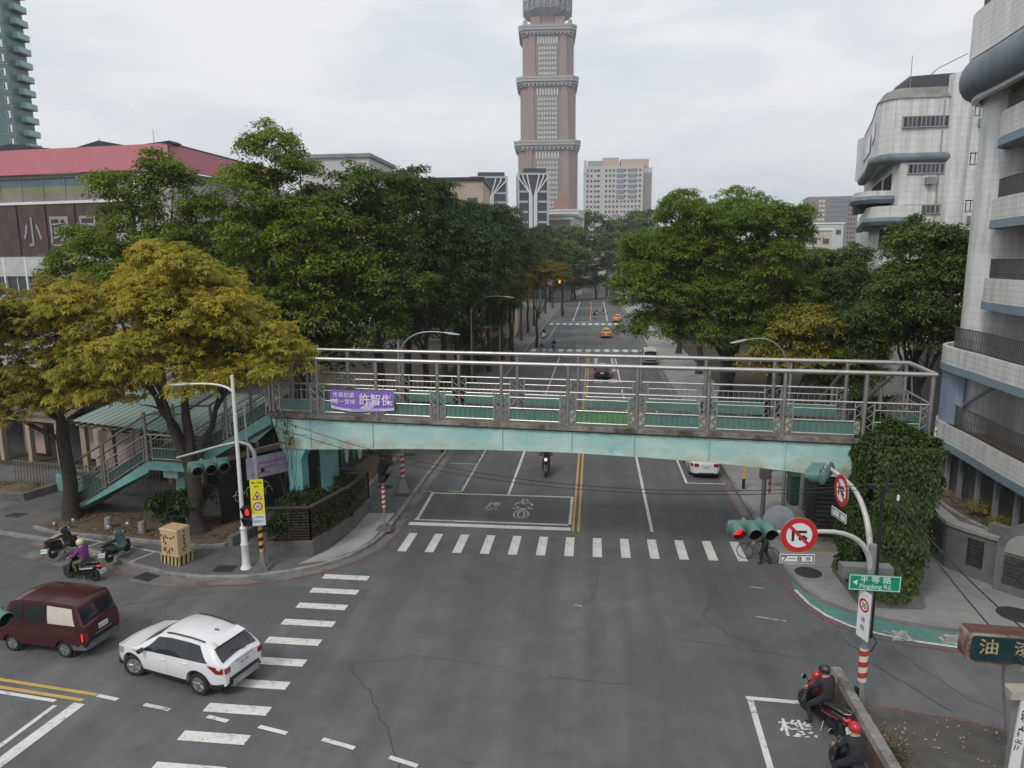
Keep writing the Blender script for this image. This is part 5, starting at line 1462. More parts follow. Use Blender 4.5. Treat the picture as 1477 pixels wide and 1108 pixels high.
def crown(name, lobes, clumps, per, L, Wd, m_, seed, style='leaf', rc=.75, flat=.6, inner=.12, low=-.35, layer=0.0, sub=6):
    """Foliage in the volume of several ellipsoid lobes. Leaves gather in clumps on the outside of the lobes, with gaps between."""
    rg = np.random.default_rng(seed)
    lob = np.array(lobes, float)
    if sub:      # smaller boughs pushing out of each lobe give the crown its uneven outline
        ext = []
        for a in lob:
            for _ in range(sub):
                v = rg.normal(size=3); v /= np.linalg.norm(v)
                if v[2] < -.3: v[2] *= -1
                k = rg.uniform(.30, .52)
                ext.append(np.concatenate([a[:3] + v * a[3:6] * rg.uniform(.72, 1.02), a[3:6] * k]))
        lob[:, 3:6] *= .84
        lob = np.concatenate([lob, np.array(ext)])
    w = (lob[:, 3] * lob[:, 4] + lob[:, 4] * lob[:, 5] + lob[:, 3] * lob[:, 5]); w /= w.sum()
    idx = rg.choice(len(lob), clumps, p=w)
    d = unit(rg.normal(size=(clumps, 3)))
    flip = d[:, 2] < low
    d[flip, 2] *= -1
    rr_ = np.where(rg.random(clumps) < inner, rg.uniform(.3, .75, clumps), rg.uniform(.78, 1.06, clumps))
    ph = rg.uniform(0, 6.3, (len(lob), 3))[idx]
    wav = np.sin(d[:, 0] * 5.3 + ph[:, 0]) * np.sin(d[:, 1] * 4.7 + ph[:, 1]) + .6 * np.sin(d[:, 2] * 7 + ph[:, 2])
    rr_ *= 1 + .12 * wav
    out = rg.random(clumps) < .16
    rr_[out] *= rg.uniform(1.05, 1.25, out.sum())
    C = lob[idx, :3] + d * lob[idx, 3:6] * rr_[:, None]
    keep = np.ones(clumps, bool)
    for k in range(len(lob)):
        q = (((C - lob[k, :3]) / lob[k, 3:6]) ** 2).sum(1)
        keep &= ~((q < .30) & (idx != k))
    C, d = C[keep], d[keep]
    if layer:
        C[:, 2] = np.round(C[:, 2] / layer) * layer + rg.normal(0, layer * .14, len(C))
    sz = rg.uniform(.45, 1.25, len(C)) * rc
    cnt = np.maximum(6, (per * (sz / rc) ** 2).astype(int))
    ci = np.repeat(np.arange(len(C)), cnt)
    N = len(ci)
    o = unit(rg.normal(size=(N, 3)))
    o[:, 2] = np.where(o[:, 2] < -.25, -o[:, 2], o[:, 2])
    rad = rg.uniform(.35, 1.0, N) ** .6
    off = o * rad[:, None] * sz[ci][:, None]
    off[:, 2] *= flat
    P = C[ci] + off
    P += rg.normal(0, .06, P.shape)
    nrm = unit(.45 * o + .25 * d[ci] + np.array([0, 0, .75]) + rg.normal(0, .36, (N, 3)))
    if style == 'rosette':
        K = 6
        Pn = np.repeat(P, K, 0); base = np.repeat(nrm, K, 0)
        t1 = unit(np.cross(base, rg.normal(size=base.shape)))
        t0 = np.repeat(t1[::K], K, 0); t0 = unit(t0 - base * (t0 * base).sum(1, keepdims=True))
        tb = np.cross(base, t0)
        ang = np.tile(np.arange(K) * 2 * np.pi / K, N) + rg.normal(0, .2, N * K)
        ax = t0 * np.cos(ang)[:, None] + tb * np.sin(ang)[:, None]
        nr = unit(base + ax * .22 + rg.normal(0, .12, base.shape))
        ax2 = ax - base * .12
        V, q = leaves(Pn, nr, L, Wd, rg, ax2, .12, .18)
    else:
        V, q = leaves(P, nrm, L, Wd, rg)
    return np_mesh(name, V, q, m_)

def trunk_mesh(base_r, h, targets, seed, m_, lean=(0, 0), fork=.55, nside=10, thin=.035):
    """Tapered trunk that forks into limbs reaching towards the given points, each limb with side twigs."""
    rt_ = random.Random(seed)
    mb = MB()
    top = Vector((lean[0], lean[1], h))
    pts = []
    for i in range(7):
        t = i / 6
        pts.append(Vector((lean[0] * t + .08 * base_r * 4 * math.sin(i * 1.7 + seed), lean[1] * t + .06 * math.cos(i * 2.1 + seed), h * t)))
    rs_ = [base_r * 1.55, base_r * 1.12, base_r, base_r * .95, base_r * .9, base_r * .88, base_r * .8]
    mb.tube(pts, rs_, nside)
    for j, tg in enumerate(targets):
        tg = Vector(tg)
        s = pts[-1] if j % 2 == 0 else pts[-2]
        midp = s.lerp(tg, .45) + Vector((rt_.uniform(-.4, .4), rt_.uniform(-.4, .4), rt_.uniform(.1, .7)))
        c = bez(s - Vector((0, 0, .15)), midp, tg, 8)
        for k in range(1, 8):
            c[k] += Vector((rt_.uniform(-.1, .1), rt_.uniform(-.1, .1), rt_.uniform(-.08, .08)))
        r0 = base_r * fork * rt_.uniform(.8, 1.1)
        mb.tube(c, [r0 + (thin - r0) * (k / 8) ** .8 for k in range(9)], 7)
        for k in (4, 5, 6, 7):
            for _ in range(2):
                e = c[k] + Vector((rt_.uniform(-1.3, 1.3), rt_.uniform(-1.3, 1.3), rt_.uniform(.1, 1.1)))
                cc = bez(c[k], c[k].lerp(e, .5) + Vector((0, 0, .2)), e, 4)
                rr2 = thin + (r0 - thin) * (1 - (k / 8)) * .5
                mb.tube(cc, [rr2, rr2 * .75, rr2 * .5, rr2 * .35, .012], 5)
    return mb

LF_YEL = leaf_mat('yellowing leaves', [(0.120, 0.173, 0.027), (0.268, 0.275, 0.037), (0.424, 0.369, 0.044), (0.523, 0.408, 0.049), (0.508, 0.282, 0.049)], .40)
LF_YEL2 = leaf_mat('olive yellowing leaves', [(0.099, 0.141, 0.027), (0.212, 0.215, 0.035), (0.330, 0.276, 0.042), (0.410, 0.296, 0.047)], .40)
LF_MID = leaf_mat('mid green leaves', [(0.046, 0.081, 0.015), (0.121, 0.185, 0.024), (0.224, 0.302, 0.035), (0.371, 0.445, 0.052)], .40)
LF_DARK = leaf_mat('dark green leaves', [(0.026, 0.050, 0.018), (0.048, 0.085, 0.026), (0.082, 0.130, 0.039), (0.131, 0.193, 0.052)], .30)
LF_BRIGHT = leaf_mat('bright green leaves', [(0.045, 0.084, 0.014), (0.094, 0.160, 0.023), (0.156, 0.237, 0.032), (0.235, 0.307, 0.044), (0.209, 0.173, 0.045)], .40)
LF_BLUE = leaf_mat('deep green leaves', [(0.034, 0.062, 0.015), (0.072, 0.120, 0.024), (0.136, 0.197, 0.036), (0.230, 0.292, 0.048)], .34)
LF_HEDGE = leaf_mat('hedge leaves', [(0.014, 0.028, 0.010), (0.028, 0.050, 0.014), (0.050, 0.075, 0.020), (0.075, 0.085, 0.03)], .2)
LF_IVY = leaf_mat('ivy leaves', [(0.022, 0.039, 0.009), (0.041, 0.069, 0.013), (0.061, 0.098, 0.018), (0.086, 0.117, 0.024)], .2)
LF_DRY = leaf_mat('dry leaves', [(0.10, 0.075, 0.04), (0.16, 0.12, 0.07), (0.19, 0.15, 0.09), (0.12, 0.12, 0.06)], .1)
LF_GRASS = leaf_mat('short worn grass', [(0.04, 0.055, 0.02), (0.075, 0.08, 0.03), (0.12, 0.10, 0.05)], .1)

def tree(name, label, x, y, lobes, trunk_r, trunk_h, clumps, per, L, Wd, m_, seed, group=None, style='leaf', rc=.75, bark=None, lean=(0, 0), cat='tree', limbs=None, fork=.45, **kw):
    t_ = thing(name, label, cat, (x, y, PZ - .02), 0, group)
    tg = limbs or [(a[0], a[1], a[2] + a[5] * .15) for a in lobes][:7]
    trunk_mesh(trunk_r, trunk_h, tg, seed, None, lean, fork=fork).build('trunk', bark or BARK, t_, 50)
    link('crown', crown('crown', lobes, clumps, per, L, Wd, m_, seed, style, rc, **kw), t_)
    return t_

# two big yellowing trees by the stairs: crowns as wide layered umbrellas of leaf rosettes
tree('yellowing_tree', 'large yellowing tree with forked dark trunk, behind the white lamp post', -18.4, 29.6,
     [(-2.6, .3, 9.4, 3.0, 2.8, 1.9), (.2, .2, 10.7, 2.9, 2.7, 2.0), (2.5, -.1, 9.2, 2.2, 2.4, 1.7), (4.7, .0, 7.9, 1.6, 1.9, 1.4), (-.6, -1.2, 8.0, 2.6, 2.4, 1.5), (-3.6, -.6, 6.9, 2.3, 2.2, 1.5), (1.9, -1.0, 7.4, 1.6, 1.9, 1.0), (-1.4, 1.5, 11.8, 1.9, 1.7, 1.2), (-5.2, .6, 8.0, 1.6, 1.8, 1.4)],
     .36, 3.9, 2400, 15, .18, .06, LF_YEL, 21, limbs=[(-2.9, .2, 9.0), (3.0, -.1, 8.6), (.3, .3, 10.4), (-1.2, -.8, 8.4)], fork=.72, style='rosette', rc=.48, flat=.5, inner=.12, low=-.3)
tree('yellowing_tree', 'yellowing tree with straight dark trunk at far left, left of the forked one', -25.6, 30.7,
     [(-1.4, .2, 8.9, 2.7, 2.6, 2.2), (.9, -.4, 9.6, 2.1, 2.4, 1.9), (-3.6, -.2, 8.2, 2.4, 2.4, 2.2), (1.3, -.8, 6.6, 1.9, 2.0, 1.6), (-1.6, -1.2, 6.2, 2.6, 2.0, 1.7), (-4.4, -.8, 5.9, 2.2, 2.0, 1.6)],
     .33, 5.0, 1800, 15, .18, .06, LF_YEL2, 22, style='rosette', rc=.48, flat=.5, inner=.12, low=-.4)
# tall green trees behind them
G_L = 'green street trees behind the footbridge on the left'
tree('tall_green_tree', 'tallest green tree with a topmost tuft, behind the large yellowing tree', -17.6, 39.5,
     [(-.3, 0, 18.6, 1.5, 1.5, 1.6), (1.0, .2, 17.4, 1.4, 1.5, 1.2), (-2.2, .2, 16.2, 2.4, 2.2, 1.7), (1.4, -.3, 14.4, 2.5, 2.3, 2.0), (-1.0, -1.0, 12.6, 3.0, 2.4, 2.2), (3.2, -.6, 11.6, 2.2, 2.2, 2.2), (-4.2, 0, 14.6, 1.9, 2.0, 1.6), (.4, -1.6, 9.4, 3.2, 2.2, 2.2)],
     .34, 8.0, 1800, 42, .20, .09, LF_MID, 31, rc=.5, flat=.6, inner=.14)
tree('tall_green_tree', 'broad green tree reaching left in front of the wall characters', -25.4, 38.5,
     [(-3.2, -.4, 12.9, 2.3, 2.0, 1.4), (-4.8, -.6, 12.0, 1.7, 1.7, 1.1), (-.8, 0, 15.0, 2.3, 2.2, 2.0), (1.6, .3, 16.4, 1.6, 1.7, 1.6), (1.2, -.6, 12.8, 2.6, 2.4, 2.0), (-.8, -.8, 11.0, 2.6, 2.2, 1.8), (.9, .2, 17.6, 1.0, 1.1, 1.0)],
     .3, 7.5, 1250, 42, .20, .09, LF_MID, 32, rc=.5, flat=.6, inner=.14)
tree('tall_green_tree', 'rounded green tree directly right of the tallest one', -12.9, 41.5,
     [(-.8, 0, 16.2, 1.9, 2.0, 1.7), (1.2, .2, 15.6, 1.8, 1.8, 1.8), (.2, -.3, 13.3, 2.7, 2.5, 2.3), (-1.5, -.8, 10.6, 2.4, 2.2, 2.2), (1.3, -.8, 10.4, 2.4, 2.2, 2.4), (.0, -1.0, 8.2, 2.6, 2.2, 1.8)],
     .3, 7.0, 1350, 42, .20, .09, LF_BLUE, 33, rc=.5, flat=.6, inner=.14)
tree('dark_street_tree', 'dark green tree over the left pavement, nearest to the road behind the bridge', -12.4, 51,
     [(0, 0, 16.4, 2.4, 2.4, 2.1), (-2.4, .3, 15.4, 2.4, 2.2, 2.2), (1.5, -.4, 13.2, 2.4, 2.4, 2.4), (-1.2, -.8, 12.2, 2.8, 2.4, 2.4), (.6, -.8, 9.6, 2.8, 2.4, 2.2), (-2.4, -.8, 9.0, 2.4, 2.2, 2.0)],
     .26, 6.5, 1400, 40, .22, .105, LF_DARK, 34, G_L, rc=.56, flat=.62, inner=.12)
td = tree('dark_street_tree', 'dark street tree of the left row, behind the footbridge', -12.2, 62,
     [(0, 0, 15.6, 2.4, 2.4, 2.2), (1.7, -.3, 12.8, 2.2, 2.4, 2.3), (-1.4, -.4, 12.8, 2.6, 2.4, 2.5), (.4, -.6, 9.4, 2.7, 2.5, 2.3), (-2.0, -.5, 9.0, 2.2, 2.2, 1.9)],
     .22, 6.2, 700, 36, .29, .15, LF_DARK, 35, G_L, rc=.72, flat=.62, inner=.12)
rowL = [(-12.3, 71, .3, 1.05), (-12.0, 80, 1.3, 1.02), (-11.8, 90, 2.2, 1.0), (-12.0, 101, .8, .98), (-11.7, 113, 3.0, .92), (-11.8, 126, 4.1, .95), (-11.9, 140, 5.0, .95), (-12, 156, 1.9, 1.0), (-12, 175, .6, 1.1), (-11.5, 196, 2.7, 1.15)]
ordn = ['second', 'third', 'fourth', 'fifth', 'sixth', 'seventh', 'eighth', 'ninth', 'tenth', 'eleventh']
for k, (x, y, a, s) in enumerate(rowL):
    copy_tree(td, (x, y, PZ - .02), a, ordn[k] + ' dark street tree along the left pavement, counting from the bridge', (s, s, s * (.98 + .05 * (k % 3))))
ty = tree('yellow_street_tree', 'yellow green street tree hanging over the far left pavement', -8.4, 104,
     [(0, 0, 11.0, 2.8, 3.4, 1.6), (2.4, -.6, 10.4, 2.4, 2.8, 1.4), (-1.6, 0, 9.4, 2.2, 2.4, 1.6), (3.4, -2.0, 9.8, 2.0, 2.2, 1.0)],
     .2, 5.2, 330, 40, .34, .16, leaf_mat('yellow green leaves', [(0.08, 0.105, 0.02), (0.18, 0.165, 0.03), (0.28, 0.22, 0.035)], .4), 36, rc=.85)
copy_tree(ty, (-10.2, 88, PZ - .02), 2.0, 'smaller yellow green street tree just before the far crossing', (.85, .85, .85))
# darker trees deeper in the school grounds so that the wall of foliage is closed
tb = tree('schoolyard_tree', 'dark schoolyard tree under the tallest green tree', -19.6, 46,
     [(0, 0, 12.6, 3.0, 2.8, 2.6), (-2.6, .5, 9.8, 2.8, 2.4, 2.4), (2.4, -.5, 9.4, 2.8, 2.4, 2.4), (0, -.8, 6.6, 3.4, 2.6, 2.2), (2.0, -.8, 5.6, 2.4, 2.2, 1.7)],
     .3, 5.0, 520, 40, .33, .18, LF_DARK, 41, 'schoolyard trees behind the stairs', rc=.95, flat=.65, inner=.08)
for k, (x, y, a, s, lb) in enumerate([(-28.0, 47, 1.2, 1.0, 'dark schoolyard tree behind the white spandrel of the school, at far left'), (-15.4, 57, 2.4, 1.08, 'dark schoolyard tree behind the nearest dark street tree'), (-23.5, 55, 3.7, 1.1, 'dark schoolyard tree behind the broad green tree'), (-15.6, 72, 5.0, 1.2, 'dark schoolyard tree behind the second and third street trees'), (-16.5, 90, .7, 1.25, 'dark schoolyard tree beside the cream block'), (-16.2, 82, 1.9, .85, 'low dark tree under the left street trees, nearest of three'), (-16.0, 100, 3.1, .9, 'low dark tree under the left street trees, middle of three'), (-15.8, 118, 4.6, .95, 'low dark tree under the left street trees, farthest of three')]):
    copy_tree(tb, (x, y, -2.6 if lb.startswith('low') else 0), a, lb, (s, s, s))
# trees closing the view along the avenue
tf = tree('avenue_tree', 'rounded dark avenue tree closing the street view, left of the road end', -7.5, 168,
     [(0, 0, 14.6, 4.2, 4.0, 3.0), (-3.4, 0, 12.0, 3.6, 3.4, 3.0), (3.4, -.6, 12.0, 3.6, 3.4, 3.0), (0, -1.0, 9.2, 4.2, 3.4, 2.6)],
     .3, 6.0, 380, 34, .5, .3, LF_BLUE, 51, rc=1.0, flat=.65, sub=4)
for k, (x, y, a, s, lb) in enumerate([(-6.5, 235, 1.0, 1.35, 'large avenue tree left of the end of the road'), (11.0, 205, 2.0, 1.15, 'avenue tree right of the road end'), (-1.5, 335, .3, 2.0, 'farthest big avenue tree closing the road'), (-22, 320, 2.3, 2.0, 'farthest big avenue tree left of the road end'), (20, 330, 4.3, 2.0, 'farthest big avenue tree right of the road end'), (4.5, 262, 1.9, 1.3, 'avenue tree standing where the road ends'), (13.5, 160, 3.2, 1.05, 'avenue tree behind the bright green tree on the right'), (12.5, 130, 4.4, 1.0, 'avenue tree over the right pavement beyond the taxis'), (-14, 225, 5.1, 1.2, 'farthest avenue tree left of the road'), (18, 230, .4, 1.3, 'farthest avenue tree right of the road')]):
    copy_tree(tf, (x, y, 0), a, lb, (s, s, s))
for k, (x, y, a, s, lb) in enumerate([(-14.5, 222, .2, 1.3, 'dense dark tree at the road end, leftmost of four'), (-7.5, 236, 1.7, 1.25, 'dense dark tree at the road end, second from left'), (.5, 246, 3.1, 1.3, 'dense dark tree at the road end, third from left'), (9.5, 232, 4.4, 1.3, 'dense dark tree at the road end, rightmost of four')]):
    copy_tree(tb, (x, y, -3.8), a, lb, (s, s, s))
# right side: bright green spreading tree in flat layers
tree('bright_green_tree', 'big bright green spreading tree leaning over the road right of the lanes', 9.4, 49.5,
     [(-3.2, -.2, 14.4, 2.6, 2.6, 1.8), (0.4, 0, 15.2, 2.8, 2.6, 1.8), (2.8, .3, 14.2, 2.2, 2.4, 1.7), (-5.6, -.6, 12.4, 2.6, 2.6, 1.7), (-1.6, -.9, 12.4, 3.2, 2.8, 2.0), (1.8, -.9, 11.8, 2.8, 2.6, 2.0), (-6.2, -.9, 10.2, 2.4, 2.4, 1.7), (-3.2, -1.5, 9.6, 3.0, 2.6, 1.8), (.4, -1.6, 9.2, 3.0, 2.6, 1.8), (3.2, -.7, 9.2, 2.0, 2.2, 1.6), (-5.2, -1.5, 8.0, 2.0, 2.2, 1.2), (-2.2, -1.7, 7.4, 2.0, 2.2, 1.1), (1.4, -1.4, 7.2, 2.2, 2.2, 1.1), (3.9, .3, 14.0, 1.3, 1.2, .9)],
     .34, 6.0, 5200, 44, .165, .085, LF_BRIGHT, 61, rc=.45, flat=.5, inner=.12, low=-.5, layer=0)
copy_r = tree('second_bright_tree', 'bright green tree further along the right pavement behind the spreading one', 11.5, 64,
     [(-3.6, 0, 13.6, 3.0, 2.8, 1.6), (.6, 0, 14.8, 3.0, 2.8, 1.6), (-5.2, -.5, 10.9, 2.8, 2.6, 1.4), (-1.4, -.8, 10.6, 3.4, 2.8, 1.8), (2.2, -.6, 10.6, 3.0, 2.6, 1.8), (-3.2, -.8, 8.2, 2.6, 2.2, 1.1)],
     .3, 6.0, 620, 40, .33, .19, LF_BRIGHT, 62, rc=.9, flat=.5)
for k, (x, y, a, s, lb) in enumerate([(11.8, 80, .3, 1.0, 'bright green tree above the parked white van'), (11.6, 98, -.3, 1.0, 'bright green tree beside the first far crossing on the right')]):
    copy_tree(copy_r, (x, y, PZ - .02), a, lb, (s, s, s))
tree('small_yellow_tree', 'small orange yellow tree behind the bright green tree on the right', 13.9, 53,
     [(0, 0, 9.8, 1.5, 1.6, 1.3), (.9, -.2, 8.2, 1.9, 1.8, 1.3), (-.4, -.6, 7.0, 1.7, 1.6, 1.0), (2.0, -.3, 6.9, 1.5, 1.6, 1.0)],
     .16, 4.4, 260, 40, .26, .13, leaf_mat('orange yellow leaves', [(0.085, 0.085, 0.018), (0.15, 0.115, 0.022), (0.21, 0.12, 0.024), (0.20, 0.085, 0.02)], .25), 63, rc=.6)
tree('olive_tree_by_bridge', 'low olive yellow tree just behind the right half of the footbridge', 11.9, 43.5,
     [(0, 0, 7.4, 1.9, 1.7, 1.0), (1.5, .2, 8.4, 1.7, 1.6, 1.1), (-1.2, -.3, 6.2, 1.7, 1.6, .9), (1.2, -.5, 6.4, 2.0, 1.7, .9)],
     .15, 4.2, 260, 40, .25, .12, LF_YEL2, 64, rc=.55)
# dark mass of trees in front of the white buildings
G_R = 'dark trees in front of the white buildings'
tm = tree('dark_garden_tree', 'dark garden tree with pointed tops directly left of the curved building', 20.2, 46,
     [(-1.2, 0, 13.0, 1.3, 1.3, 1.7), (1.4, .2, 12.6, 1.6, 1.4, 1.4), (3.1, 0, 12.2, 1.2, 1.2, 1.6), (-.2, -.4, 10.4, 2.6, 2.2, 2.0), (2.2, -.4, 10.2, 2.2, 2.2, 2.0), (-2.0, -.4, 9.8, 2.0, 2.0, 1.8), (.4, -.9, 7.6, 3.2, 2.4, 2.0), (3.0, -.6, 7.4, 1.8, 2.0, 1.8)],
     .28, 4.5, 1300, 42, .22, .105, LF_BLUE, 71, G_R, rc=.56, flat=.62, inner=.12)
for k, (x, y, a, s, lb) in enumerate([(16.6, 49, 1.9, .86, 'dark garden tree behind the low olive tree'), (19.5, 60, 3.3, .95, 'dark garden tree at foot of the stepped white block'), (16.5, 68, 4.4, .95, 'dark garden tree left of the stepped white block'), (15.5, 84, .8, 1.0, 'dark garden tree furthest back on the right'), (14.6, 56, 2.6, .92, 'dark garden tree behind the orange yellow tree'), (22.5, 53, 5.6, 1.02, 'dark garden tree behind the one beside the curved building'), (16.2, 44.5, 4.0, .72, 'lowest dark garden tree just beyond the right bridge stairs')]):
    copy_tree(tm, (x, y, 0), a, lb, (s, s, s * .97))
for k, (x, y, a, s, lb) in enumerate([(20, 105, .5, .95, 'hazy green tree left of the low cream house'), (27, 125, 1.6, 1.0, 'hazy green tree below the mauve tower'), (33, 118, 2.8, .9, 'hazy green tree between mauve tower and stepped white block')]):
    copy_tree(tf, (x, y, 0), a, lb, (s, s, s * .9))
tree('young_tree', 'thin young tree with sparse yellow green leaves beside the curved building', 18.0, 45.6,
     [(0, 0, 3.6, 1.2, 1.0, .45), (.5, 0, 3.1, .9, .8, .3), (-.5, 0, 3.0, .8, .8, .3)], .09, 2.2, 70, 22, .22, .12, LF_BRIGHT, 73, rc=.36, bark=BARK_G)

# shrubs, hedges, ivy
def shrub(name, label, x, y, z, lobes, clumps, per, L, Wd, m_, seed, cat='shrub', group=None, rc=.3, parent_stem=True, **kw):
    t_ = thing(name, label, cat, (x, y, z), 0, group)
    link('foliage', crown('foliage', lobes, clumps, per, L, Wd, m_, seed, 'leaf', rc, sub=2, **kw), t_)
    mb = MB()
    rs_ = random.Random(seed)
    for a in lobes:
        for _ in range(3):
            mb.tube([(a[0] * .3 + rs_.uniform(-.2, .2), a[1] * .3, 0), (a[0] + rs_.uniform(-.2, .2), a[1] + rs_.uniform(-.2, .2), a[2])], [.03, .01], 5)
    mb.build('stem', BARK, t_)
    return t_
shrub('round_bush', 'rounded dark green bush at the trunk of the forked yellowing tree', -19.6, 29.7, PZ,
      [(0, 0, .9, 1.0, .9, .9), (.7, .1, 1.3, .8, .8, .8), (-.5, .1, 1.2, .8, .8, .7)], 330, 34, .15, .08, LF_HEDGE, 81)
# planted bed round the pier: concrete box, slatted railing, flowering shrub
pb = thing('pier_planter', 'concrete planter with slatted metal railing round the left bridge pier', 'planter', (-12.6, 30.4, 0))
PLp = [(-13.85, 27.45), (-12.05, 27.75), (-11.30, 30.9), (-11.30, 33.4), (-13.9, 33.4)]
def pbx(mb, name, m_, smooth=None, parent=None):
    o = mb.build(name, m_, parent or pb, smooth); 
    if parent is None: o.location = (12.6, -30.4, 0)
    return o
mb = MB(); mb.kerb(PLp + [PLp[0]], .22, PZ - .02, .80, 0); pbx(mb, 'planter_wall', PLANTBOX)
mb = MB(); mb.prism(PLp, .4, .68); pbx(mb, 'planter_soil', SOIL)
RUST = mat('rusty brown slat', (0.085, 0.055, 0.045), .7, .2, var=.3, scale=4, dirt=(0.06, 0.062, 0.06), dscale=2, dpos=.5)
corner = [Vector((p[0], p[1], 0)) for p in PLp]
for i in range(4):
    a, b = corner[i], corner[i + 1]
    L_ = (b - a).length
    for k in range(11):
        z = .92 + k * .125
        mb = MB(); mb.beam((a.x, a.y, z), (b.x, b.y, z), .025, .04); pbx(mb, 'slat', RUST)
    n_ = max(1, round(L_ / 1.1))
    for k in range(n_ + 1):
        p = a.lerp(b, k / n_)
        mb = MB(); mb.box((p.x, p.y, 1.5), (.06, .06, 1.5)); pbx(mb, 'post', RUST)
    mb = MB(); mb.beam((a.x, a.y, 2.30), (b.x, b.y, 2.30), .2, .06); pbx(mb, 'top_plate', mat('dark top plate', (0.07, 0.075, 0.072), .6, .2))
shrub('planter_shrub', 'dense shrub with few red blossoms inside the slatted pier planter', -12.6, 30.4, .68,
      [(-.55, -2.2, .75, .75, .75, .95), (.15, -1.9, .75, .6, .7, .9), (.55, -.8, .75, .6, .9, .95), (.85, .6, .75, .45, .9, .95), (.85, 2.0, .7, .45, .9, .85), (-.7, -1.4, 1.0, .6, .7, .8), (-.2, -.6, 1.1, .6, .7, .75)], 640, 36, .14, .085, LF_HEDGE, 82, rc=.28)
FLOW = mat('red blossom', (0.35, 0.02, 0.03), .6, var=.2)
rs = random.Random(2)
for k in range(9):
    x, y = rs.choice([(-12.0, 28.6), (-11.55, 30.2), (-13.0, 27.9), (-11.4, 31.5), (-12.4, 28.1)])
    mb = MB(); c0 = Vector((x + rs.uniform(-.3, .3), y + rs.uniform(-.5, .5), 2.0 + rs.uniform(-.4, .45)))
    for j in range(5):
        a = j * 1.257; mb.add([c0, c0 + Vector((.09 * math.cos(a), .09 * math.sin(a), .04)), c0 + Vector((.09 * math.cos(a + .9), .09 * math.sin(a + .9), .05))], [(0, 1, 2)])
    pbx(mb, 'blossom', FLOW)
# climbing plant on the left pier head
def scatter_leaves(name, pts, nrm, L, Wd, m_, seed, parent, kind=None):
    rg = np.random.default_rng(seed)
    V, q = leaves(np.asarray(pts, float), unit(np.asarray(nrm, float) + rg.normal(0, .35, (len(pts), 3))), L, Wd, rg, None, .15, .4)
    o = link(name, np_mesh(name, V, q, m_), parent)
    if kind: o['kind'] = kind
    return o
cr_ = thing('pier_creeper', 'thin creeper with bare stems climbing the left pier of the footbridge', 'creeper', bw_pt(-1.3, -.1, 2), BA)
rs = random.Random(9)
pts, nr = [], []
for k in range(8):
    x = rs.uniform(-.4, .4); path = [Vector((x, -.04, -.6))]
    for i in range(9):
        path.append(path[-1] + Vector((rs.uniform(-.14, .14), rs.uniform(-.01, .01), .48)))
    mb = MB(); mb.tube([p + Vector((0, -.05, 0)) for p in path], .012, 4); mb.build('creeper_stem', mat('creeper stem', (0.07, 0.06, 0.04), .9), cr_)
    for p in path[7:]:
        for _ in range(3):
            pts.append(p + Vector((rs.uniform(-.12, .12), -.12, rs.uniform(-.2, .3)))); nr.append((0, -1, .3))
scatter_leaves('creeper_leaves', [tuple(p) for p in pts], nr, .11, .08, LF_HEDGE, 3, cr_)

# ivy-clad mass at the right end of the bridge
iv = thing('ivy_covered_bridge_end', 'tall block of dense ivy on a concrete base covering the right bridge end', 'ivy', (10.9, 26.7, 0))
mb = MB(); mb.bbox((-1.15, -1.45, PZ - .02), (1.05, 1.6, .62)); mb.build('concrete_base', PLANTBOX, iv)
mb = MB(); mb.loft([[(-.85, -1.1, .6), (.7, -1.1, .6), (.7, 1.2, .6), (-.85, 1.2, .6)], [(-.7, -1.0, 6.0), (1.1, -1.0, 5.9), (1.1, 2.4, 5.9), (-.7, 2.4, 6.0)]]); mb.build('ivy_core', mat('ivy core shade', (0.02, 0.026, 0.013), .95, var=.4, scale=4), iv)  # near-black block stands for the shade behind the leaves
rg = np.random.default_rng(5)
P_, Nn_ = [], []
def ivy_face(n, f, nrm):
    uv = rg.random((n, 2))
    p = np.array([f(u, v) for u, v in uv])
    b = .085 * (np.sin(p[:, 0] * 3.1 + p[:, 2] * 2.3) + np.sin(p[:, 1] * 2.7 - p[:, 2] * 3.3) + np.sin(p[:, 2] * 5.1 + p[:, 0] * 1.7)) + rg.random(n) * .24
    P_.append(p + np.array(nrm) * b[:, None]); Nn_.append(np.tile(np.array(nrm, float) * .8 + np.array([0, 0, .45]), (n, 1)))
lx0, lx1 = lambda v: -1.0 + .15 * v, lambda v: .80 + .42 * v
ivy_face(17000, lambda u, v: (lx0(v) + (lx1(v) - lx0(v)) * u, -1.2, .5 + 5.6 * v), (0, -1, 0))
ivy_face(11000, lambda u, v: (lx0(v), -1.2 + 2.5 * u, .6 + 5.5 * v), (-1, 0, 0))
ivy_face(9000, lambda u, v: (lx1(v), -1.2 + 2.5 * u, .6 + 5.4 * v), (1, 0, 0))
ivy_face(15000, lambda u, v: (-.85 + 2.1 * u, -1.25 + 3.6 * v, 6.0 + .45 * math.sin(PI * u) * math.sin(PI * v) + .12 * math.sin(u * 9 + v * 7)), (0, 0, 1))
o = scatter_leaves('ivy_leaves', np.concatenate(P_), np.concatenate(Nn_), .13, .085, LF_IVY, 6, iv)
rs = random.Random(6); pts = []; nr = []
for k in range(60):      # loose hanging and reaching sprays break the outline
    c0 = np.array([rs.uniform(-1.0, 1.2), rs.choice([-1.3, -1.25, rs.uniform(-1, 1)]), rs.uniform(.9, 6.5)])
    dv = np.array([rs.uniform(-.5, .5), rs.uniform(-.5, .1), rs.uniform(-.3, .5)])
    for i in range(14):
        pts.append(c0 + dv * i / 14 + np.array([rs.gauss(0, .06) for _ in range(3)])); nr.append((0, -.6, .6))
scatter_leaves('ivy_sprays', pts, nr, .12, .08, LF_IVY, 8, iv)

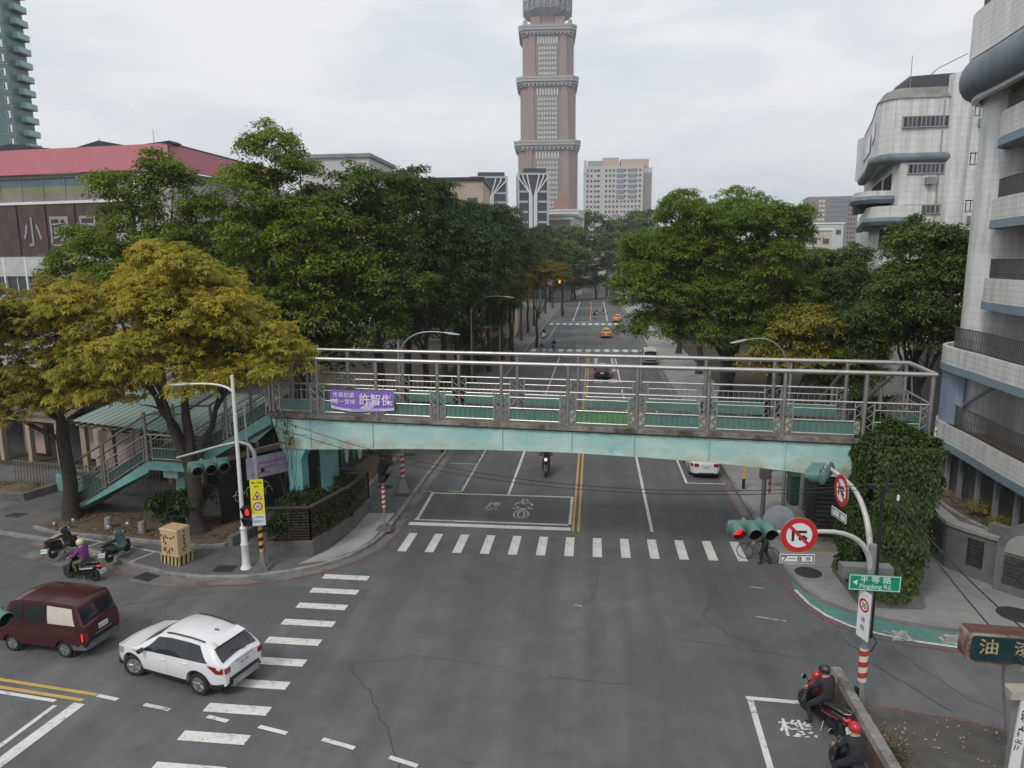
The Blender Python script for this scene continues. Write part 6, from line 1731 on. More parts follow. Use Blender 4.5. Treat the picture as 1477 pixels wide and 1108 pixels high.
# tree beds, hedges and worn grass on the left
bed = struct(MB().prism([(-26.6, 29.4), (-25.0, 28.85), (-17.0, 27.95), (-16.35, 28.2), (-15.8, 30.3), (-16.6, 31.6), (-26, 31.6)], PZ - .05, PZ + .10).build('tree_bed', SOIL))
mb = MB(); mb.kerb([(-26.6, 29.4), (-25.0, 28.85), (-17.0, 27.95), (-16.35, 28.2), (-15.8, 30.3), (-16.6, 31.6)], .16, PZ - .02, PZ + .16, 0); mb.build('bed_kerb', CONC_K, bed)
mb = MB(); mb.kerb([(-16.35, 28.35), (-15.75, 30.4), (-14.9, 32.6)], .3, PZ - .02, .62, -.3); mb.build('low_bench_wall', PLANTBOX, bed)
def ground_litter(name, label, box, n, L, Wd, m_, seed, z, up_=.6, parent=None, reject=None):
    rg_ = np.random.default_rng(seed)
    p = np.stack([rg_.uniform(box[0], box[1], n), rg_.uniform(box[2], box[3], n), np.full(n, z)], 1)
    msk = np.sin(p[:, 0] * 2.1 + seed) + np.sin(p[:, 1] * 2.7 + 1.3 * seed) + rg_.normal(0, .8, n) > -.3
    p = p[msk]
    if reject is not None:
        p = p[[not reject(a[0], a[1]) for a in p]]
    nrm = unit(np.stack([rg_.normal(0, up_, len(p)), rg_.normal(0, up_, len(p)), np.ones(len(p))], 1))
    V, q = leaves(p, nrm, L, Wd, rg_, None, .1, 0)
    V[:, 2] = np.maximum(V[:, 2], z - .0) + .004
    o = link(name, np_mesh(name, V, q, m_), parent)
    o['kind'] = 'stuff'
    if label: o['label'] = label
    return o
ground_litter('fallen_leaves', 'brown fallen leaves and worn grass in the tree bed by the stairs', (-26, -16.2, 28.7, 31.4), 3200, .14, .07, LF_DRY, 4, PZ + .10, reject=lambda x, y: y < 29.3 - (x + 25) * .13)
ground_litter('fallen_leaves', 'scattered fallen leaves on the left pavement and gutter', (-25, -12.5, 25.5, 29), 160, .11, .06, LF_DRY, 6, PZ + .012, reject=lambda x, y: y < 26.4 + max(0, (-17 - x)) * .33)
ground_litter('dry_grass', 'straw coloured dry grass and weeds on the garden terrace', (16.8, 19.4, 27.5, 36), 2600, .30, .05, LF_DRY, 8, 1.06, 1.2, reject=lambda x, y: x < 16.9 + max(0, (31 - y)) * .62 or x > 18.6 + max(0, 31 - y) * .75)
for k, (x, y, lb) in enumerate(((17.5, 30.9, 'low weedy shrub on the garden terrace by the sign post'), (17.4, 33.0, 'straggly weed shrub at left end of garden terrace'), (19.0, 28.6, 'low weedy shrub at right end of garden terrace'))):
    shrub('weed_shrub', lb, x, y, 1.05, [(0, 0, .3, .5, .5, .35), (.4, -.2, .25, .4, .4, .3)], 36, 14, .16, .05, LF_YEL2, 90 + k, rc=.22)
HB = [(-14.6, -13.2, 47, 60, 'dark hedge along the left pavement behind the bridge'), (-14.2, -13.0, 61, 78, 'dark hedge further along the left pavement'), (-14.2, -13.0, 79, 104, 'dark hedge beside the first far crossing on the left'), (13.2, 14.6, 48, 58, 'dark hedge under the trees on the right behind the bridge'), (16, 24, 41.6, 43.0, 'dark hedge under the dark garden trees')]
for k, (x0, x1, y0, y1, lb) in enumerate(HB):
    n_ = int(max(x1 - x0, y1 - y0) / 1.1)
    lobes = []
    for i in range(n_):
        t = (i + .5) / n_
        lobes.append(((x0 + x1) / 2 + ((x1 - x0) * (t - .5) if x1 - x0 > y1 - y0 else 0) - (x0 + x1) / 2, (y1 - y0) * (t - .5) if y1 - y0 > x1 - x0 else 0, .8, .85, .85, .95))
    shrub('hedge', lb, (x0 + x1) / 2, (y0 + y1) / 2, PZ, lobes, 40 * n_, 20, .2, .12, LF_DARK, 95 + k, 'hedge', rc=.35)
ground_litter('dry_litter', 'pale dry litter and leaves on the verge beside the signal pole', (7.6, 12.0, 13.5, 19.0), 900, .09, .045, mat('pale litter', (0.36, 0.30, 0.20), .9, var=.4, scale=3), 12, .02, .3, reject=lambda x, y: x > 8.6 and (y * 13.7) % 3 > .8)
ground_litter('dry_litter', 'heap of dry brown leaves at the foot of the signal pole', (7.45, 8.9, 16.6, 18.7), 700, .10, .05, LF_DRY, 17, .02, .6, reject=lambda x, y: abs(x - 7.7 - (18.6 - y) * .3) > .38)
shrub('verge_weeds', 'small green weeds along foot of the low barrier wall', 7.75, 16.0, .02, [(0, -1.5, .1, .2, .8, .15), (.1, 0, .08, .2, .7, .12), (0, 1.2, .08, .15, .6, .1)], 60, 12, .12, .04, LF_HEDGE, 99, rc=.14)
# ------------------------------------------------------------------ street furniture
STRIPE_R = mat('red reflective tape', (0.42, 0.04, 0.03), .5, var=.15, scale=6)
STRIPE_W = mat('white reflective tape', (0.60, 0.58, 0.54), .5, var=.15, scale=6)
STRIPE_Y = mat('yellow reflective tape', (0.60, 0.34, 0.03), .5, var=.12, scale=6)
SIGN_R = mat('sign red', (0.52, 0.018, 0.022), .45, var=.05)
SIGN_W = mat('sign white', (0.72, 0.73, 0.74), .45, var=.04)
SIGN_GR = mat('sign green', (0.0, 0.27, 0.14), .45, var=.05)
SIGN_Y = mat('fluorescent yellow', (0.72, 0.70, 0.02), .5, var=.04)

def spiral_tape(parent, x, y, z0, z1, r, ma, mb_, n=4, name='striped_tape'):
    """Two-colour tape wound round a pole, as diagonal bands."""
    mb = MB(); mb.lathe([(r + .003, z0), (r + .003, z1)], (x, y, 0), 16); base = mb.build(name, ma, parent, 40)
    hgt = (z1 - z0) / n
    mb = MB()
    for k in range(n):
        za = z0 + k * hgt
        N = 16
        lo = [Vector((x + (r + .007) * math.cos(2 * PI * i / N), y + (r + .007) * math.sin(2 * PI * i / N), min(z1, za + hgt * .55 * (i / N) * 1.0))) for i in range(N + 1)]
        hi = [p + Vector((0, 0, min(hgt * .48, z1 - p.z))) for p in lo]
        mb.add(lo + hi, [(i, i + 1, N + 2 + i, N + 1 + i) for i in range(N)])
    mb.build('tape_band', mb_, base)

def street_lamp(label, x, y, h, arm, reach, rise, col, group=None, base=True, az=0.0, name='street_lamp', r=.075):
    """Pole with a curved arm towards +x (turned by az) and a flat head."""
    t_ = thing(name, label, 'street lamp', (x, y, PZ - .02), az, group)
    mb = MB(); mb.tube([(0, 0, .1), (0, 0, h)], [r * 1.25, r * .85], 12); mb.build('pole', col, t_, 40)
    if base:
        mb = MB(); mb.lathe([(.24, 0), (.24, .05), (.19, .12), (.15, .3), (.145, 1.0), (.17, 1.04), (.17, 1.1), (.13, 1.16), (.12, 1.7), (.15, 1.74), (.15, 1.8), (.10, 1.86)], (0, 0, 0), 16); mb.build('pole_base', col, t_, 35)
    pts = bez((0, 0, arm), (reach * .15, 0, arm + rise * 1.25), (reach, 0, arm + rise), 10)
    mb = MB(); mb.tube(pts, [.05 - .018 * k / 10 for k in range(11)], 8); mb.build('arm', col, t_, 40)
    e = pts[-1]; d = (pts[-1] - pts[-2]).normalized()
    up_ = Vector((0, 0, 1))
    sd = Vector((0, 1, 0))
    rings = []
    for s, w, hh in ((-.05, .05, .05), (.1, .12, .07), (.35, .16, .07), (.65, .15, .05), (.8, .07, .03)):
        c0 = e + d * s
        rings.append([c0 + sd * w * math.cos(a) + up_ * (hh * math.sin(a) if math.sin(a) > 0 else hh * .5 * math.sin(a)) for a in [2 * PI * i / 12 for i in range(12)]])
    mb = MB(); mb.loft(rings); hd = mb.build('lamp_head', mat('lamp head grey', (0.36, 0.37, 0.38), .45, .2), t_, 40)
    mb = MB(); c0 = e + d * .4; mb.beam(c0 - d * .22 - up_ * .035, c0 + d * .25 - up_ * .03, .2, .02); mb.build('lamp_lens', mat('lamp lens', (0.5, 0.5, 0.48), .25), hd)
    return t_
street_lamp('white street lamp with fluted base at the left corner, arm over the pavement', -14.23, 26.15, 8.15, 7.45, 1.75, .35, WHITEP, az=R(186))
street_lamp('grey street lamp behind the left half of the footbridge, arm over the road', -10.25, 36.1, 8.35, 7.6, 2.6, 1.3, GALV, base=False, az=R(-6))
street_lamp('grey street lamp behind the right half of the footbridge, arm over the road', 9.8, 36.2, 7.4, 6.6, 2.3, 2.0, GALV, base=False, az=R(186))
street_lamp('tall grey street lamp at the left kerb well behind the footbridge', -10.8, 61.5, 8.6, 8.0, 3.0, 1.5, GALV, base=False, az=R(10))
street_lamp('short grey lamp post beside the first far crossing', -10.6, 79, 5.4, 5.2, -1.2, .1, GALV, base=False)
street_lamp('far grey street lamp beyond the second crossing on the left', -10.6, 163, 11.2, 10.4, 3.0, 1.5, GALV, base=False)
mb = MB()
fp = thing('foot_of_lamp', 'red and white taped foot with concrete block of a grey pole on the left pavement', 'pole foot', (-10.25, 36.1, PZ))
mb.box((0, 0, .08), (.9, .8, .16), None, 0, .9); mb.build('concrete_block', PLANTBOX, fp)
mb = MB(); mb.loft([[(-.25, -.25, .16), (.25, -.25, .16), (.25, .25, .16), (-.25, .25, .16)], [(-.1, -.1, .85), (.1, -.1, .85), (.1, .1, .85), (-.1, .1, .85)]]); mb.build('foot_plate', GALV, fp)
spiral_tape(fp, 0, 0, 1.0, 2.25, .11, STRIPE_W, STRIPE_R)

# traffic light heads: horizontal three-lens housing with long round visors
GLASSOFF = mat('unlit lens', (0.03, 0.012, 0.012), .2, var=0, coat=.5)
RED_ON = mat('lit red lens', (1.0, 0.02, 0.015), .3, var=0, emit=1.6)
AMB_ON = mat('lit amber lens', (1.0, 0.38, 0.03), .3, var=0, emit=1.6)
SIGN_IN = mat('visor inside', (0.012, 0.012, 0.012), .7)
def signal_head(label, loc, rz, n=3, lit=None, lens_r=.17, vis=.42, group=None, tilt=0):
    """Local -y is the face."""
    t_ = thing('traffic_light', label, 'traffic light', loc, rz, group)
    w = n * .42
    mb = MB(); N = 14
    prof_ = []
    rings = []
    for x, s in ((-w / 2 - .03, .55), (-w / 2, .9), (-w / 2 + .05, 1), (w / 2 - .05, 1), (w / 2, .9), (w / 2 + .03, .55)):
        rings.append([(x, .13 * s * math.cos(a) * (1 if math.cos(a) > 0 else .8), .215 * s * math.sin(a)) for a in [2 * PI * i / N for i in range(N)]])
    mb.loft(rings); mb.build('housing', SIG_G, t_, 40)
    for k in range(n - 1):
        x = -w / 2 + .42 * (k + 1)
        mb = MB(); mb.lathe([(.05, -.03), (.05, .03)], (x, 0, .22), 10, Matrix.Rotation(R(90), 3, 'X')); mb.build('clamp_cap', GALV, t_)
    for k in range(n):
        x = -w / 2 + .42 * (k + .5)
        mb = MB()
        ro, ri = lens_r + .018, lens_r + .003
        out, inn = [], []
        for j, yy in enumerate((-.09, -.09 - vis)):
            droop = -.05 * j
            out.append([(x + ro * math.cos(a), yy - (0 if math.sin(a) > -.2 or j == 0 else -.16), droop + ro * math.sin(a)) for a in [2 * PI * i / 20 for i in range(20)]])
            inn.append([(x + ri * math.cos(a), yy - (0 if math.sin(a) > -.2 or j == 0 else -.16) , droop + ri * math.sin(a)) for a in [2 * PI * i / 20 for i in range(20)]])
        mb.loft(out, True, False, 0); mb.loft([list(reversed(q)) for q in inn], True, False, 1); mb.loft([out[1], inn[1]], True, False, 0)
        mb.build('visor', [SIG_G, SIGN_IN], t_, 40)
        mb = MB(); mb.lathe([(lens_r, 0), (lens_r * .7, .03), (.001, .045)], (x, -.12, 0), 20, Matrix.Rotation(R(90), 3, 'X'))
        mb.build('lens', (RED_ON if lit == 'red' and k == 0 else AMB_ON if lit == 'amber' and k == 1 else GLASSOFF), t_, 40)
    return t_
s1 = signal_head('green traffic light showing red, facing us left of the round no turning sign', (4.15, 18.15, 5.72), R(4), lit='red')
s1.scale = (.95, .95, .95)
signal_head('green traffic light seen from its side against the ivy, above the tilted round sign', (7.0, 21.4, 6.3), R(-118))
signal_head('green traffic light turned away beneath the left mast arm by the stairs', (-15.5, 26.1, 4.55), R(40))
signal_head('green traffic light head cut off by the left edge in front of the maroon van', (-14.75, 14.2, 4.1), R(75), lens_r=.18)
mb = MB(); mb.tube([(-14.4, 13.5, 0.0), (-14.9, 12.6, 4.1)], .09, 8)
mp_ = thing('mast_arm', 'left traffic light mast pole outside the left frame edge', 'pole', (-16.0, 12.6, 0))
mb = MB(); mb.tube([(0, 0, 0), (0, 0, 4.05), (.6, .9, 4.2), (1.85, 1.6, 4.22)], [.1, .09, .06, .05], 10); mb.build('pole', GALV, mp_, 40)

# signal pole on the right corner with two curved arms
rp_ = thing('signal_pole', 'grey signal pole with two curved white arms at the right corner, striped red and white', 'pole', (7.5, 18.85, 0))
mb = MB(); mb.tube([(0, 0, 0.05), (0, 0, 5.1)], [.115, .10], 12); mb.build('pole', GALV, rp_, 40)
mb = MB(); mb.tube([(.13, .02, 2.4), (.14, .02, 6.75)], .055, 8); mb.build('black_pipe', BLACKP, rp_, 40)
ARMW = mat('worn white arm', (0.52, 0.51, 0.48), .5, .2, var=.12, scale=3, dirt=(0.30, 0.19, 0.11), dscale=1.6, dpos=.58)
mb = MB(); mb.tube(bez((0, 0, 4.2), (-.05, -.05, 5.5), (-1.4, -.35, 5.55), 9) + [(-2.4, -.55, 5.57), (-3.7, -.75, 5.62)], [.085 - .003 * k for k in range(12)], 10); mb.build('arm', ARMW, rp_, 40)
mb = MB(); mb.tube(bez((0, .05, 4.3), (-.02, .2, 6.2), (-.22, 1.7, 6.33), 9) + [(-.4, 3.0, 6.42)], [.088 - .003 * k for k in range(11)], 10); mb.build('arm', ARMW, rp_, 40)
spiral_tape(rp_, 0, 0, 1.12, 2.1, .115, STRIPE_W, STRIPE_R, 3)
mb = MB(); mb.box((-.12, -.02, .75), (.09, .12, .36)); mb.build('black_label', BLACKP, rp_)
mb = MB(); mb.lathe([(.32, 0), (.32, .05), (.16, .08), (.13, .25)], (0, 0, 0), 12); mb.build('base_plate', GALV, rp_)
mb = MB(); mb.tube([(.1, -.1, 2.6), (.25, -.12, 2.35), (.13, -.1, 2.05)], .018, 6); mb.build('loose_cable', BLACK, rp_, 40)
mb = MB(); mb.bbox((-.7, .1, 4.05), (.62, .45, 4.4)); mb.build('grey_control_box', mat('grey cabinet', (0.2, 0.2, 0.2), .5, .2), rp_)
for x, z in ((-.15, 6.72), (.3, 6.75)):
    mb = MB(); mb.box((x, 0, z), (.18, .1, .1)); mb.build('wire_clamp', BLACKP, rp_)

def ring(mb, r0, r1, y, n=36, mi=0, z=0):
    a = [(r0 * math.cos(2 * PI * k / n), y, z + r0 * math.sin(2 * PI * k / n)) for k in range(n)]
    b = [(r1 * math.cos(2 * PI * k / n), y, z + r1 * math.sin(2 * PI * k / n)) for k in range(n)]
    mb.add(a + b, [(k, (k + 1) % n, n + (k + 1) % n, n + k) for k in range(n)], mi)
def disc(mb, r, y, n=36, mi=0, z=0, x=0):
    mb.add([(x + r * math.cos(2 * PI * k / n), y, z + r * math.sin(2 * PI * k / n)) for k in range(n)], [tuple(range(n))], mi)

def no_turn_sign(label, loc, rz, d=.92):
    """Round prohibition sign, red rim and bar, black hooked arrow and small car."""
    t_ = thing('no_turning_sign', label, 'road sign', loc, rz)
    r_ = d / 2
    mb = MB(); mb.lathe([(r_, 0), (r_, .02)], (0, .02, 0), 36, Matrix.Rotation(R(90), 3, 'X')); mb.build('sign_back', GALV, t_)
    mb = MB(); disc(mb, r_ * .995, -.004); mb.build('sign_face', SIGN_W, t_)
    mb = MB(); ring(mb, r_ * .70, r_ * .99, -.008); mb.build('red_rim', SIGN_R, t_)
    mb = MB()
    w = .095 * d
    mb.bbox((-.20 * d, -.013, -.17 * d), (-.20 * d + w * .75, -.010, .13 * d)); mb.bbox((-.20 * d + w * .75, -.013, .13 * d - w * .72), (.20 * d, -.010, .13 * d))
    mb.add([(-.20 * d - w * .1, -.0125, .135 * d), (-.04 * d, -.0125, .135 * d), (-.16 * d, -.0125, .02 * d)], [(2, 1, 0)])
    mb.build('arrow_symbol', INK, t_)
    mb = MB(); mb.bbox((-.01 * d, -.013, -.12 * d), (.22 * d, -.010, -.055 * d)); mb.add([(.03 * d, -.0125, -.055 * d), (.18 * d, -.0125, -.055 * d), (.15 * d, -.0125, .0), (.06 * d, -.0125, .0)], [(3, 2, 1, 0), (0, 1, 2, 3)])
    for x in (.035, .17):
        disc(mb, .03 * d, -.0125, 10, 0, -.125 * d, x * d)
    mb.build('car_symbol', INK, t_)
    mb = MB(); mb.slab([(-.36 * d, -.017, .30 * d), (-.30 * d, -.017, .36 * d), (.36 * d, -.017, -.30 * d), (.30 * d, -.017, -.36 * d)], (0, .003, 0)); mb.build('red_bar', SIGN_R, t_)
    return t_
def plate(name, label, loc, rz, w, h, m_, border=None, cat='sign plate', bw=.025):
    t_ = thing(name, label, cat, loc, rz)
    mb = MB(); mb.bbox((-w / 2, 0, -h / 2), (w / 2, .02, h / 2)); mb.build('plate', m_, t_)
    if border:
        for a in ((-w / 2 + .02, h / 2 - .02 - bw, w / 2 - .02, h / 2 - .02), (-w / 2 + .02, -h / 2 + .02, w / 2 - .02, -h / 2 + .02 + bw), (-w / 2 + .02, -h / 2 + .02 + bw, -w / 2 + .02 + bw, h / 2 - .02 - bw), (w / 2 - .02 - bw, -h / 2 + .02 + bw, w / 2 - .02, h / 2 - .02 - bw)):
            mb = MB(); mb.bbox((a[0], -.004, a[1]), (a[2], -.001, a[3])); mb.build('border_line', border, t_)
    return t_
no_turn_sign('round red rimmed no turning sign with arrow and car facing the camera', (5.40, 18.25, 5.52), R(4), .96)
pl = plate('hours_plate', 'white hours plate 7-8 under the round sign facing us', (5.39, 18.26, 4.86), R(4), .90, .25, SIGN_W, INK)
fr = face_frame((0, -.002, 0), (0, -1, 0))
lettering('plate_lettering', '7－8', INK, pl, fr, .50, .135, -.13, 0, .004, .02)
lettering('plate_lettering', '時', INK, pl, fr, .115, .12, .29, -.005, .004, .01)
mb = MB(); mb.lathe([(.42, 0), (.42, .02)], (5.0, 18.75, 5.72), 28, Matrix.Rotation(R(90), 3, 'X'))
bk = tag(mb.build('sign_back_disc', mat('sign back grey', (0.33, 0.36, 0.39), .5, .4), None, 40), 'plain grey back of a round sign half hidden behind the no turning sign', 'road sign')
no_turn_sign('tilted round no turning sign seen edge on beside the upper arm', (7.05, 20.2, 6.15), R(-86), .92)
pl = plate('hours_plate', 'white hours plate 7-8 under the edge-on round sign', (7.02, 20.2, 5.42), R(-80), .80, .26, SIGN_W, INK)
lettering('plate_lettering', '7－8', INK, pl, fr, .45, .135, -.1, 0, .004, .02)
sn = plate('street_name_sign', 'green street name sign with white characters and a left arrow on the signal pole', (7.55, 18.68, 4.08), R(-2), 1.32, .46, SIGN_GR, SIGN_W, 'street sign', .018)
lettering('sign_lettering', '平 等 路', SIGN_W, sn, fr, .78, .19, .02, .095, .004, .02)
lettering('sign_lettering', 'Pingdeng Rd.', SIGN_W, sn, fr, .80, .17, .03, -.115, .004, .012)
mb = MB(); mb.add([(-.56, -.005, 0), (-.44, -.005, -.08), (-.44, -.005, .08)], [(0, 1, 2)]); mb.build('arrow_symbol', SIGN_W, sn)
sp_ = plate('speed_plate', 'tall narrow white speed plate with red 30 ring turned sideways on the signal pole', (7.33, 18.68, 3.15), R(-72), .46, 1.35, SIGN_W, None)
mb = MB(); ring(mb, .135, .19, -.006, 28, 0, .28); mb.build('red_ring', SIGN_R, sp_)
lettering('plate_lettering', '30', INK, sp_, fr, .19, .16, 0, .28, .006, .02)
lettering('plate_lettering', '速', INKB, sp_, fr, .16, .15, 0, -.12, .006, .01); lettering('plate_lettering', '限', INKB, sp_, fr, .16, .15, 0, -.36, .006, .01)

# left corner: mast with arm, yellow school-zone sign, pedestrian signal
lp = thing('signal_pole', 'grey signal pole with curved mast arm and black yellow tape at the left corner', 'pole', (-13.55, 26.25, PZ - .02))
mb = MB(); mb.tube([(0, 0, .05), (0, 0, 4.6), (-.05, 0, 5.0), (-.25, 0, 5.3), (-.6, -.05, 5.42), (-1.4, -.15, 5.25), (-3.2, -.3, 4.75)], [.10, .09, .085, .08, .075, .065, .05], 10); mb.build('pole', GALV, lp, 40)
mb = MB(); mb.tube([(-.35, .1, 4.6), (-.38, .1, 7.0)], .045, 8); mb.build('upper_pipe', GALV, lp, 40)
spiral_tape(lp, 0, 0, .75, 1.75, .10, STRIPE_Y, INK, 3)
mb = MB(); mb.box((0, 0, .08), (.8, .7, .16), None, 0, .85); mb.build('concrete_block', PLANTBOX, lp)
for a in range(4):
    c_, s_ = math.cos(a * PI / 2 + .78), math.sin(a * PI / 2 + .78)
    mb = MB(); mb.slab([(c_ * .1, s_ * .1, .16), (c_ * .3, s_ * .3, .16), (c_ * .1, s_ * .1, .55)], (.01 * s_, .01 * -c_, 0)); mb.build('gusset', GALV, lp)
ys = plate('school_zone_sign', 'tall fluorescent yellow sign with warning triangle and speed ring at the left corner', (-13.48, 26.05, 3.05), R(16), .52, 1.95, SIGN_Y, None, 'road sign')
mb = MB(); mb.bbox((-.26, -.004, -.975), (.26, -.001, -.50)); mb.build('white_field', SIGN_W, ys)
mb = MB(); mb.add([(-.21, -.005, .12), (.21, -.005, .12), (0, -.005, .50)], [(0, 1, 2)]); mb.build('triangle_rim', SIGN_R, ys)
mb = MB(); mb.add([(-.14, -.008, .165), (.14, -.008, .165), (0, -.008, .41)], [(0, 1, 2)]); mb.build('triangle_field', SIGN_W, ys)
mb = MB(); mb.bbox((-.05, -.012, .18), (-.01, -.010, .33)); mb.bbox((.01, -.012, .18), (.05, -.010, .30)); mb.bbox((-.005, -.0125, .22), (.02, -.0105, .27)); mb.build('walking_symbol', INK, ys)
mb = MB(); disc(mb, .19, -.005, 28, 0, -.16); mb.build('ring_field', SIGN_W, ys)
mb = MB(); ring(mb, .13, .185, -.008, 28, 0, -.16); mb.build('red_ring', SIGN_R, ys)
lettering('sign_lettering', '30', INK, ys, fr, .17, .15, 0, -.16, .006, .015)
lettering('sign_lettering', '當心兒童', INK, ys, fr, .38, .10, 0, .84, .004, .005)
lettering('sign_lettering', '學校', INK, ys, fr, .2, .09, 0, .68, .004, .0)
lettering('sign_lettering', '上學時段', INKB, ys, fr, .38, .11, 0, -.62, .005, .005)
lettering('sign_lettering', '減速慢行', INKB, ys, fr, .38, .11, 0, -.80, .005, .005)

def ped_signal(label, loc, rz, lit=True, group=None):
    t_ = thing('pedestrian_signal', label, 'pedestrian signal', loc, rz, group)
    for k, z in enumerate((.22, -.22)):
        mb = MB(); mb.bbox((-.2, -.1, z - .2), (.2, .12, z + .2)); h_ = mb.build('housing', BLACKP, t_)
        mb = MB(); mb.bbox((-.2, -.32, z + .18), (.2, -.101, z + .2)); mb.slab([(-.2, -.1, z + .18), (-.2, -.3, z + .18), (-.2, -.1, z - .15)], (.015, 0, 0)); mb.slab([(.185, -.1, z + .18), (.185, -.3, z + .18), (.185, -.1, z - .15)], (.015, 0, 0)); mb.build('hood', BLACKP, h_)
    if lit:
        mb = MB(); mb.lathe([(.001, 0), (.042, .002), (.042, .012), (.001, .014)], (0, -.105, .32), 12, Matrix.Rotation(R(90), 3, 'X')); mb.bbox((-.07, -.115, .12), (.07, -.105, .265)); mb.bbox((-.05, -.114, .06), (-.008, -.105, .118)); mb.bbox((.008, -.114, .06), (.05, -.105, .118))
        mb.build('red_man', RED_ON, t_)
    return t_
ped_signal('pedestrian signal with lit red standing man beside the yellow sign', (-13.95, 26.1, 2.45), R(5))
ped_signal('black pedestrian signal turned sideways on the thin striped post by the ramp', (-9.7, 30.75, 2.95), R(75), False)
pp = thing('pedestrian_post', 'thin striped post carrying the pedestrian signal on the left pavement by the ramp', 'post', (-9.75, 30.95, PZ))
mb = MB(); mb.tube([(0, 0, .1), (0, 0, 3.2)], .055, 8); mb.build('pole', GALV, pp, 40)
spiral_tape(pp, 0, 0, 1.1, 2.1, .085, STRIPE_W, STRIPE_R)
mb = MB(); mb.box((0, 0, .07), (.75, .6, .14), None, 0, .85); mb.build('concrete_block', PLANTBOX, pp)

# yellow bollard flags and grey posts along the right pavement
def bollard(label, x, y, h=1.15):
    t_ = thing('flexible_bollard', label, 'bollard', (x, y, PZ))
    mb = MB(); mb.bbox((-.08, -.03, 0), (.08, .03, h * .38)); mb.build('black_foot', BLACKP, t_)
    mb = MB(); mb.bbox((-.085, -.025, h * .38), (.085, .025, h * .82)); mb.build('yellow_panel', mat('bollard yellow', (0.58, 0.48, 0.06), .6), t_)
    mb = MB(); mb.tube([(-.06, 0, h * .82), (-.06, 0, h * .95), (0, 0, h), (.06, 0, h * .95), (.06, 0, h * .82)], .018, 6); mb.build('handle', GALV, t_)
bollard('yellow and black flat bollard on the right kerb next to the parked white sedan', 8.35, 38.8, 1.5)
bollard('yellow and black flat bollard at the left kerb under the bridge', -9.95, 44.8, 1.3)
gp_ = thing('grey_post', 'plain grey post with a box head left of the dark green cabinet', 'post', (8.35, 34.3, PZ))
mb = MB(); mb.tube([(0, 0, 0), (0, 0, 2.6)], .11, 10); mb.build('pole', GALV, gp_, 40)
mb = MB(); mb.bbox((-.22, -.15, 2.0), (.22, .15, 2.65)); mb.build('meter_box', mat('grey brown box', (0.17, 0.155, 0.14), .6), gp_)
spiral_tape(gp_, .28, .05, 1.2, 2.5, .06, STRIPE_W, STRIPE_R)
gc = thing('green_utility_cabinet', 'dark green utility cabinet on the right pavement under the bridge', 'cabinet', (10.7, 36.6, PZ))
mb = MB(); mb.bbox((-.55, -.4, .08), (.55, .4, 1.5)); mb.build('body', mat('dark green enamel', (0.03, 0.075, 0.06), .5, var=.15), gc)
mb = MB(); mb.bbox((-.6, -.45, 1.503), (.6, .45, 1.58)); mb.build('lid', mat('dark green enamel', (0.03, 0.075, 0.06)), gc)
mb = MB(); mb.bbox((-.5, -.43, .2), (-.02, -.403, 1.4)); mb.build('door', mat('dark green enamel', (0.03, 0.075, 0.06)), gc)
mb = MB(); mb.bbox((.02, -.43, .2), (.5, -.403, 1.4)); mb.build('door', mat('dark green enamel', (0.03, 0.075, 0.06)), gc)
gs_ = thing('lamp_post_stub', 'grey round pole standing in front of the dark green cabinet', 'pole', (10.55, 35.6, PZ))
mb = MB(); mb.tube([(0, 0, 0), (0, 0, 4.0)], .13, 10); mb.build('pole', GALV, gs_, 40)
# louvred grey enclosure under the right end of the bridge
lv = thing('louvred_enclosure', 'dark slatted enclosure under the right end of the footbridge beside the ivy', 'enclosure', (11.4, 33.0, PZ), R(-6))
mb = MB(); mb.bbox((-1.1, -1.0, 0), (1.4, 1.6, 2.9)); mb.build('core', BLACKP, lv)
LVM = mat('dark slat', (0.075, 0.072, 0.07), .6, .2, var=.2)
for k in range(13):
    z = .18 + k * .21
    mb = MB(); mb.box((.15, -1.06, z), (2.6, .04, .15), Matrix.Rotation(R(-24), 3, 'X')); mb.build('slat', LVM, lv)
    mb = MB(); mb.box((-1.16, .3, z), (.04, 2.7, .15), Matrix.Rotation(R(-24), 3, 'Y')); mb.build('slat', LVM, lv)
mb = MB(); mb.bbox((-1.35, -.9, 2.95), (-.6, 1.0, 3.25)); mb.build('top_board', GREYW, lv)
tri = thing('folding_sign', 'folded brown sign frame leaning on the pavement by the ivy', 'sign frame', (10.6, 31.9, PZ), R(20))
for s in (-.35, .35):
    mb = MB(); mb.tube([(s, -.35, 0), (0, 0, 1.0)], .025, 6); mb.build('leg', RUST, tri)
    mb = MB(); mb.tube([(s, .35, 0), (0, 0, 1.0)], .025, 6); mb.build('leg', RUST, tri)
mb = MB(); mb.tube([(-.35, -.2, .4), (.35, -.2, .4)], .02, 6); mb.build('crossbar', RUST, tri)
bl = thing('blue_tarpaulin', 'small blue tarpaulin draped under the bridge stairs on the right', 'tarpaulin', (10.2, 39.2, 1.4))
mb = MB(); mb.loft([[(-.7, -.3, .3), (0, -.4, .55), (.6, -.3, .35)], [(-.8, -.6, -.2), (0, -.7, -.1), (.7, -.55, -.3)]], False, False); mb.build('sheet', mat('blue sheet', (0.03, 0.07, 0.32), .5, var=.2), bl)
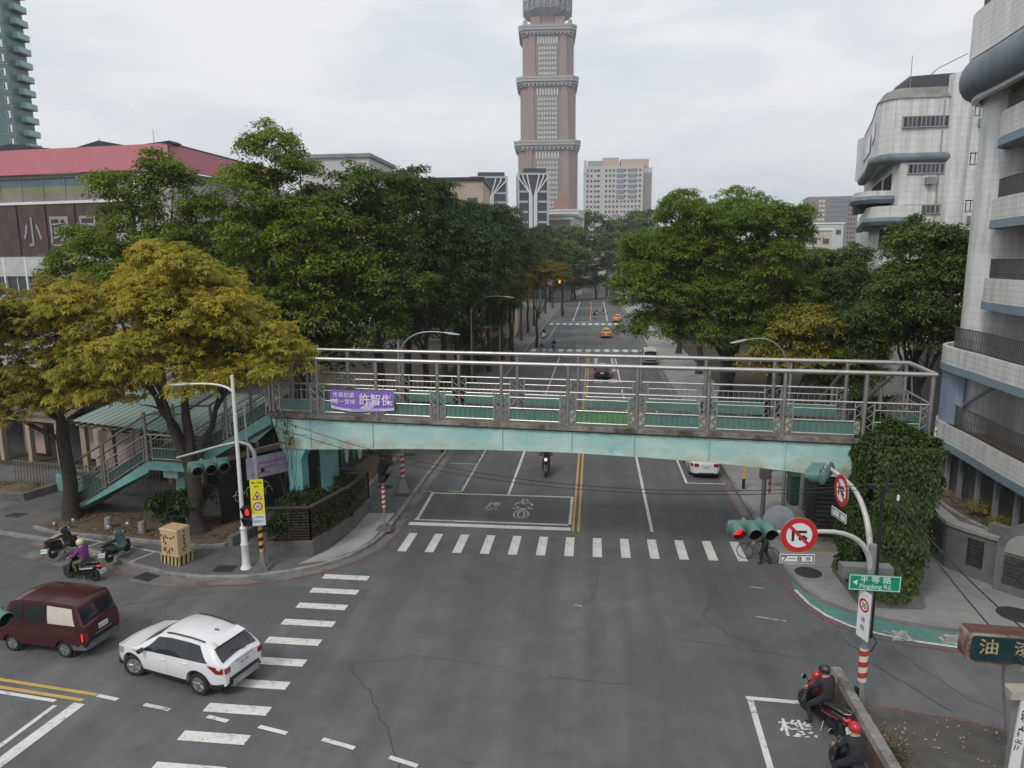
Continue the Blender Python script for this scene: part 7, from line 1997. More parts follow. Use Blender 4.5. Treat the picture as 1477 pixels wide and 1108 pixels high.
# utility box with scrawls and black-yellow base on the left
ub = thing('utility_box', 'tall beige utility box with black scrawls and striped base on the left pavement', 'utility box', (-17.5, 26.45, PZ), R(-14))
BEI = mat('beige enamel', (0.55, 0.39, 0.235), .5, var=.08, scale=3)
mb = MB(); mb.bbox((-.46, -.30, .42), (.46, .38, 1.50)); mb.build('body', BEI, ub)
mb = MB(); mb.loft([[(-.49, -.33, 1.503), (.49, -.33, 1.503), (.49, .41, 1.503), (-.49, .41, 1.503)], [(-.46, -.30, 1.58), (.46, -.30, 1.58), (.46, .38, 1.58), (-.46, .38, 1.58)]]); mb.build('lid', BEI, ub)
mb = MB(); mb.bbox((-.50, -.34, 0), (.50, .42, .417)); mb.build('base', mat('base yellow', (0.50, 0.40, 0.17), .6, var=.1), ub)
for k in range(5):
    x = -.46 + k * .2
    mb = MB(); mb.slab([(x, -.345, .01), (x + .09, -.345, .01), (x + .14, -.345, .41), (x + .05, -.345, .41)], (0, .004, 0)); mb.build('black_stripe', INK, ub)
for k in range(3):
    y = -.28 + k * .24
    mb = MB(); mb.slab([(.505, y, .01), (.505, y + .1, .01), (.505, y + .15, .41), (.505, y + .05, .41)], (-.004, 0, 0)); mb.build('black_stripe', INK, ub)
rs = random.Random(14)
def scrawl(cx, cz, w, h, n, y=-.304, seed=0):
    w *= 1.1; h *= 1.25
    r2_ = random.Random(seed)
    for k in range(n):
        x0 = cx - w / 2 + w * (k + .5) / n
        pts_ = [Vector((x0 + r2_.uniform(-.5, .5) * w / n, y, cz + r2_.uniform(-.5, .5) * h)) for _ in range(4)]
        mb = MB(); mb.tube([pts_[0]] + bez(pts_[0], pts_[1], pts_[2], 4)[1:] + [pts_[3]], .021, 4); mb.build('scrawl', INK, ub)
scrawl(-.08, 1.22, .7, .2, 6, seed=1); scrawl(-.1, .62, .5, .26, 5, seed=2); scrawl(-.25, .95, .14, .2, 2, seed=5)
def scrawl_side(cy, cz, h, n, seed):
    r2_ = random.Random(seed)
    for k in range(n):
        z0 = cz + h * ((k + .5) / n - .5)
        a = [Vector((.464, cy + r2_.uniform(-.12, .12), z0 + r2_.uniform(-.08, .08))) for _ in range(4)]
        mb = MB(); mb.tube(a, .021, 4); mb.build('scrawl', INK, ub)
scrawl_side(.02, 1.0, .9, 7, 3)
# concrete stubs in the bed
for k, (x, y, lb) in enumerate(((-22.9, 29.6, 'short concrete stub in the tree bed near the stair foot'), (-20.9, 29.2, 'short concrete stub left of the round bush'), (-18.8, 28.75, 'short concrete stub right of the round bush'))):
    st = thing('concrete_stub', lb, 'bollard', (x, y, PZ + .08))
    mb = MB(); mb.lathe([(.17, 0), (.15, .5), (.12, .55)], (0, 0, 0), 12); mb.build('post', GREYW, st, 40)
    mb = MB(); mb.lathe([(.155, .44), (.16, .47), (.15, .5)], (0, 0, 0), 12); mb.build('rim', CONC_K, st, 40)
# fence of dark bars behind the left trees
fe = thing('bar_fence', 'dark vertical bar fence behind the left tree by the shelter', 'fence', (-33, 35.6, PZ), R(-8))
for k in range(46):
    mb = MB() if k == 0 else mb
    if k == 0:
        mb.bbox((-.02, -.02, 0), (.02, .02, 1.5)); b0 = mb.build('fence_bar', STEEL_D, fe)
    else:
        c = b0.copy(); COL.objects.link(c); c.location = (k * .22, 0, 0)
for z in (.15, 1.38):
    mb = MB(); mb.bbox((-.05, .021, z), (10, .06, z + .06)); mb.build('fence_rail', STEEL_D, fe)
bx = thing('turquoise_planter', 'turquoise painted low planter box behind the far left tree', 'planter', (-28.8, 35.2, PZ), R(-8))
mb = MB(); mb.kerb([(-.9, -.5), (.9, -.5), (.9, .5), (-.9, .5), (-.9, -.5)], .12, 0, .95, 0); mb.build('wall', TEALS, bx)
mb = MB(); mb.bbox((-.8, -.4, .5), (.8, .4, .85)); mb.build('soil', SOIL, bx)
# raised grass bed at far left
gbed = struct(MB().prism([(-60, 35.5), (-34, 33.5), (-30.5, 33.3), (-30, 35), (-60, 37.5)], PZ - .02, .5).build('grass_bed', SOIL))
mb = MB(); mb.kerb([(-60, 35.3), (-34, 33.3), (-30.3, 33.1), (-29.8, 35)], .22, PZ - .02, .56, 0); mb.build('bed_kerb', PLANTBOX, gbed)
ground_litter('bed_grass', 'short worn grass of the raised bed at far left', (-36, -30.4, 33.6, 35), 2200, .16, .03, LF_GRASS, 15, .505, 1.1)

# low barrier wall beside the motorcycles
bar = thing('barrier_wall', 'low weathered concrete barrier wall with rusty side between motorcycles and signal pole', 'barrier', (7.15, 17.0, 0))
BARM = mat('weathered barrier concrete', (0.24, 0.23, 0.21), .9, var=.3, scale=3, bump=.5, bscale=16, dirt=(0.075, 0.065, 0.055), dscale=1.6, dpos=.5)
BARR = mat('rusty barrier side', (0.12, 0.075, 0.055), .9, var=.4, scale=2, bump=.4, dirt=(0.05, 0.048, 0.045), dscale=1.2, dpos=.48)
mb = MB(); mb.loft([[(-.17 + .05, y, 0), (.17 + .05, y, 0), (.14 + .05, y, .62), (-.14 + .05, y, .62)] for y in (3.0, 2.2, 1.2, 0, -1.2, -2.4, -3.6)]); mb.build('barrier_core', BARR, bar)
mb = MB(); mb.loft([[(-.15 + .05, y, .622), (.15 + .05, y, .622), (.13 + .05, y, .80 + .015 * math.sin(i * 2.1)), (-.12 + .05, y, .80 + .015 * math.sin(i * 1.7))] for i, y in enumerate((3.02, 2.2, 1.2, 0, -1.2, -2.4, -3.6))]); mb.build('barrier_top', BARM, bar)
vp = sheet('verge', [(7.35, 10), (7.35, 19.2), (8.6, 19.35), (12, 18.5), (22, 17.4), (22, 10)], 0.008, mat('dirty verge ground', (0.085, 0.08, 0.07), .95, var=.3, scale=1.5, bump=.3, dirt=(0.15, 0.135, 0.105), dscale=.9, dpos=.56))
# shop sign: rusty box sign with worn gold characters, and the small white upright sign
ss = thing('shop_sign', 'rusty dark green shop box sign with worn gold characters at the right edge', 'shop sign', (8.74, 14.6, 4.58), R(-3))
mb = MB()
def rrect(w, h, r, y, n=5):
    out = []
    for cx0, cz0, a0 in ((w / 2 - r, h / 2 - r, 0), (-w / 2 + r, h / 2 - r, 90), (-w / 2 + r, -h / 2 + r, 180), (w / 2 - r, -h / 2 + r, 270)):
        for k in range(n + 1):
            a = R(a0 + 90 * k / n); out.append((cx0 + r * math.cos(a), y, cz0 + r * math.sin(a)))
    return out
RUSTB = mat('rusty cream enamel', (0.42, 0.39, 0.33), .6, var=.15, scale=3, dirt=(0.115, 0.05, 0.03), dscale=1.5, dpos=.38)
mb.loft([rrect(1.75, .66, .12, 0), rrect(1.75, .66, .12, .42)]); mb.build('sign_box', RUSTB, ss, 40)
mb = MB(); mb.loft([rrect(1.62, .55, .09, -.02), rrect(1.62, .55, .09, .002)]); mb.build('sign_face', mat('dark teal sign face', (0.009, 0.034, 0.04), .4, var=.4, scale=3, dirt=(0.022, 0.062, 0.072), dscale=3, dpos=.56), ss)
fr2 = face_frame((0, -.021, 0), (0, -1, 0))
GOLD = mat('worn gold character', (0.36, 0.30, 0.17), .6, var=.4, scale=9)
for ch, x in (('油', -.48), ('漆', .18), ('行', .8)):
    if x < .7:
        lettering('sign_character', ch, GOLD, ss, fr2, .36, .34, x, .06, .004, .03)
mb = MB(); mb.bbox((-.84, .02, .332), (.35, .40, .342)); mb.build('rusted_top', mat('deep rust', (0.10, 0.04, 0.028), .8, var=.4, scale=4, dirt=(0.45, 0.36, 0.26), dscale=2.5, dpos=.60), ss)
mb = MB(); mb.tube([(0, .3, -.33), (.05, .3, -1.0), (.3, .4, -2.2)], .03, 6); mb.build('bracket', STEEL_D, ss)
mb = MB(); mb.tube([(-.55, .2, -.33), (.9, .3, -.75)], .02, 6); mb.build('bracket', STEEL_D, ss)
us = thing('upright_sign', 'small white upright sign with black characters at the right edge below the shop sign', 'sign', (9.24, 14.9, 2.55), R(4))
mb = MB(); mb.slab([(-.13, -.03, -.95), (.09, -.03, -.95), (.15, -.03, .75), (-.05, -.03, .75)], (0, .05, 0)); mb.build('sign_board', WHITEP, us)
fr3 = face_frame((0, -.031, 0), (0, -1, 0))
rs = random.Random(21)
for k in range(3):
    for j in range(9):
        a = Vector((.03 - k * .028 + rs.uniform(-.06, .05), -.034, .42 - k * .34 + rs.uniform(-.10, .10))); b = a + (Vector((rs.uniform(.03, .08), 0, rs.uniform(-.03, .03))) if j % 2 else Vector((rs.uniform(-.05, .04), 0, -rs.uniform(.04, .11))))
        mb = MB(); mb.beam(a, b, .006, .016); mb.build('brush_stroke', INK, us)
mb = MB(); mb.bbox((-.28, -.04, .76), (.45, .3, .94)); mb.build('ledge', mat('cream ledge', (0.42, 0.40, 0.33), .7, var=.2, scale=3), us)
mb = MB(); mb.bbox((.02, .031, -2.5), (.4, .35, .75)); mb.build('support_wall', GREYW, us)
mb = MB(); mb.lathe([(.12, 0), (.12, .16), (.1, .2)], (.1, .1, 1.35), 12); mb.build('lamp_bulb_housing', mat('yellowed lamp', (0.62, 0.58, 0.36), .5), us)

# overhead wires
def wire(label, a, b, sag, r_=.012, name='overhead_cable'):
    a, b = Vector(a), Vector(b)
    pts_ = [a.lerp(b, t) - Vector((0, 0, sag * 4 * t * (1 - t))) for t in [i / 24 for i in range(25)]]
    mb = MB(); mb.tube(pts_, r_, 5)
    tag(mb.build(name, BLACK, None, 60), label, 'cable')
wire('upper thin black cable sagging across the road in front of the bridge', (-13.92, 26.35, 7.0), (7.62, 18.87, 6.78), 1.35)
wire('lower thin black cable sagging across the road in front of the bridge', (-13.92, 26.35, 6.6), (7.62, 18.87, 6.66), 1.25)
wire('black cable running down from the signal pole to the right edge, outer one', (7.7, 18.87, 6.74), (9.6, 13.4, 4.6), .35, .018)
wire('black cable running down from the signal pole to the right edge, inner one', (7.7, 18.87, 6.6), (9.2, 12.6, 4.0), .3, .018)
for k, (x, y, z) in enumerate(((7.85, 18.45, 6.55),)):
    mb = MB(); mb.box((x, y, z), (.05, .05, .14)); tag(mb.build('cable_tag', WHITEP), 'small white tag clipped on the black cable by the signal pole', 'tag')
# far traffic sign and light over the left kerb
fs = thing('far_round_sign', 'small far round red sign under the trees at the left kerb', 'road sign', (-8.8, 142, 8.7))
mb = MB(); mb.lathe([(1.0, 0), (1.0, .06)], (0, 0, 0), 20, Matrix.Rotation(R(90), 3, 'X')); mb.build('red_rim', SIGN_R, fs)
mb = MB(); disc(mb, .62, -.07, 20); mb.build('sign_face', SIGN_W, fs)
mb = MB(); mb.tube([(-2, .1, -8.6), (-2, .1, 0), (0, .1, .1), (2.3, .1, .1)], .1, 8); mb.build('mast', GALV, fs)
s_l = [o for o in SC.objects if o.get('label', '').startswith('green traffic light turned away')][0]; s_l.scale = (1.2, 1.2, 1.2)
s = signal_head('far traffic light with amber lit under the trees at the left kerb', (-6.9, 141.6, 8.8), 0, lit='amber', lens_r=.3, vis=.3)
s.scale = (1.2, 1.2, 1.2)
# ------------------------------------------------------------------ cars
def interp(tab, x):
    return float(np.interp(x, [a for a, _ in tab], [b for _, b in tab]))

def sm(tab, x, w=.05):
    return (interp(tab, x - w) + 2 * interp(tab, x) + interp(tab, x + w)) / 4

class Car:
    """Body surface from side-view and plan-view profiles. x forward, y left, z up."""
    def __init__(s, S):
        s.S = S
    def zlow(s, x):
        z = sm(s.S['sill'], x, .03)
        for xw in s.S['wheels']:
            d = abs(x - xw); A = s.S['arch']
            if d < A:
                z = max(z, s.S['wr'] + math.sqrt(A * A - d * d) * .98)
        return z
    def side(s, x, t):
        S = s.S
        zb = sm(S['belt'], x); z0 = s.zlow(x); z00 = sm(S['sill'], x, .03)
        z = z0 + (zb - z0) * t
        tt = (z - z00) / max(zb - z00, .01)
        w = sm(S['wb'], x) * (.94 + .085 * math.sin(PI * (.12 + .62 * tt)) - .02 * tt * tt)
        return Vector((x, w, z))
    def rail(s, x):
        S = s.S
        p = s.side(x, 1)
        zt = sm(S['top'], x) - S.get('edge', .05)
        zt = max(zt, p.z + .012)
        f = min(1, max(0, (zt - p.z) / .45))
        w = p.y * (1 - .10) * (1 - f) + sm(S['wt'], x) * f
        return Vector((x, w, zt))
    def glass(s, x, t):
        a, b = s.side(x, 1), s.rail(x)
        p = a.lerp(b, t)
        p.y += .025 * math.sin(PI * t)
        return p
    def roof(s, x, t):
        b = s.rail(x); zt = max(sm(s.S['top'], x), b.z + .01)
        a = t * PI / 2
        return Vector((x, b.y * (1 - t), b.z + (zt - b.z) * math.sin(a)))
    def sample(s, zone, x, t):
        return {'s': s.side, 'g': s.glass, 'r': s.roof}[zone](x, t)
    def xs(s, a, b, step=.045):
        return [a + (b - a) * i / max(2, int((b - a) / step)) for i in range(max(2, int((b - a) / step)) + 1)]
    def body(s, mi=0):
        S = s.S
        X = s.xs(-S['L'] / 2, S['L'] / 2)
        rings = []
        for x in X:
            h = []
            p0 = s.side(x, 0); h.append(Vector((x, p0.y * .90, p0.z)))
            for k in range(8): h.append(s.side(x, k / 7))
            for k in range(1, 6): h.append(s.glass(x, k / 5))
            for k in range(1, 7): h.append(s.roof(x, k / 6))
            full = h + [Vector((p.x, -p.y, p.z)) for p in reversed(h[:-1])]
            rings.append(full)
        mb = MB(); mb.loft(rings, False, False)
        n = len(rings[0])
        # rounded end caps: shrink towards the middle
        for r_, sg in ((rings[0], -1), (rings[-1], 1)):
            c0 = sum(r_, Vector()) / n
            prev = r_
            allr = [r_]
            for f, e in ((.985, .025), (.93, .05), (.75, .065), (.0, .07)):
                allr.append([Vector((p.x + sg * e, c0.y + (p.y - c0.y) * f, c0.z + (p.z - c0.z) * f)) for p in r_])
            mb.loft(allr if sg > 0 else [list(reversed(q)) for q in allr], True, False)
        return mb
    def patch(s, zone, x0, x1, t0, t1, off, sy=1, nx=None, nt_=4, x0t=None, x1t=None, thick=.012):
        """A piece lying on the body surface, proud by off. x0t/x1t: x limits at the upper edge, for slanted ends."""
        nx = nx or max(2, int(abs(x1 - x0) / .07))
        x0t = x0 if x0t is None else x0t
        x1t = x1 if x1t is None else x1t
        V = []
        for j in range(nt_ + 1):
            v = j / nt_; t = t0 + (t1 - t0) * v
            for i in range(nx + 1):
                u = i / nx
                x = (x0 + (x0t - x0) * v) * (1 - u) + (x1 + (x1t - x1) * v) * u
                p = s.sample(zone, x, t)
                e = .02
                dx = s.sample(zone, x + e, t) - s.sample(zone, x - e, t)
                dt = s.sample(zone, x, min(1, t + e)) - s.sample(zone, x, max(0, t - e))
                nn = dt.cross(dx)
                if nn.length < 1e-9: nn = Vector((0, 1, 0))
                nn.normalize()
                if (zone != 'r' and nn.y < 0) or (zone == 'r' and nn.z < 0): nn = -nn
                q = p + nn * off
                V.append(Vector((q.x, q.y * sy, q.z)))
        F = []
        for j in range(nt_):
            for i in range(nx):
                a = j * (nx + 1) + i
                f = (a, a + 1, a + nx + 2, a + nx + 1)
                F.append(f if sy < 0 else tuple(reversed(f)))
        mb = MB(); mb.add(V, F)
        return mb
    def screen(s, x0, x1, off, t0=0.0, inset=.0):
        """Windscreen or rear window over the whole width between x0 and x1."""
        V = []; nx, nw = 8, 12
        for i in range(nx + 1):
            x = x0 + (x1 - x0) * i / nx
            for j in range(nw + 1):
                v = -1 + 2 * j / nw
                p = s.roof(x, 1 - abs(v) * (1 - t0))
                e = .03
                d = s.roof(x + e, 1 - abs(v) * .9) - s.roof(x - e, 1 - abs(v) * .9)
                nn = Vector((-d.z, 0, d.x)).normalized()
                if nn.z < 0: nn = -nn
                y = p.y * (1 - inset) * (1 if v > 0 else -1)
                V.append(Vector((p.x + nn.x * off, y, p.z + nn.z * off)))
        F = [(i * (nw + 1) + j, (i + 1) * (nw + 1) + j, (i + 1) * (nw + 1) + j + 1, i * (nw + 1) + j + 1) for i in range(nx) for j in range(nw)]
        mb = MB(); mb.add(V, F)
        return mb

def wheel(parent, x, y, r_, w, spokes=10, rimm=None, steer=0.0, rim_scale=.66):
    sg = 1 if y > 0 else -1
    A = Matrix.Rotation(R(-90 * sg), 3, 'X')
    if steer:
        A = Matrix.Rotation(steer, 3, 'Z') @ A
    c0 = (x, y, r_)
    ri = r_ * rim_scale
    mb = MB(); mb.lathe([(ri, -w / 2), (r_ * .93, -w / 2), (r_, -w * .32), (r_, w * .32), (r_ * .93, w / 2), (ri * 1.02, w / 2), (ri, w * .42), (ri * .97, -w / 2)], c0, 28, A)
    ty = mb.build('wheel', BLACK, parent, 35)
    mb = MB(); mb.lathe([(ri * .99, w * .38), (ri * .99, w * .47), (ri * .88, w * .47), (ri * .86, w * .2), (.01, w * .2)], c0, 24, A); mb.build('rim', rimm or ALLOY, ty, 35)
    mb = MB()
    for k in range(spokes):
        a = 2 * PI * k / spokes
        for da in (-.10, .10) if spokes <= 5 else (0,):
            p0 = A @ Vector((ri * .12 * math.cos(a), ri * .12 * math.sin(a), w * .40)) + Vector(c0)
            p1 = A @ Vector((ri * .9 * math.cos(a + da), ri * .9 * math.sin(a + da), w * .46)) + Vector(c0)
            mb.beam(p0, p1, ri * .13, .03, A @ Vector((0, 0, 1)))
    mb.lathe([(ri * .2, w * .3), (ri * .2, w * .48), (ri * .12, w * .5), (.002, w * .5)], c0, 12, A)
    mb.build('spokes', rimm or ALLOY, ty)
    mb = MB(); mb.lathe([(ri * .86, w * .19), (.01, w * .19), (.01, w * .21), (ri * .86, w * .21)], c0, 20, A); mb.build('spoke_gap_shade', BLACKP, ty)  # black disc stands for the shade behind the spokes
    return ty

def number_plate(parent, frame, text, w=.38, h=.16):
    M_ = frame
    mb = MB(); mb.box((0, 0, 0), (w, h, .014))
    o = mb.build('number_plate', PLATEW, parent); o.data.transform(M_)
    if text:
        lettering('plate_print', text, INK, o, M_, w * .86, h * .5, 0, -.01, .009, .02)
    return o

def build_car(name, label, cat, S, loc, rz, paint, detail=2, plate_text=None, group=None, brake=False):
    t_ = thing(name, label, cat, loc, rz, group)
    C_ = Car(S)
    L = S['L']
    C_.body().build('body', paint, t_, 38)
    trim = S.get('trim', BLACKP)
    # underside and wheel wells
    zs = interp(S['sill'], 0)
    mb = MB(); w0 = interp(S['wb'], 0) * .86
    mb.bbox((-L / 2 + .12, -w0, zs - .06), (L / 2 - .12, w0, zs + .12)); mb.bbox((-L / 2 + .3, -w0 * .93, zs + .121), (L / 2 - .3, w0 * .93, interp(S['belt'], 0) - .12)); mb.build('underbody', BLACKP, t_)
    for i, xw in enumerate(S['wheels']):
        for sy in (1, -1):
            wheel(t_, xw, sy * (interp(S['wb'], xw) - .115), S['wr'], S.get('ww', .21), S.get('spokes', 10), S.get('rim'), S.get('steer', 0) if i == 0 else 0)
    # glass
    for sy in (1, -1):
        if S.get('band'):
            a, b, at, bt = S['band']; C_.patch('g', a, b, S.get('g0', .1) - .03, S.get('g1', .9) + .03, .006, sy, None, 4, at, bt).build('window_surround', BLACKG, t_, 60)
        for k, (a, b, at, bt) in enumerate(S['side_glass']):
            mb = C_.patch('g', a, b, S.get('g0', .10), S.get('g1', .90), .010, sy, None, 4, at, bt); mb.build('side_window', S.get('pane_mats', {}).get((k, sy), GLASS_D), t_, 60)
    a, b = S['windscreen']; C_.screen(a, b, .010, 0, .07).build('windscreen', GLASS_D, t_, 60)
    a, b = S['rear_window']; C_.screen(a, b, .012, 0, S.get('rw_inset', .08)).build('rear_window', GLASS_D, t_, 60)
    if detail >= 1:
        for sy in (1, -1):
            for a, b in S['doors']:
                d_ = C_.patch('s', a, b, .10, .965, .006, sy, None, 7).build('door', paint, t_, 60)
                p = C_.side(a + .13 if S.get('handle_rear', True) else b - .1, .80)
                mb = MB(); mb.box((p.x + .04, sy * (p.y + .022), p.z), (.19, .03, .032)); mb.build('door_handle', S.get('handle', paint), d_)
            p = C_.side(S['mirror'], 1.0)
            mb = MB(); mb.loft([[(p.x + dx, sy * (p.y + dy), p.z + .02 + dz) for dx, dz in ((0, -.02), (.1, .0), (.12, .07), (.03, .13), (-.03, .1))] for dy in (.06, .22)]); mb.build('mirror', S.get('mirror_mat', paint), t_, 50)
            if S.get('cladding'):
                C_.patch('s', -L / 2 + .02, L / 2 - .02, 0.0, .16, .010, sy, 70, 2).build('cladding', trim, t_, 50)
            a, b, u0, u1 = S['head']
            C_.patch(S.get('headzone', 's'), a, b, u0, u1, .012, sy).build('headlight', mat('headlight glass', (0.42, 0.43, 0.42), .12, .3, var=.05), t_, 60)
            a, b, u0, u1 = S['tail']
            tl = C_.patch('s', a, b, u0, u1, .012, sy, None, 4, a, b + S.get('tail_slant', 0)).build('tail_light', REDLAMP if not brake else mat('lit brake lamp', (0.75, 0.02, 0.015), .25, emit=.7), t_, 60)
    xr = -L / 2 - .068
    w1 = C_.side(-L / 2, .5).y
    zb0 = C_.zlow(-L / 2)
    for p_ in S.get('rear_parts', ()):
        nm, m_, (y0, y1, z0, z1), dx = p_
        mb = MB(); mb.bbox((xr - dx, y0, z0), (xr + .05, y1, z1)); mb.build(nm, m_, t_)
    if S.get('rear_bumper'):
        z0, z1, m_ = S['rear_bumper']
        X0 = -L / 2
        hr = [(X0 + .55, w1 + .035), (X0 + .3, w1 + .03), (X0 + .1, w1 + .01), (X0 - .03, w1 * .93), (X0 - .07, w1 * .75), (X0 - .085, w1 * .4), (X0 - .09, 0)]
        if S['wheels'][1] - S['arch'] - .02 < X0 + .55: hr[0] = (S['wheels'][1] - S['arch'] - .02, w1 + .035)
        ring_ = [(x, -y) for x, y in hr] + [(x, y) for x, y in reversed(hr[:-1])]
        mb = MB(); mb.loft([[(x, y, z0), (x, y, z1), (x + .05, y * .9, z1), (x + .05, y * .9, z0)] for x, y in ring_]); mb.build('rear_bumper', m_, t_, 40)
    if plate_text is not None:
        number_plate(t_, face_frame((xr - .018, 0, S['plate_z']), (-1, 0, .08)), plate_text)
    for q in S.get('roof_rails', ()):
        for sy in (1, -1):
            mb = MB(); mb.tube([Vector((x, sy * (C_.rail(x).y - .03), C_.roof(x, .1).z + .045 * math.sin(PI * min(1, max(0, (x - q[0]) / (q[1] - q[0]))) ) ** .3 if False else sy * 0 + C_.roof(x, .1).z + .035)) if False else Vector((x, sy * (C_.rail(x).y - .03), C_.roof(x, .12).z + .03)) for x in C_.xs(q[0], q[1], .15)], .022, 6); mb.build('roof_rail', BLACKP, t_, 40)
    return t_, C_

WHITE_CAR = mat('white car paint', (0.74, 0.74, 0.75), .28, var=.03, scale=1, coat=.7)
SUV = dict(L=4.42, sill=[(-2.3, .42), (-1.7, .30), (1.8, .27), (2.3, .34)], belt=[(-2.3, .98), (-1.9, 1.08), (-.5, 1.03), (.8, .98), (1.3, .98), (1.9, .88), (2.1, .80), (2.3, .70)],
           wb=[(-2.3, .70), (-2.08, .84), (-1.5, .915), (1.3, .92), (1.8, .86), (2.05, .78), (2.25, .62)],
           wt=[(-2.3, .55), (-1.9, .60), (-.3, .66), (.3, .66), (1.2, .62)],
           top=[(-2.3, 1.04), (-2.16, 1.12), (-1.78, 1.50), (-1.55, 1.585), (-.9, 1.655), (-.2, 1.665), (.30, 1.60), (1.15, 1.11), (1.3, 1.07), (1.9, .95), (2.15, .84), (2.3, .74)],
           wheels=(1.33, -1.33), arch=.43, wr=.355, ww=.23, spokes=5, steer=.3, edge=.085, cladding=True,
           band=(-1.72, 1.0, -1.28, .36), side_glass=[(-.10, .94, -.06, .34), (-.98, -.15, -.96, -.11), (-1.66, -1.03, -1.27, -1.01)], g0=.06, g1=.84,
           windscreen=(1.04, .36), rear_window=(-2.12, -1.77), rw_inset=.04,
           doors=[(-.14, .92), (-1.05, -.16)], mirror=.76, head=(1.72, 2.18, .66, .98), tail_slant=.3, tail=(-2.2, -2.0, .66, .93),
           rear_bumper=(.38, .62, BLACKP), plate_z=.90, roof_rails=[(-1.4, .05)],
           rear_parts=[('tail_light', REDLAMP, (.56, .75, .80, .96), .008), ('tail_light', REDLAMP, (-.75, -.56, .80, .96), .008), ('chrome_strip', CHROME, (-.35, .35, 1.0, 1.025), .015),
                       ('skid_plate', mat('silver skid plate', (0.36, 0.37, 0.38), .4, .5), (-.5, .5, .36, .52), .085), ('exhaust', CHROME, (.42, .52, .30, .36), .06), ('exhaust', CHROME, (-.52, -.42, .30, .36), .06)], mirror_mat=BLACKG)
hd = math.atan2(.74, -2.6)
suv, cs = build_car('white_suv', 'white SUV with black roof rails turning left across the left crosswalk', 'car', SUV, (-12.52, 19.08, 0), hd, WHITE_CAR, 2, 'BEV-7793')
for sy in (1, -1):
    C2 = Car(SUV)
    C2.patch('s', 1.05, 1.28, .66, .74, .012, sy).build('side_vent', BLACKG, suv)
mb = MB(); mb.tube([(-1.2, -.0, 1.635), (-1.35, -.0, 1.66)], .02, 6); mb.build('roof_fin', BLACKP, suv)
mb = MB(); mb.tube([(-2.16, -.2, 1.16), (-2.05, .25, 1.25)], .012, 5); mb.build('rear_wiper', BLACKP, suv)
mb = MB(); mb.loft([[(-1.90, y, 1.53), (-1.58, y, 1.605), (-1.58, y, 1.57), (-1.86, y, 1.49)] for y in (-.52, 0, .52)]); mb.build('roof_spoiler', WHITE_CAR, suv, 50)

MAROON = mat('maroon van paint', (0.052, 0.009, 0.013), .3, var=.12, scale=1, coat=.4, dirt=(0.11, 0.06, 0.06), dscale=.8, dpos=.66)
VAN = dict(L=3.62, sill=[(-1.8, .42), (-1.3, .34), (1.4, .34), (1.8, .38)], belt=[(-1.8, 1.12), (1.0, 1.10), (1.5, 1.02), (1.8, .92)],
           wb=[(-1.85, .73), (-1.6, .79), (1.3, .79), (1.6, .74), (1.8, .66)], wt=[(-1.8, .68), (1.0, .69), (1.4, .64)],
           top=[(-1.85, 1.16), (-1.80, 1.20), (-1.60, 1.84), (-1.48, 1.90), (-.6, 1.95), (.5, 1.93), (.92, 1.84), (1.45, 1.16), (1.62, 1.06), (1.8, .96)],
           wheels=(1.02, -1.02), arch=.34, wr=.285, ww=.17, spokes=5, edge=.07, rim=mat('dull steel wheel', (0.32, 0.32, 0.32), .4, .6),
           side_glass=[(.42, 1.22, .40, .82), (-.42, .34, -.42, .34), (-1.55, -.52, -1.45, -.52)], g0=.08, g1=.84,
           windscreen=(1.40, .92), rear_window=(-1.785, -1.65), rw_inset=.03, doors=[(.38, 1.1), (-.45, .34)], handle=BLACKP, mirror=1.12, mirror_mat=BLACKP,
           head=(1.6, 1.8, .55, .9), tail=(-1.80, -1.74, .34, .72), rear_bumper=(.34, .55, mat('grey steel bumper', (0.2, 0.2, 0.2), .5, .5)), plate_z=.92,
           rear_parts=[('tail_light', REDLAMP, (.63, .72, .62, .92), .008), ('tail_light', REDLAMP, (-.72, -.63, .62, .92), .008), ('chrome_strip', CHROME, (-.35, .35, .72, .74), .02), ('lower_tailgate', BLACKP, (-.62, .62, .56, .70), .01)],
           pane_mats={(2, 1): mat('white blanked pane', (0.60, 0.57, 0.50), .5, var=.08, scale=3)})
vh = math.atan2(.2, -2.06)
van, cv = build_car('maroon_van', 'maroon microvan with one whitened side window at the left edge', 'van', VAN, (-17.9, 20.15, 0), vh, MAROON, 2, 'ED-9283', brake=True)
for x in (-1.45, .62):
    mb = MB(); mb.box((x, .70, .22), (.03, .22, .26)); mb.build('mud_flap', BLACK, van)

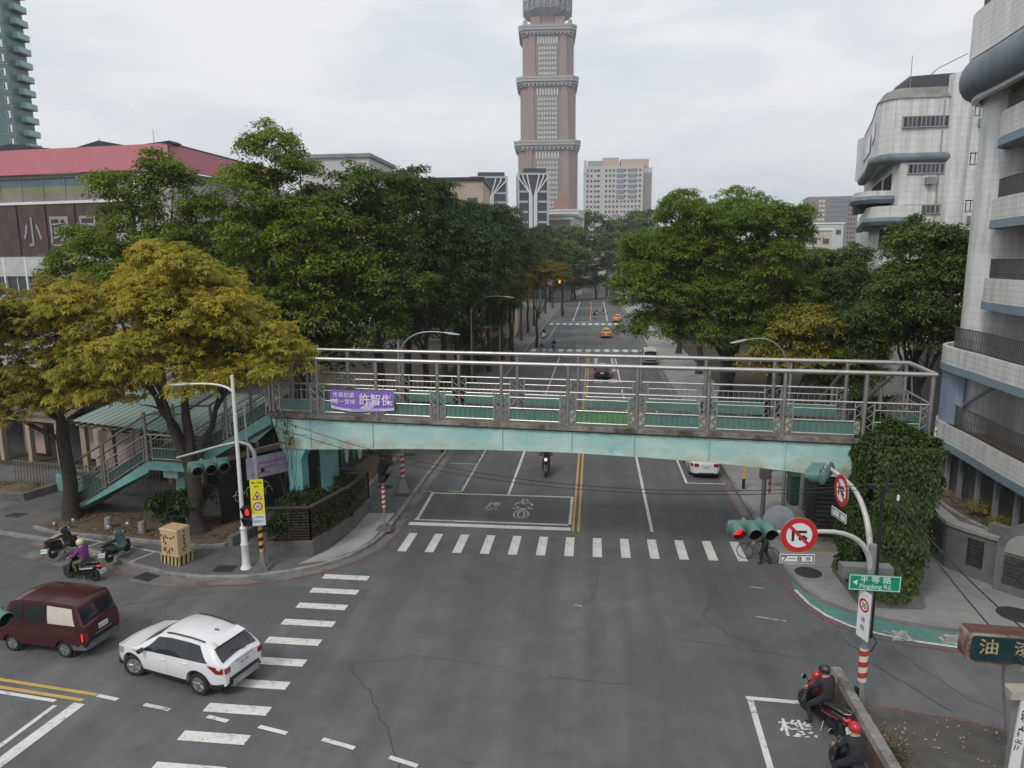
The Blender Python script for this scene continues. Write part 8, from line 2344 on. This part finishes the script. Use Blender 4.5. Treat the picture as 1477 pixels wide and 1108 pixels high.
SEDAN = dict(L=4.5, sill=[(-2.3, .36), (-1.7, .26), (1.8, .25), (2.3, .32)], belt=[(-2.3, .92), (-1.7, .96), (1.0, .90), (1.8, .80), (2.3, .66)],
             wb=[(-2.32, .68), (-2.0, .82), (-1.2, .90), (1.3, .90), (1.9, .82), (2.3, .60)], wt=[(-1.9, .56), (-.3, .62), (.4, .62), (1.2, .58)],
             top=[(-2.3, .98), (-2.1, 1.03), (-1.62, 1.06), (-.95, 1.40), (-.3, 1.46), (.2, 1.44), (1.05, 1.0), (1.3, .96), (2.0, .84), (2.3, .70)],
             wheels=(1.36, -1.36), arch=.40, wr=.325, edge=.055, side_glass=[(-.02, .85, 0, .3), (-.95, -.1, -.72, -.08), (-1.4, -1.0, -1.0, -.78)], g0=.08, g1=.86,
             windscreen=(.98, .26), rear_window=(-1.55, -1.0), doors=[(-.06, .9), (-1.0, -.08)], mirror=.72, head=(1.75, 2.2, .62, .95), tail=(-2.24, -1.92, .66, .95), plate_z=.74,
             rear_bumper=(.36, .52, WHITE_CAR),
             rear_parts=[('tail_light', REDLAMP, (.42, .68, .76, .94), .02), ('tail_light', REDLAMP, (-.68, -.42, .76, .94), .02), ('chrome_strip', CHROME, (-.3, .3, .82, .845), .02), ('lower_grille', BLACKP, (-.45, .45, .34, .40), .1)])
build_car('white_sedan', 'white sedan parked at the right kerb half under the footbridge', 'car', SEDAN, (6.62, 43.1, 0), R(90), WHITE_CAR, 1, 'AHM-5066')
S2 = dict(SEDAN); S2['rear_bumper'] = (.36, .52, BLACKP)
BLACKC = mat('black car paint', (0.012, 0.012, 0.014), .22, var=.05, coat=.6)
HATCH = dict(S2); HATCH.update(top=[(-2.3, 1.0), (-2.18, 1.06), (-1.8, 1.40), (-1.6, 1.48), (-.6, 1.54), (.2, 1.5), (1.05, 1.04), (1.3, .99), (2.0, .86), (2.3, .72)], rear_window=(-2.14, -1.78), side_glass=[(-.02, .85, 0, .3), (-.95, -.1, -.9, -.08), (-1.75, -1.02, -1.5, -1.0)],
                               rear_parts=SEDAN['rear_parts'][:2])
blk, cb2 = build_car('black_hatchback', 'black hatchback driving away in the inner right lane behind the bridge', 'car', HATCH, (.95, 78.2, 0), R(90), BLACKC, 1, 'RCX-2210', brake=True)
Car(HATCH).screen(-1.55, .1, .012, 0, .05).build('pale_roof_panel', mat('pale grey roof', (0.45, 0.46, 0.47), .25, .3), blk, 60)  # pale grey sheet laid over the black roof
TAXI = mat('taxi yellow paint', (0.70, 0.27, 0.012), .3, var=.04, coat=.5)
S3 = dict(S2); S3['rear_bumper'] = (.36, .52, TAXI)
tx, ct = build_car('yellow_taxi', 'yellow taxi driving away between the two far green crossings', 'taxi', S3, (2.05, 120.5, 0), R(90), TAXI, 1, '', brake=True, group='yellow taxis on the avenue')
mb = MB(); mb.box((.1, 0, 1.53), (.25, .75, .16), None, 0, .8); mb.build('roof_sign', mat('taxi sign', (0.62, 0.45, 0.1), .4), tx)
copy_tree(tx, (4.9, 152.5, 0), R(82), 'farther yellow taxi partly hidden by the bright green tree')
VAN2 = dict(VAN); VAN2['pane_mats'] = {}
TRUCKW = mat('white truck paint', (0.5, 0.5, 0.49), .4, var=.1)
build_car('white_van', 'white van parked at the right kerb near the first far crossing', 'van', VAN2, (6.9, 89.0, 0), R(90), TRUCKW, 1, '', None)[0].scale = (1.15, 1.1, 1.05)

# ------------------------------------------------------------------ scooters and the bicycle
def scooter(label, loc, rz, body, accent=None, lean=0.0, name='scooter', mirrors=True, big=1.0, plate='', steer=0.0, group=None, lit=False, front_lit=False):
    """x right, y forward, z up."""
    t_ = thing(name, label, 'motor scooter', loc, rz, group)
    if lean:
        t_.rotation_euler = (0, lean, rz)
    if big != 1.0:
        t_.scale = (big, big, big)
    accent = accent or BLACKP
    for y, nm in ((.64, 'front_wheel'), (-.60, 'rear_wheel')):
        A = Matrix.Rotation(R(90), 3, 'Y')
        mb = MB(); mb.lathe([(.15, -.05), (.235, -.055), (.26, -.03), (.265, 0), (.26, .03), (.235, .055), (.15, .05)], (0, y, .265), 22, A); w_ = mb.build(nm, BLACK, t_, 40)
        mb = MB(); mb.lathe([(.15, -.03), (.15, .03), (.12, .03), (.11, .012), (.02, .03), (.02, -.03), (.11, -.012), (.12, -.03)], (0, y, .265), 16, A); mb.build('rim', ALLOY, w_)
    mb = MB(); mb.loft([[(s * w, .64 + .31 * math.cos(a), .265 + .31 * math.sin(a)) for s, w in ((-1, .075), (-.6, .085), (.6, .085), (1, .075))] for a in [R(q) for q in (25, 55, 85, 115, 145, 170)]], False, False); mb.build('front_fender', body, t_, 50)
    for s in (-1, 1):
        mb = MB(); mb.tube([(s * .085, .64, .265), (s * .07, .50, .66)], .022, 6); mb.build('fork', STEEL_D, t_, 40)
    # leg shield
    rings = []
    for z, y, w, th in ((.26, .40, .15, .05), (.42, .44, .23, .07), (.62, .44, .25, .09), (.80, .40, .22, .11), (.93, .34, .14, .10)):
        rings.append([(w * math.sin(a), y + th * math.cos(a) - .09 * abs(math.sin(a)) , z) for a in [2 * PI * k / 14 for k in range(14)]])
    mb = MB(); mb.loft(rings); mb.build('leg_shield', body, t_, 40)
    mb = MB(); mb.loft([[(-.17, y, z - .05), (.17, y, z - .05), (.19, y, z), (-.19, y, z)] for y, z in ((.40, .31), (.15, .30), (-.15, .31), (-.30, .36))]); mb.build('floorboard', accent, t_)
    # rear body and seat
    rings = []
    for y, w, z0, z1 in ((-.10, .12, .34, .62), (-.25, .17, .32, .70), (-.50, .19, .40, .74), (-.78, .15, .56, .76), (-.96, .08, .66, .77)):
        rings.append([(w * .8 * math.cos(a) * (1 if True else 1), y, (z0 + z1) / 2 + (z1 - z0) / 2 * math.sin(a)) for a in [2 * PI * k / 12 for k in range(12)]])
    mb = MB(); mb.loft(rings); mb.build('rear_body', body, t_, 40)
    rings = []
    for y, w, z in ((.02, .09, .74), (-.08, .13, .77), (-.30, .155, .78), (-.55, .15, .82), (-.80, .12, .84), (-.90, .07, .82)):
        rings.append([(w * math.cos(a), y, z + .055 * math.sin(a)) for a in [2 * PI * k / 12 for k in range(12)]])
    mb = MB(); mb.loft(rings); mb.build('seat', BLACK, t_, 50)
    mb = MB(); mb.tube([(-.10, -.62, .84), (-.11, -.95, .90), (0, -1.04, .91), (.11, -.95, .90), (.10, -.62, .84)], .016, 6); mb.build('grab_rail', STEEL_D, t_, 40)
    # engine, exhaust
    mb = MB(); mb.box((.0, -.42, .30), (.20, .5, .2)); mb.build('engine', BLACKP, t_)
    mb = MB(); mb.tube([(.15, -.2, .24), (.17, -.45, .26), (.18, -.85, .36)], [.03, .055, .06], 10); mb.build('exhaust', STEEL_D, t_, 40)
    # handlebar
    c_, s_ = math.cos(steer), math.sin(steer)
    def hb(x, y, z):
        return (x * c_ - (y - .34) * s_, .34 + x * s_ + (y - .34) * c_, z)
    mb = MB(); mb.tube([hb(-.34, .24, 1.0), hb(-.2, .30, 1.02), hb(0, .33, 1.0), hb(.2, .30, 1.02), hb(.34, .24, 1.0)], .018, 6); h_ = mb.build('handlebar', STEEL_D, t_, 40)
    for s in (-1, 1):
        mb = MB(); mb.tube([hb(s * .22, .29, 1.02), hb(s * .36, .23, .998)], .024, 8); mb.build('grip', BLACK, h_, 40)
    mb = MB(); mb.loft([[hb(w * math.cos(a), y, z + hh * math.sin(a)) for a in [2 * PI * k / 12 for k in range(12)]] for y, w, z, hh in ((.24, .13, .99, .06), (.34, .17, 1.0, .09), (.44, .13, .97, .09), (.48, .06, .95, .05))]); mb.build('handlebar_cover', body, t_, 40)
    mb = MB(); mb.lathe([(.085, 0), (.07, .03), (.001, .04)], hb(0, .47, .95), 14, Matrix.Rotation(R(-90), 3, 'X')); mb.build('headlight', mat('headlight glass', (0.42, 0.43, 0.42)) if not front_lit else mat('lit headlight', (1, .95, .85), .3, emit=1.2), t_, 40)
    if mirrors:
        for s in (-1, 1):
            mb = MB(); mb.tube([hb(s * .18, .31, 1.03), hb(s * .26, .36, 1.2), hb(s * .33, .34, 1.26)], .009, 5); m_ = mb.build('mirror_stem', BLACKP, t_)
            mb = MB(); mb.lathe([(.001, -.012), (.075, -.01), (.08, .0), (.075, .008), (.001, .01)], hb(s * .38, .34, 1.29), 14, Matrix.Rotation(R(80), 3, 'X')); mb.build('mirror_glass', mat('mirror glass', (0.78, 0.8, 0.82), .08, 1.0, var=0), m_, 40)
    mb = MB(); mb.loft([[(w * math.cos(a), y, z + hh * math.sin(a)) for a in [2 * PI * k / 10 for k in range(10)]] for y, w, z, hh in ((-.88, .10, .71, .05), (-.98, .09, .70, .045), (-1.01, .04, .70, .02))]); mb.build('tail_light', REDLAMP if not lit else mat('lit tail lamp', (0.6, 0.02, 0.02), .3, emit=.4), t_, 40)
    mb = MB(); mb.loft([[(-.06, -.92, .66), (.06, -.92, .66), (.06, -.9, .64), (-.06, -.9, .64)], [(-.07, -1.08, .42), (.07, -1.08, .42), (.07, -1.06, .41), (-.07, -1.06, .41)]]); mb.build('rear_mudguard', BLACKP, t_)
    number_plate(t_, face_frame((0, -1.075, .50), (0, -1, .35)), plate, .30, .17)
    mb = MB(); mb.tube([(-.12, -.25, .25), (-.26, -.32, .02)], .012, 5); mb.build('side_stand', STEEL_D, t_)
    return t_
DKBLUE = mat('dark blue scooter paint', (0.02, 0.028, 0.035), .25, var=.05, coat=.6)
SCB = mat('black scooter paint', (0.014, 0.014, 0.016), .25, var=.05, coat=.6)
SCW = mat('white scooter paint', (0.62, 0.62, 0.63), .3, var=.04, coat=.5)
SCR = mat('red scooter paint', (0.32, 0.015, 0.02), .3, var=.05, coat=.5)
SCS = mat('silver scooter paint', (0.30, 0.31, 0.33), .3, .4, var=.05)
TEALSC = mat('teal grey scooter paint', (0.07, 0.12, 0.12), .3, var=.05, coat=.5)
sc1 = scooter('parked dark scooter with reddish front beside the far left parking bay', (-23.05, 26.9, PZ - .01), R(2), SCB, lean=R(-7), plate='MXJ', steer=.35)
mb = MB(); mb.box((0, -.25, .86), (.26, .55, .05)); mb.build('seat_towel', mat('grey brown towel', (0.36, 0.33, 0.30), .9, var=.15, scale=6), sc1)
sc2 = scooter('parked dark teal scooter between two bays, right of the purple rider', (-20.35, 26.75, PZ - .01), R(4), TEALSC, lean=R(-7), plate='EPH', steer=.3)
sc3 = scooter('black scooter with white trim ridden by the purple jacket rider', (-20.55, 24.75, 0), R(82), SCB, plate='NRL', lit=True)
mb = MB(); mb.slab([(.155, -.1, .50), (.155, -.75, .62), (.15, -.75, .66), (.155, -.1, .55)], (.02, 0, 0)); mb.slab([(-.175, -.1, .50), (-.175, -.75, .62), (-.17, -.75, .66), (-.175, -.1, .55)], (.02, 0, 0)); mb.build('white_trim', SCW, sc3)
sc4 = scooter('black motorcycle scooter at the front of the right waiting box', (6.36, 18.5, 0), R(24), SCB, plate='', big=1.0, lit=True, steer=.1)
mb = MB(); mb.slab([(-.19, -.2, .52), (-.19, -.8, .66), (-.185, -.8, .69), (-.19, -.2, .56)], (.02, 0, 0)); mb.build('red_trim', SCR, sc4)
sc5 = scooter('black scooter behind the front one in the right waiting box, cut by the lower edge', (6.3, 16.05, 0), R(12), SCB, big=1.0, steer=.1)
sc6 = scooter('dark scooter coming towards us under the middle of the bridge', (-2.75, 41.1, 0), R(180), DKBLUE, SCB, big=1.05, front_lit=True)
# far scooters
# ------------------------------------------------------------------ people
SKIN = mat('skin', (0.42, 0.25, 0.18), .55, var=.06)
HAIR = mat('dark hair', (0.015, 0.013, 0.012), .6)
def cloth_mat(n, c):
    return mat(n, c, .85, var=.4, scale=5, bump=.7, bscale=8)
PURPLEJ = cloth_mat('magenta jacket', (0.20, 0.035, 0.20)); BLACKJ = cloth_mat('black jacket', (0.022, 0.022, 0.025)); DARKT = cloth_mat('dark trousers', (0.022, 0.023, 0.028))
KHAKI = cloth_mat('khaki trousers', (0.14, 0.115, 0.075)); GREYJ = cloth_mat('grey jacket', (0.16, 0.16, 0.17)); GREENJ = cloth_mat('olive jacket', (0.035, 0.038, 0.03)); SHOE = mat('shoe', (0.02, 0.02, 0.02), .6)
REDCL = cloth_mat('red cloth', (0.33, 0.02, 0.035)); VIOLJ = cloth_mat('violet jacket', (0.10, 0.06, 0.16))

def person(label, loc, rz, J, top, trousers, helmet=None, hcol=None, scale=1.0, name='person', visor=True, hair=True, face=0.0, hands=True, lean=0):
    """J: joint positions (x right, y forward, z up). One skinned body, clothes by region, helmet or hair as a child."""
    t_ = thing(name, label, 'person', loc, rz)
    t_.scale = (scale,) * 3
    V = {k: Vector(v) for k, v in J.items()}
    V.setdefault('belly', V['pelvis'].lerp(V['chest'], .5))
    order = ['pelvis', 'belly', 'chest', 'neck', 'head', 'crown']
    d = (V['head'] - V['neck']).normalized()
    V['crown'] = V['head'] + d * .10
    rad = dict(pelvis=(.18, .16), belly=(.175, .15), chest=(.205, .15), neck=(.062, .062), head=(.085, .098), crown=(.055, .065), sh=(.092, .092), el=(.064, .064), wr=(.042, .042), hip=(.115, .115), kn=(.082, .082), an=(.045, .045), toe=(.04, .035))
    E_ = [('pelvis', 'belly'), ('belly', 'chest'), ('chest', 'neck'), ('neck', 'head'), ('head', 'crown')]
    for s in 'LR':
        E_ += [('chest', 'sh' + s), ('sh' + s, 'el' + s), ('el' + s, 'wr' + s), ('pelvis', 'hip' + s), ('hip' + s, 'kn' + s), ('kn' + s, 'an' + s), ('an' + s, 'toe' + s)]
    names = list(dict.fromkeys([a for e in E_ for a in e]))
    me = bpy.data.meshes.new('skeleton')
    me.from_pydata([V[n] for n in names], [(names.index(a), names.index(b)) for a, b in E_], [])
    so = bpy.data.objects.new('skeleton', me); COL.objects.link(so)
    md = so.modifiers.new('skin', 'SKIN')
    if not me.skin_vertices:
        raise RuntimeError('no skin layer')
    for i, n in enumerate(names):
        me.skin_vertices[0].data[i].radius = rad[n if n in rad else n[:-1]]
    me.skin_vertices[0].data[0].use_root = True
    so.modifiers.new('sub', 'SUBSURF').levels = 1
    so.modifiers['sub'].render_levels = 1
    dg = bpy.context.evaluated_depsgraph_get()
    bm_ = bpy.data.meshes.new_from_object(so.evaluated_get(dg))
    bpy.data.objects.remove(so)
    mb = MB()
    mb.add([v.co.copy() for v in bm_.vertices], [tuple(p.vertices) for p in bm_.polygons])
    segs = []
    for a, b in E_:
        if a in ('neck', 'head'): m_ = 2
        elif a == 'pelvis' and b == 'belly': m_ = 0
        elif a[:2] in ('hi', 'kn') or b[:3] == 'hip': m_ = 1
        elif a[:2] == 'an': m_ = 3
        else: m_ = 0
        segs.append((V[a], V[b], m_))
    cs_ = []
    for f in mb.f:
        c = sum((Vector(mb.v[i]) for i in f), Vector()) / len(f)
        best, bmi = 9, 0
        for a, b, m_ in segs:
            ab = b - a; t = max(0, min(1, (c - a).dot(ab) / max(ab.length_squared, 1e-9)))
            q = (c - a - ab * t).length
            if q < best: best, bmi = q, m_
        cs_.append(bmi)
    mb.m = cs_
    # hands: palm, four unequal curled fingers and a thumb, rooted in the wrist
    if hands:
        for s in 'LR':
            w = V['wr' + s]; fwd = (w - V['el' + s]).normalized()
            g = V.get('grip' + s, Vector((1 if s == 'L' else -1, 0, 0)))
            side_ = fwd.cross(Vector((0, 0, 1)))
            side_ = side_.normalized() if side_.length > .1 else Vector((1, 0, 0))
            dn = side_.cross(fwd).normalized()
            if dn.z > 0: dn = -dn
            mb.tube([w - fwd * .03, w + fwd * .03, w + fwd * .085], [.034, .042, .036], 8, True, 2)
            for k, L_ in enumerate((.062, .074, .07, .055)):
                b0 = w + fwd * .07 + side_ * (-.03 + .02 * k)
                mb.tube([b0, b0 + fwd * L_ * .5 + dn * .012, b0 + fwd * L_ * .65 + dn * .045, b0 + fwd * L_ * .35 + dn * .065], [.010, .0095, .009, .007], 6, True, 2)
            inn = -1 if s == 'R' else 1
            b0 = w + fwd * .02 + side_ * (.035 * inn)
            mb.tube([b0, b0 + side_ * .03 * inn + fwd * .025 + dn * .01, b0 + side_ * .025 * inn + fwd * .06 + dn * .03], [.013, .011, .008], 6, True, 2)
    # face: nose, ears
    hd_ = V['head']; fdir = Vector((math.sin(face), math.cos(face), -.1)).normalized(); sdir_ = Vector((math.cos(face), -math.sin(face), 0))
    mb.tube([hd_ + fdir * .075 + Vector((0, 0, .03)), hd_ + fdir * .112 - Vector((0, 0, .005)), hd_ + fdir * .085 - Vector((0, 0, .02))], [.010, .015, .012], 6, True, 2)
    for s in (-1, 1):
        mb.lathe([(.001, 0), (.03, .006), (.03, .014), (.001, .02)], hd_ + sdir_ * s * .083, 8, Matrix.Rotation(R(90), 3, 'Y'), 2)
    b_ = mb.build('body', [top, trousers, SKIN, SHOE], t_, 60)
    for s in (-1, 1):
        e = MB(); e.lathe([(.001, -.004), (.011, 0), (.001, .004)], hd_ + fdir * .088 + sdir_ * s * .033 + Vector((0, 0, .028)), 8, Matrix.Rotation(R(90), 3, 'X')); e.build('eye', INK, t_)
    if helmet:
        rings = []
        for k in range(9):
            a = -.45 + (PI / 2 + .45) * k / 8
            rr_ = .150 * math.cos(a) + .001
            zz = .155 * math.sin(a)
            rings.append([hd_ + Vector((0, 0, .035)) + sdir_ * rr_ * math.cos(q) * .93 + fdir * (rr_ * math.sin(q) * 1.08 - (.03 if (math.sin(q) > .5 and k < 3) else 0)) + Vector((0, 0, zz + (.07 if (math.sin(q) > .5 and k < 3) else 0) * (1 - k / 3))) for q in [2 * PI * j / 18 for j in range(18)]])
        h = MB(); h.loft(rings); ho = h.build('helmet', helmet, t_, 60)
        if visor:
            vz = MB(); vz.loft([[hd_ + sdir_ * .143 * math.cos(q) + fdir * (.166 * math.sin(q)) + Vector((0, 0, z)) for q in [PI * .12 + PI * .76 * j / 10 for j in range(11)]] for z in (-.02, .03, .08)], False, False); vz.build('visor', GLASS_D, ho, 60)
    elif hair:
        rings = []
        for k in range(7):
            a = -.1 + (PI / 2 + .1) * k / 6
            rr_ = .108 * math.cos(a) + .001
            rings.append([hd_ + Vector((0, 0, .035)) + sdir_ * rr_ * math.cos(q) + fdir * (rr_ * math.sin(q) * 1.05 - .015) + Vector((0, 0, .115 * math.sin(a))) for q in [2 * PI * j / 16 for j in range(16)]])
        h = MB(); h.loft(rings); h.build('hair', HAIR, t_, 60)
    return t_

def rider_pose(footL=None, footR=None, back=0.0, handspread=.33, reach=.26, hz=1.01, headup=0.0):
    J = dict(pelvis=(0, -.26, .90), chest=(0, -.17 + back, 1.27), neck=(0, -.13 + back, 1.43), head=(0, -.08 + back, 1.57 + headup),
             shL=(-.20, -.14 + back, 1.36), shR=(.20, -.14 + back, 1.36), elL=(-.31, -.02 + back * .5, 1.13), elR=(.31, -.02 + back * .5, 1.13), wrL=(-handspread, reach - .07, hz + .03), wrR=(handspread, reach - .07, hz + .03),
             hipL=(-.11, -.2, .87), hipR=(.11, -.2, .87), knL=(-.17, .19, .74), knR=(.17, .19, .74), anL=(-.13, .10, .38), anR=(.13, .10, .38), toeL=(-.13, .26, .34), toeR=(.13, .26, .34))
    if footL: J['anL'], J['toeL'], J['knL'] = footL
    if footR: J['anR'], J['toeR'], J['knR'] = footR
    return J
CREAMH = mat('cream helmet', (0.62, 0.55, 0.38), .35, var=.05, coat=.4)
BLKH = mat('black helmet', (0.02, 0.021, 0.023), .2, var=.05, coat=.6)
REDH = mat('red helmet', (0.45, 0.02, 0.025), .3, var=.05, coat=.5)
SILH = mat('silver helmet', (0.45, 0.46, 0.48), .25, .3)
person('person in a magenta jacket and cream helmet riding the black scooter with white trim', (-20.55, 24.75, 0), R(82), rider_pose(), PURPLEJ, KHAKI, CREAMH, visor=False)
person('person in black with a black visor helmet on the front motorcycle at right', (6.36, 18.5, 0), R(24), rider_pose(((-.36, -.02, .10), (-.40, .14, .05), (-.30, .16, .52)), back=.05), BLACKJ, DARKT, BLKH, scale=1.0)
# child held in front of the rider: only cap and red coat show
kid = rider_pose(back=.0); kid = {k: (v[0] * .62, v[1] * .62 + .32, v[2] * .62 + .33) for k, v in kid.items()}
person('small child in red cap and red coat sitting in front of the black helmet rider', (6.36, 18.5, 0), R(24), kid, REDCL, DARKT, REDH, scale=.95, visor=False, hands=False)
person('person in black with a red helmet on the scooter cut by the lower edge', (6.3, 16.05, 0), R(12), rider_pose(((-.40, -.05, .10), (-.44, .11, .05), (-.33, .14, .52)), back=.06), BLACKJ, DARKT, REDH, scale=1.0, visor=False)
person('person in dark clothes and black helmet riding the scooter that comes towards us', (-2.75, 41.1, 0), R(180), rider_pose(), BLACKJ, DARKT, BLKH, scale=1.05)
# bicycle and the person pushing it
bk_ = thing('bicycle', 'dark bicycle crossing at the right end of the main crosswalk, below the traffic light', 'bicycle', (7.05, 29.35, .0), R(70))
def bike(t_):
    A = Matrix.Rotation(R(90), 3, 'Y')
    for y, nm in ((.53, 'front_wheel'), (-.53, 'rear_wheel')):
        mb = MB(); n_ = 28
        mb.tube([(0, y + .335 * math.cos(2 * PI * k / n_), .345 + .335 * math.sin(2 * PI * k / n_)) for k in range(n_ + 1)], .019, 6, False); w_ = mb.build(nm, BLACK, t_, 50)
        mb = MB()
        for k in range(14):
            a = 2 * PI * k / 14; mb.tube([(.02 * (-1) ** k, y, .345), (0, y + .32 * math.cos(a), .345 + .32 * math.sin(a))], .0035, 4)
        mb.lathe([(.028, -.04), (.028, .04)], (0, y, .345), 8, A); mb.build('spokes', STEEL_D, w_)
    BF = mat('dark red bicycle frame', (0.06, 0.012, 0.014), .35, coat=.4)
    st_, hd_, bb, rx = (0, -.18, .80), (0, .36, .82), (0, -.06, .30), (0, -.53, .345)
    mb = MB()
    for a, b in ((st_, bb), (hd_, bb), ((0, -.16, .72), hd_), (rx, bb), (rx, (0, -.16, .72)), (hd_, (0, .40, .68)), ((0, .40, .68), (0, .53, .345))):
        mb.tube([a, b], .018, 6)
    mb.build('frame', BF, t_, 40)
    mb = MB(); mb.loft([[(w * math.cos(a), y, .88 + .03 * math.sin(a)) for a in [2 * PI * k / 10 for k in range(10)]] for y, w in ((-.36, .07), (-.26, .085), (-.1, .04), (-.02, .025))]); mb.build('saddle', BLACK, t_, 50)
    mb = MB(); mb.tube([(0, -.18, .8), (0, -.2, .87)], .014, 6); mb.build('seat_post', STEEL_D, t_)
    mb = MB(); mb.tube([(-.28, .22, 1.0), (-.24, .34, 1.01), (0, .37, .98), (.24, .34, 1.01), (.28, .22, 1.0)], .014, 6); mb.tube([(0, .36, .82), (0, .37, .98)], .015, 6); mb.build('handlebar', STEEL_D, t_, 40)
    mb = MB(); mb.lathe([(.09, -.006), (.09, .006)], (.05, -.06, .30), 16, A); mb.tube([(.07, -.06, .30), (.07, .02, .16)], .012, 5); mb.tube([(-.07, -.06, .30), (-.07, -.14, .44)], .012, 5); mb.box((.12, .02, .15), (.09, .06, .02)); mb.box((-.12, -.14, .45), (.09, .06, .02)); mb.build('crank', STEEL_D, t_)
    mb = MB(); mb.tube([(-.05, -.82, .78), (-.05, -.35, .74), (.05, -.35, .74), (.05, -.82, .78), (-.05, -.82, .78)], .009, 5); mb.tube([(0, -.53, .36), (0, -.7, .76)], .008, 5); mb.build('carrier', STEEL_D, t_)
bike(bk_)
stand = dict(pelvis=(0, 0, .92), chest=(0, .06, 1.28), neck=(0, .08, 1.45), head=(0, .12, 1.58), shL=(-.19, .06, 1.38), shR=(.19, .06, 1.38), elL=(-.30, .14, 1.12), elR=(.30, .18, 1.14), wrL=(-.38, .36, 1.02), wrR=(.2, .42, 1.05),
             hipL=(-.1, 0, .88), hipR=(.1, 0, .88), knL=(-.11, .14, .50), knR=(.11, -.02, .48), anL=(-.11, .10, .10), anR=(.11, -.24, .12), toeL=(-.11, .26, .05), toeR=(.11, -.10, .05))
person('person in olive jacket pushing a bicycle below the red traffic light', (7.25, 29.0, 0), R(64), stand, GREENJ, DARKT, None)

# scooters and riders far along the avenue
def far_rider(labels, x, y, rz, paint, jacket, helmet, front_lit=False, sc=1.0):
    a = scooter(labels + ', the scooter', (x, y, 0), rz, paint, front_lit=front_lit)
    person(labels + ', the person riding it', (x, y, 0), rz, rider_pose(), jacket, DARKT, helmet, hands=False, visor=False)
far_rider('left scooter of the pair at the first far crossing', -7.1, 96.5, R(180), SCS, VIOLJ, REDH)
far_rider('right scooter of the pair at the first far crossing', -5.7, 101.0, R(180), SCB, BLACKJ, BLKH)
far_rider('white scooter at the left kerb between the far crossings', -8.3, 117.5, R(170), SCW, BLACKJ, BLKH)
far_rider('farthest scooter heading off left of the taxis, nearest of three', .1, 160, 0, SCR, BLACKJ, BLKH)
far_rider('farthest scooter heading off, second of three', .6, 171, 0, SCB, REDCL, SILH)
far_rider('farthest scooter heading off, rightmost of three', 2.2, 173, 0, SCW, REDCL, BLKH)
lab = ['parked scooter on the right pavement behind the bridge, first from the bridge', 'parked scooter on the right pavement behind the bridge, second from the bridge', 'parked scooter on the right pavement behind the bridge, third from the bridge', 'parked scooter on the right pavement behind the bridge, fourth from the bridge']
for k in range(4):
    copy_tree(sc2 if k % 2 else sc1, (9.4 + .1 * k, 53 + k * 1.1 + (4 if k > 1 else 0), PZ), R(-70 + 8 * k), lab[k])
lab = ['dark parked scooter under the green left trees seen through the railing, nearer one', 'dark parked scooter under the green left trees seen through the railing, farther one']
for k in range(2):
    copy_tree(sc1, (-11.4, 61.0 + k * 1.4, PZ), R(60), lab[k])
person('person in dark clothes walking on the left pavement seen through the near railing', (-11.0, 58.0, PZ), R(150), dict(stand, wrL=(-.3, .1, .86), wrR=(.3, .0, .86), elL=(-.28, .02, 1.1), elR=(.28, -.04, 1.1)), BLACKJ, DARKT, None, hands=False)
# ------------------------------------------------------------------ air
hz = MB(); hz.bbox((-4020, -420, -1.2), (4020, 5020, 262.0))
hm = bpy.data.materials.new('pale haze'); hm.use_nodes = True
hn = hm.node_tree.nodes; hn.clear()
pv = hn.new('ShaderNodeVolumePrincipled'); pv.inputs['Color'].default_value = (0.90, 0.94, 1.0, 1); pv.inputs['Density'].default_value = 0.00026; pv.inputs['Anisotropy'].default_value = 0.0
ho_ = hn.new('ShaderNodeOutputMaterial'); hm.node_tree.links.new(pv.outputs[0], ho_.inputs['Volume'])
hb_ = hz.build('haze', hm); hb_['kind'] = 'stuff'
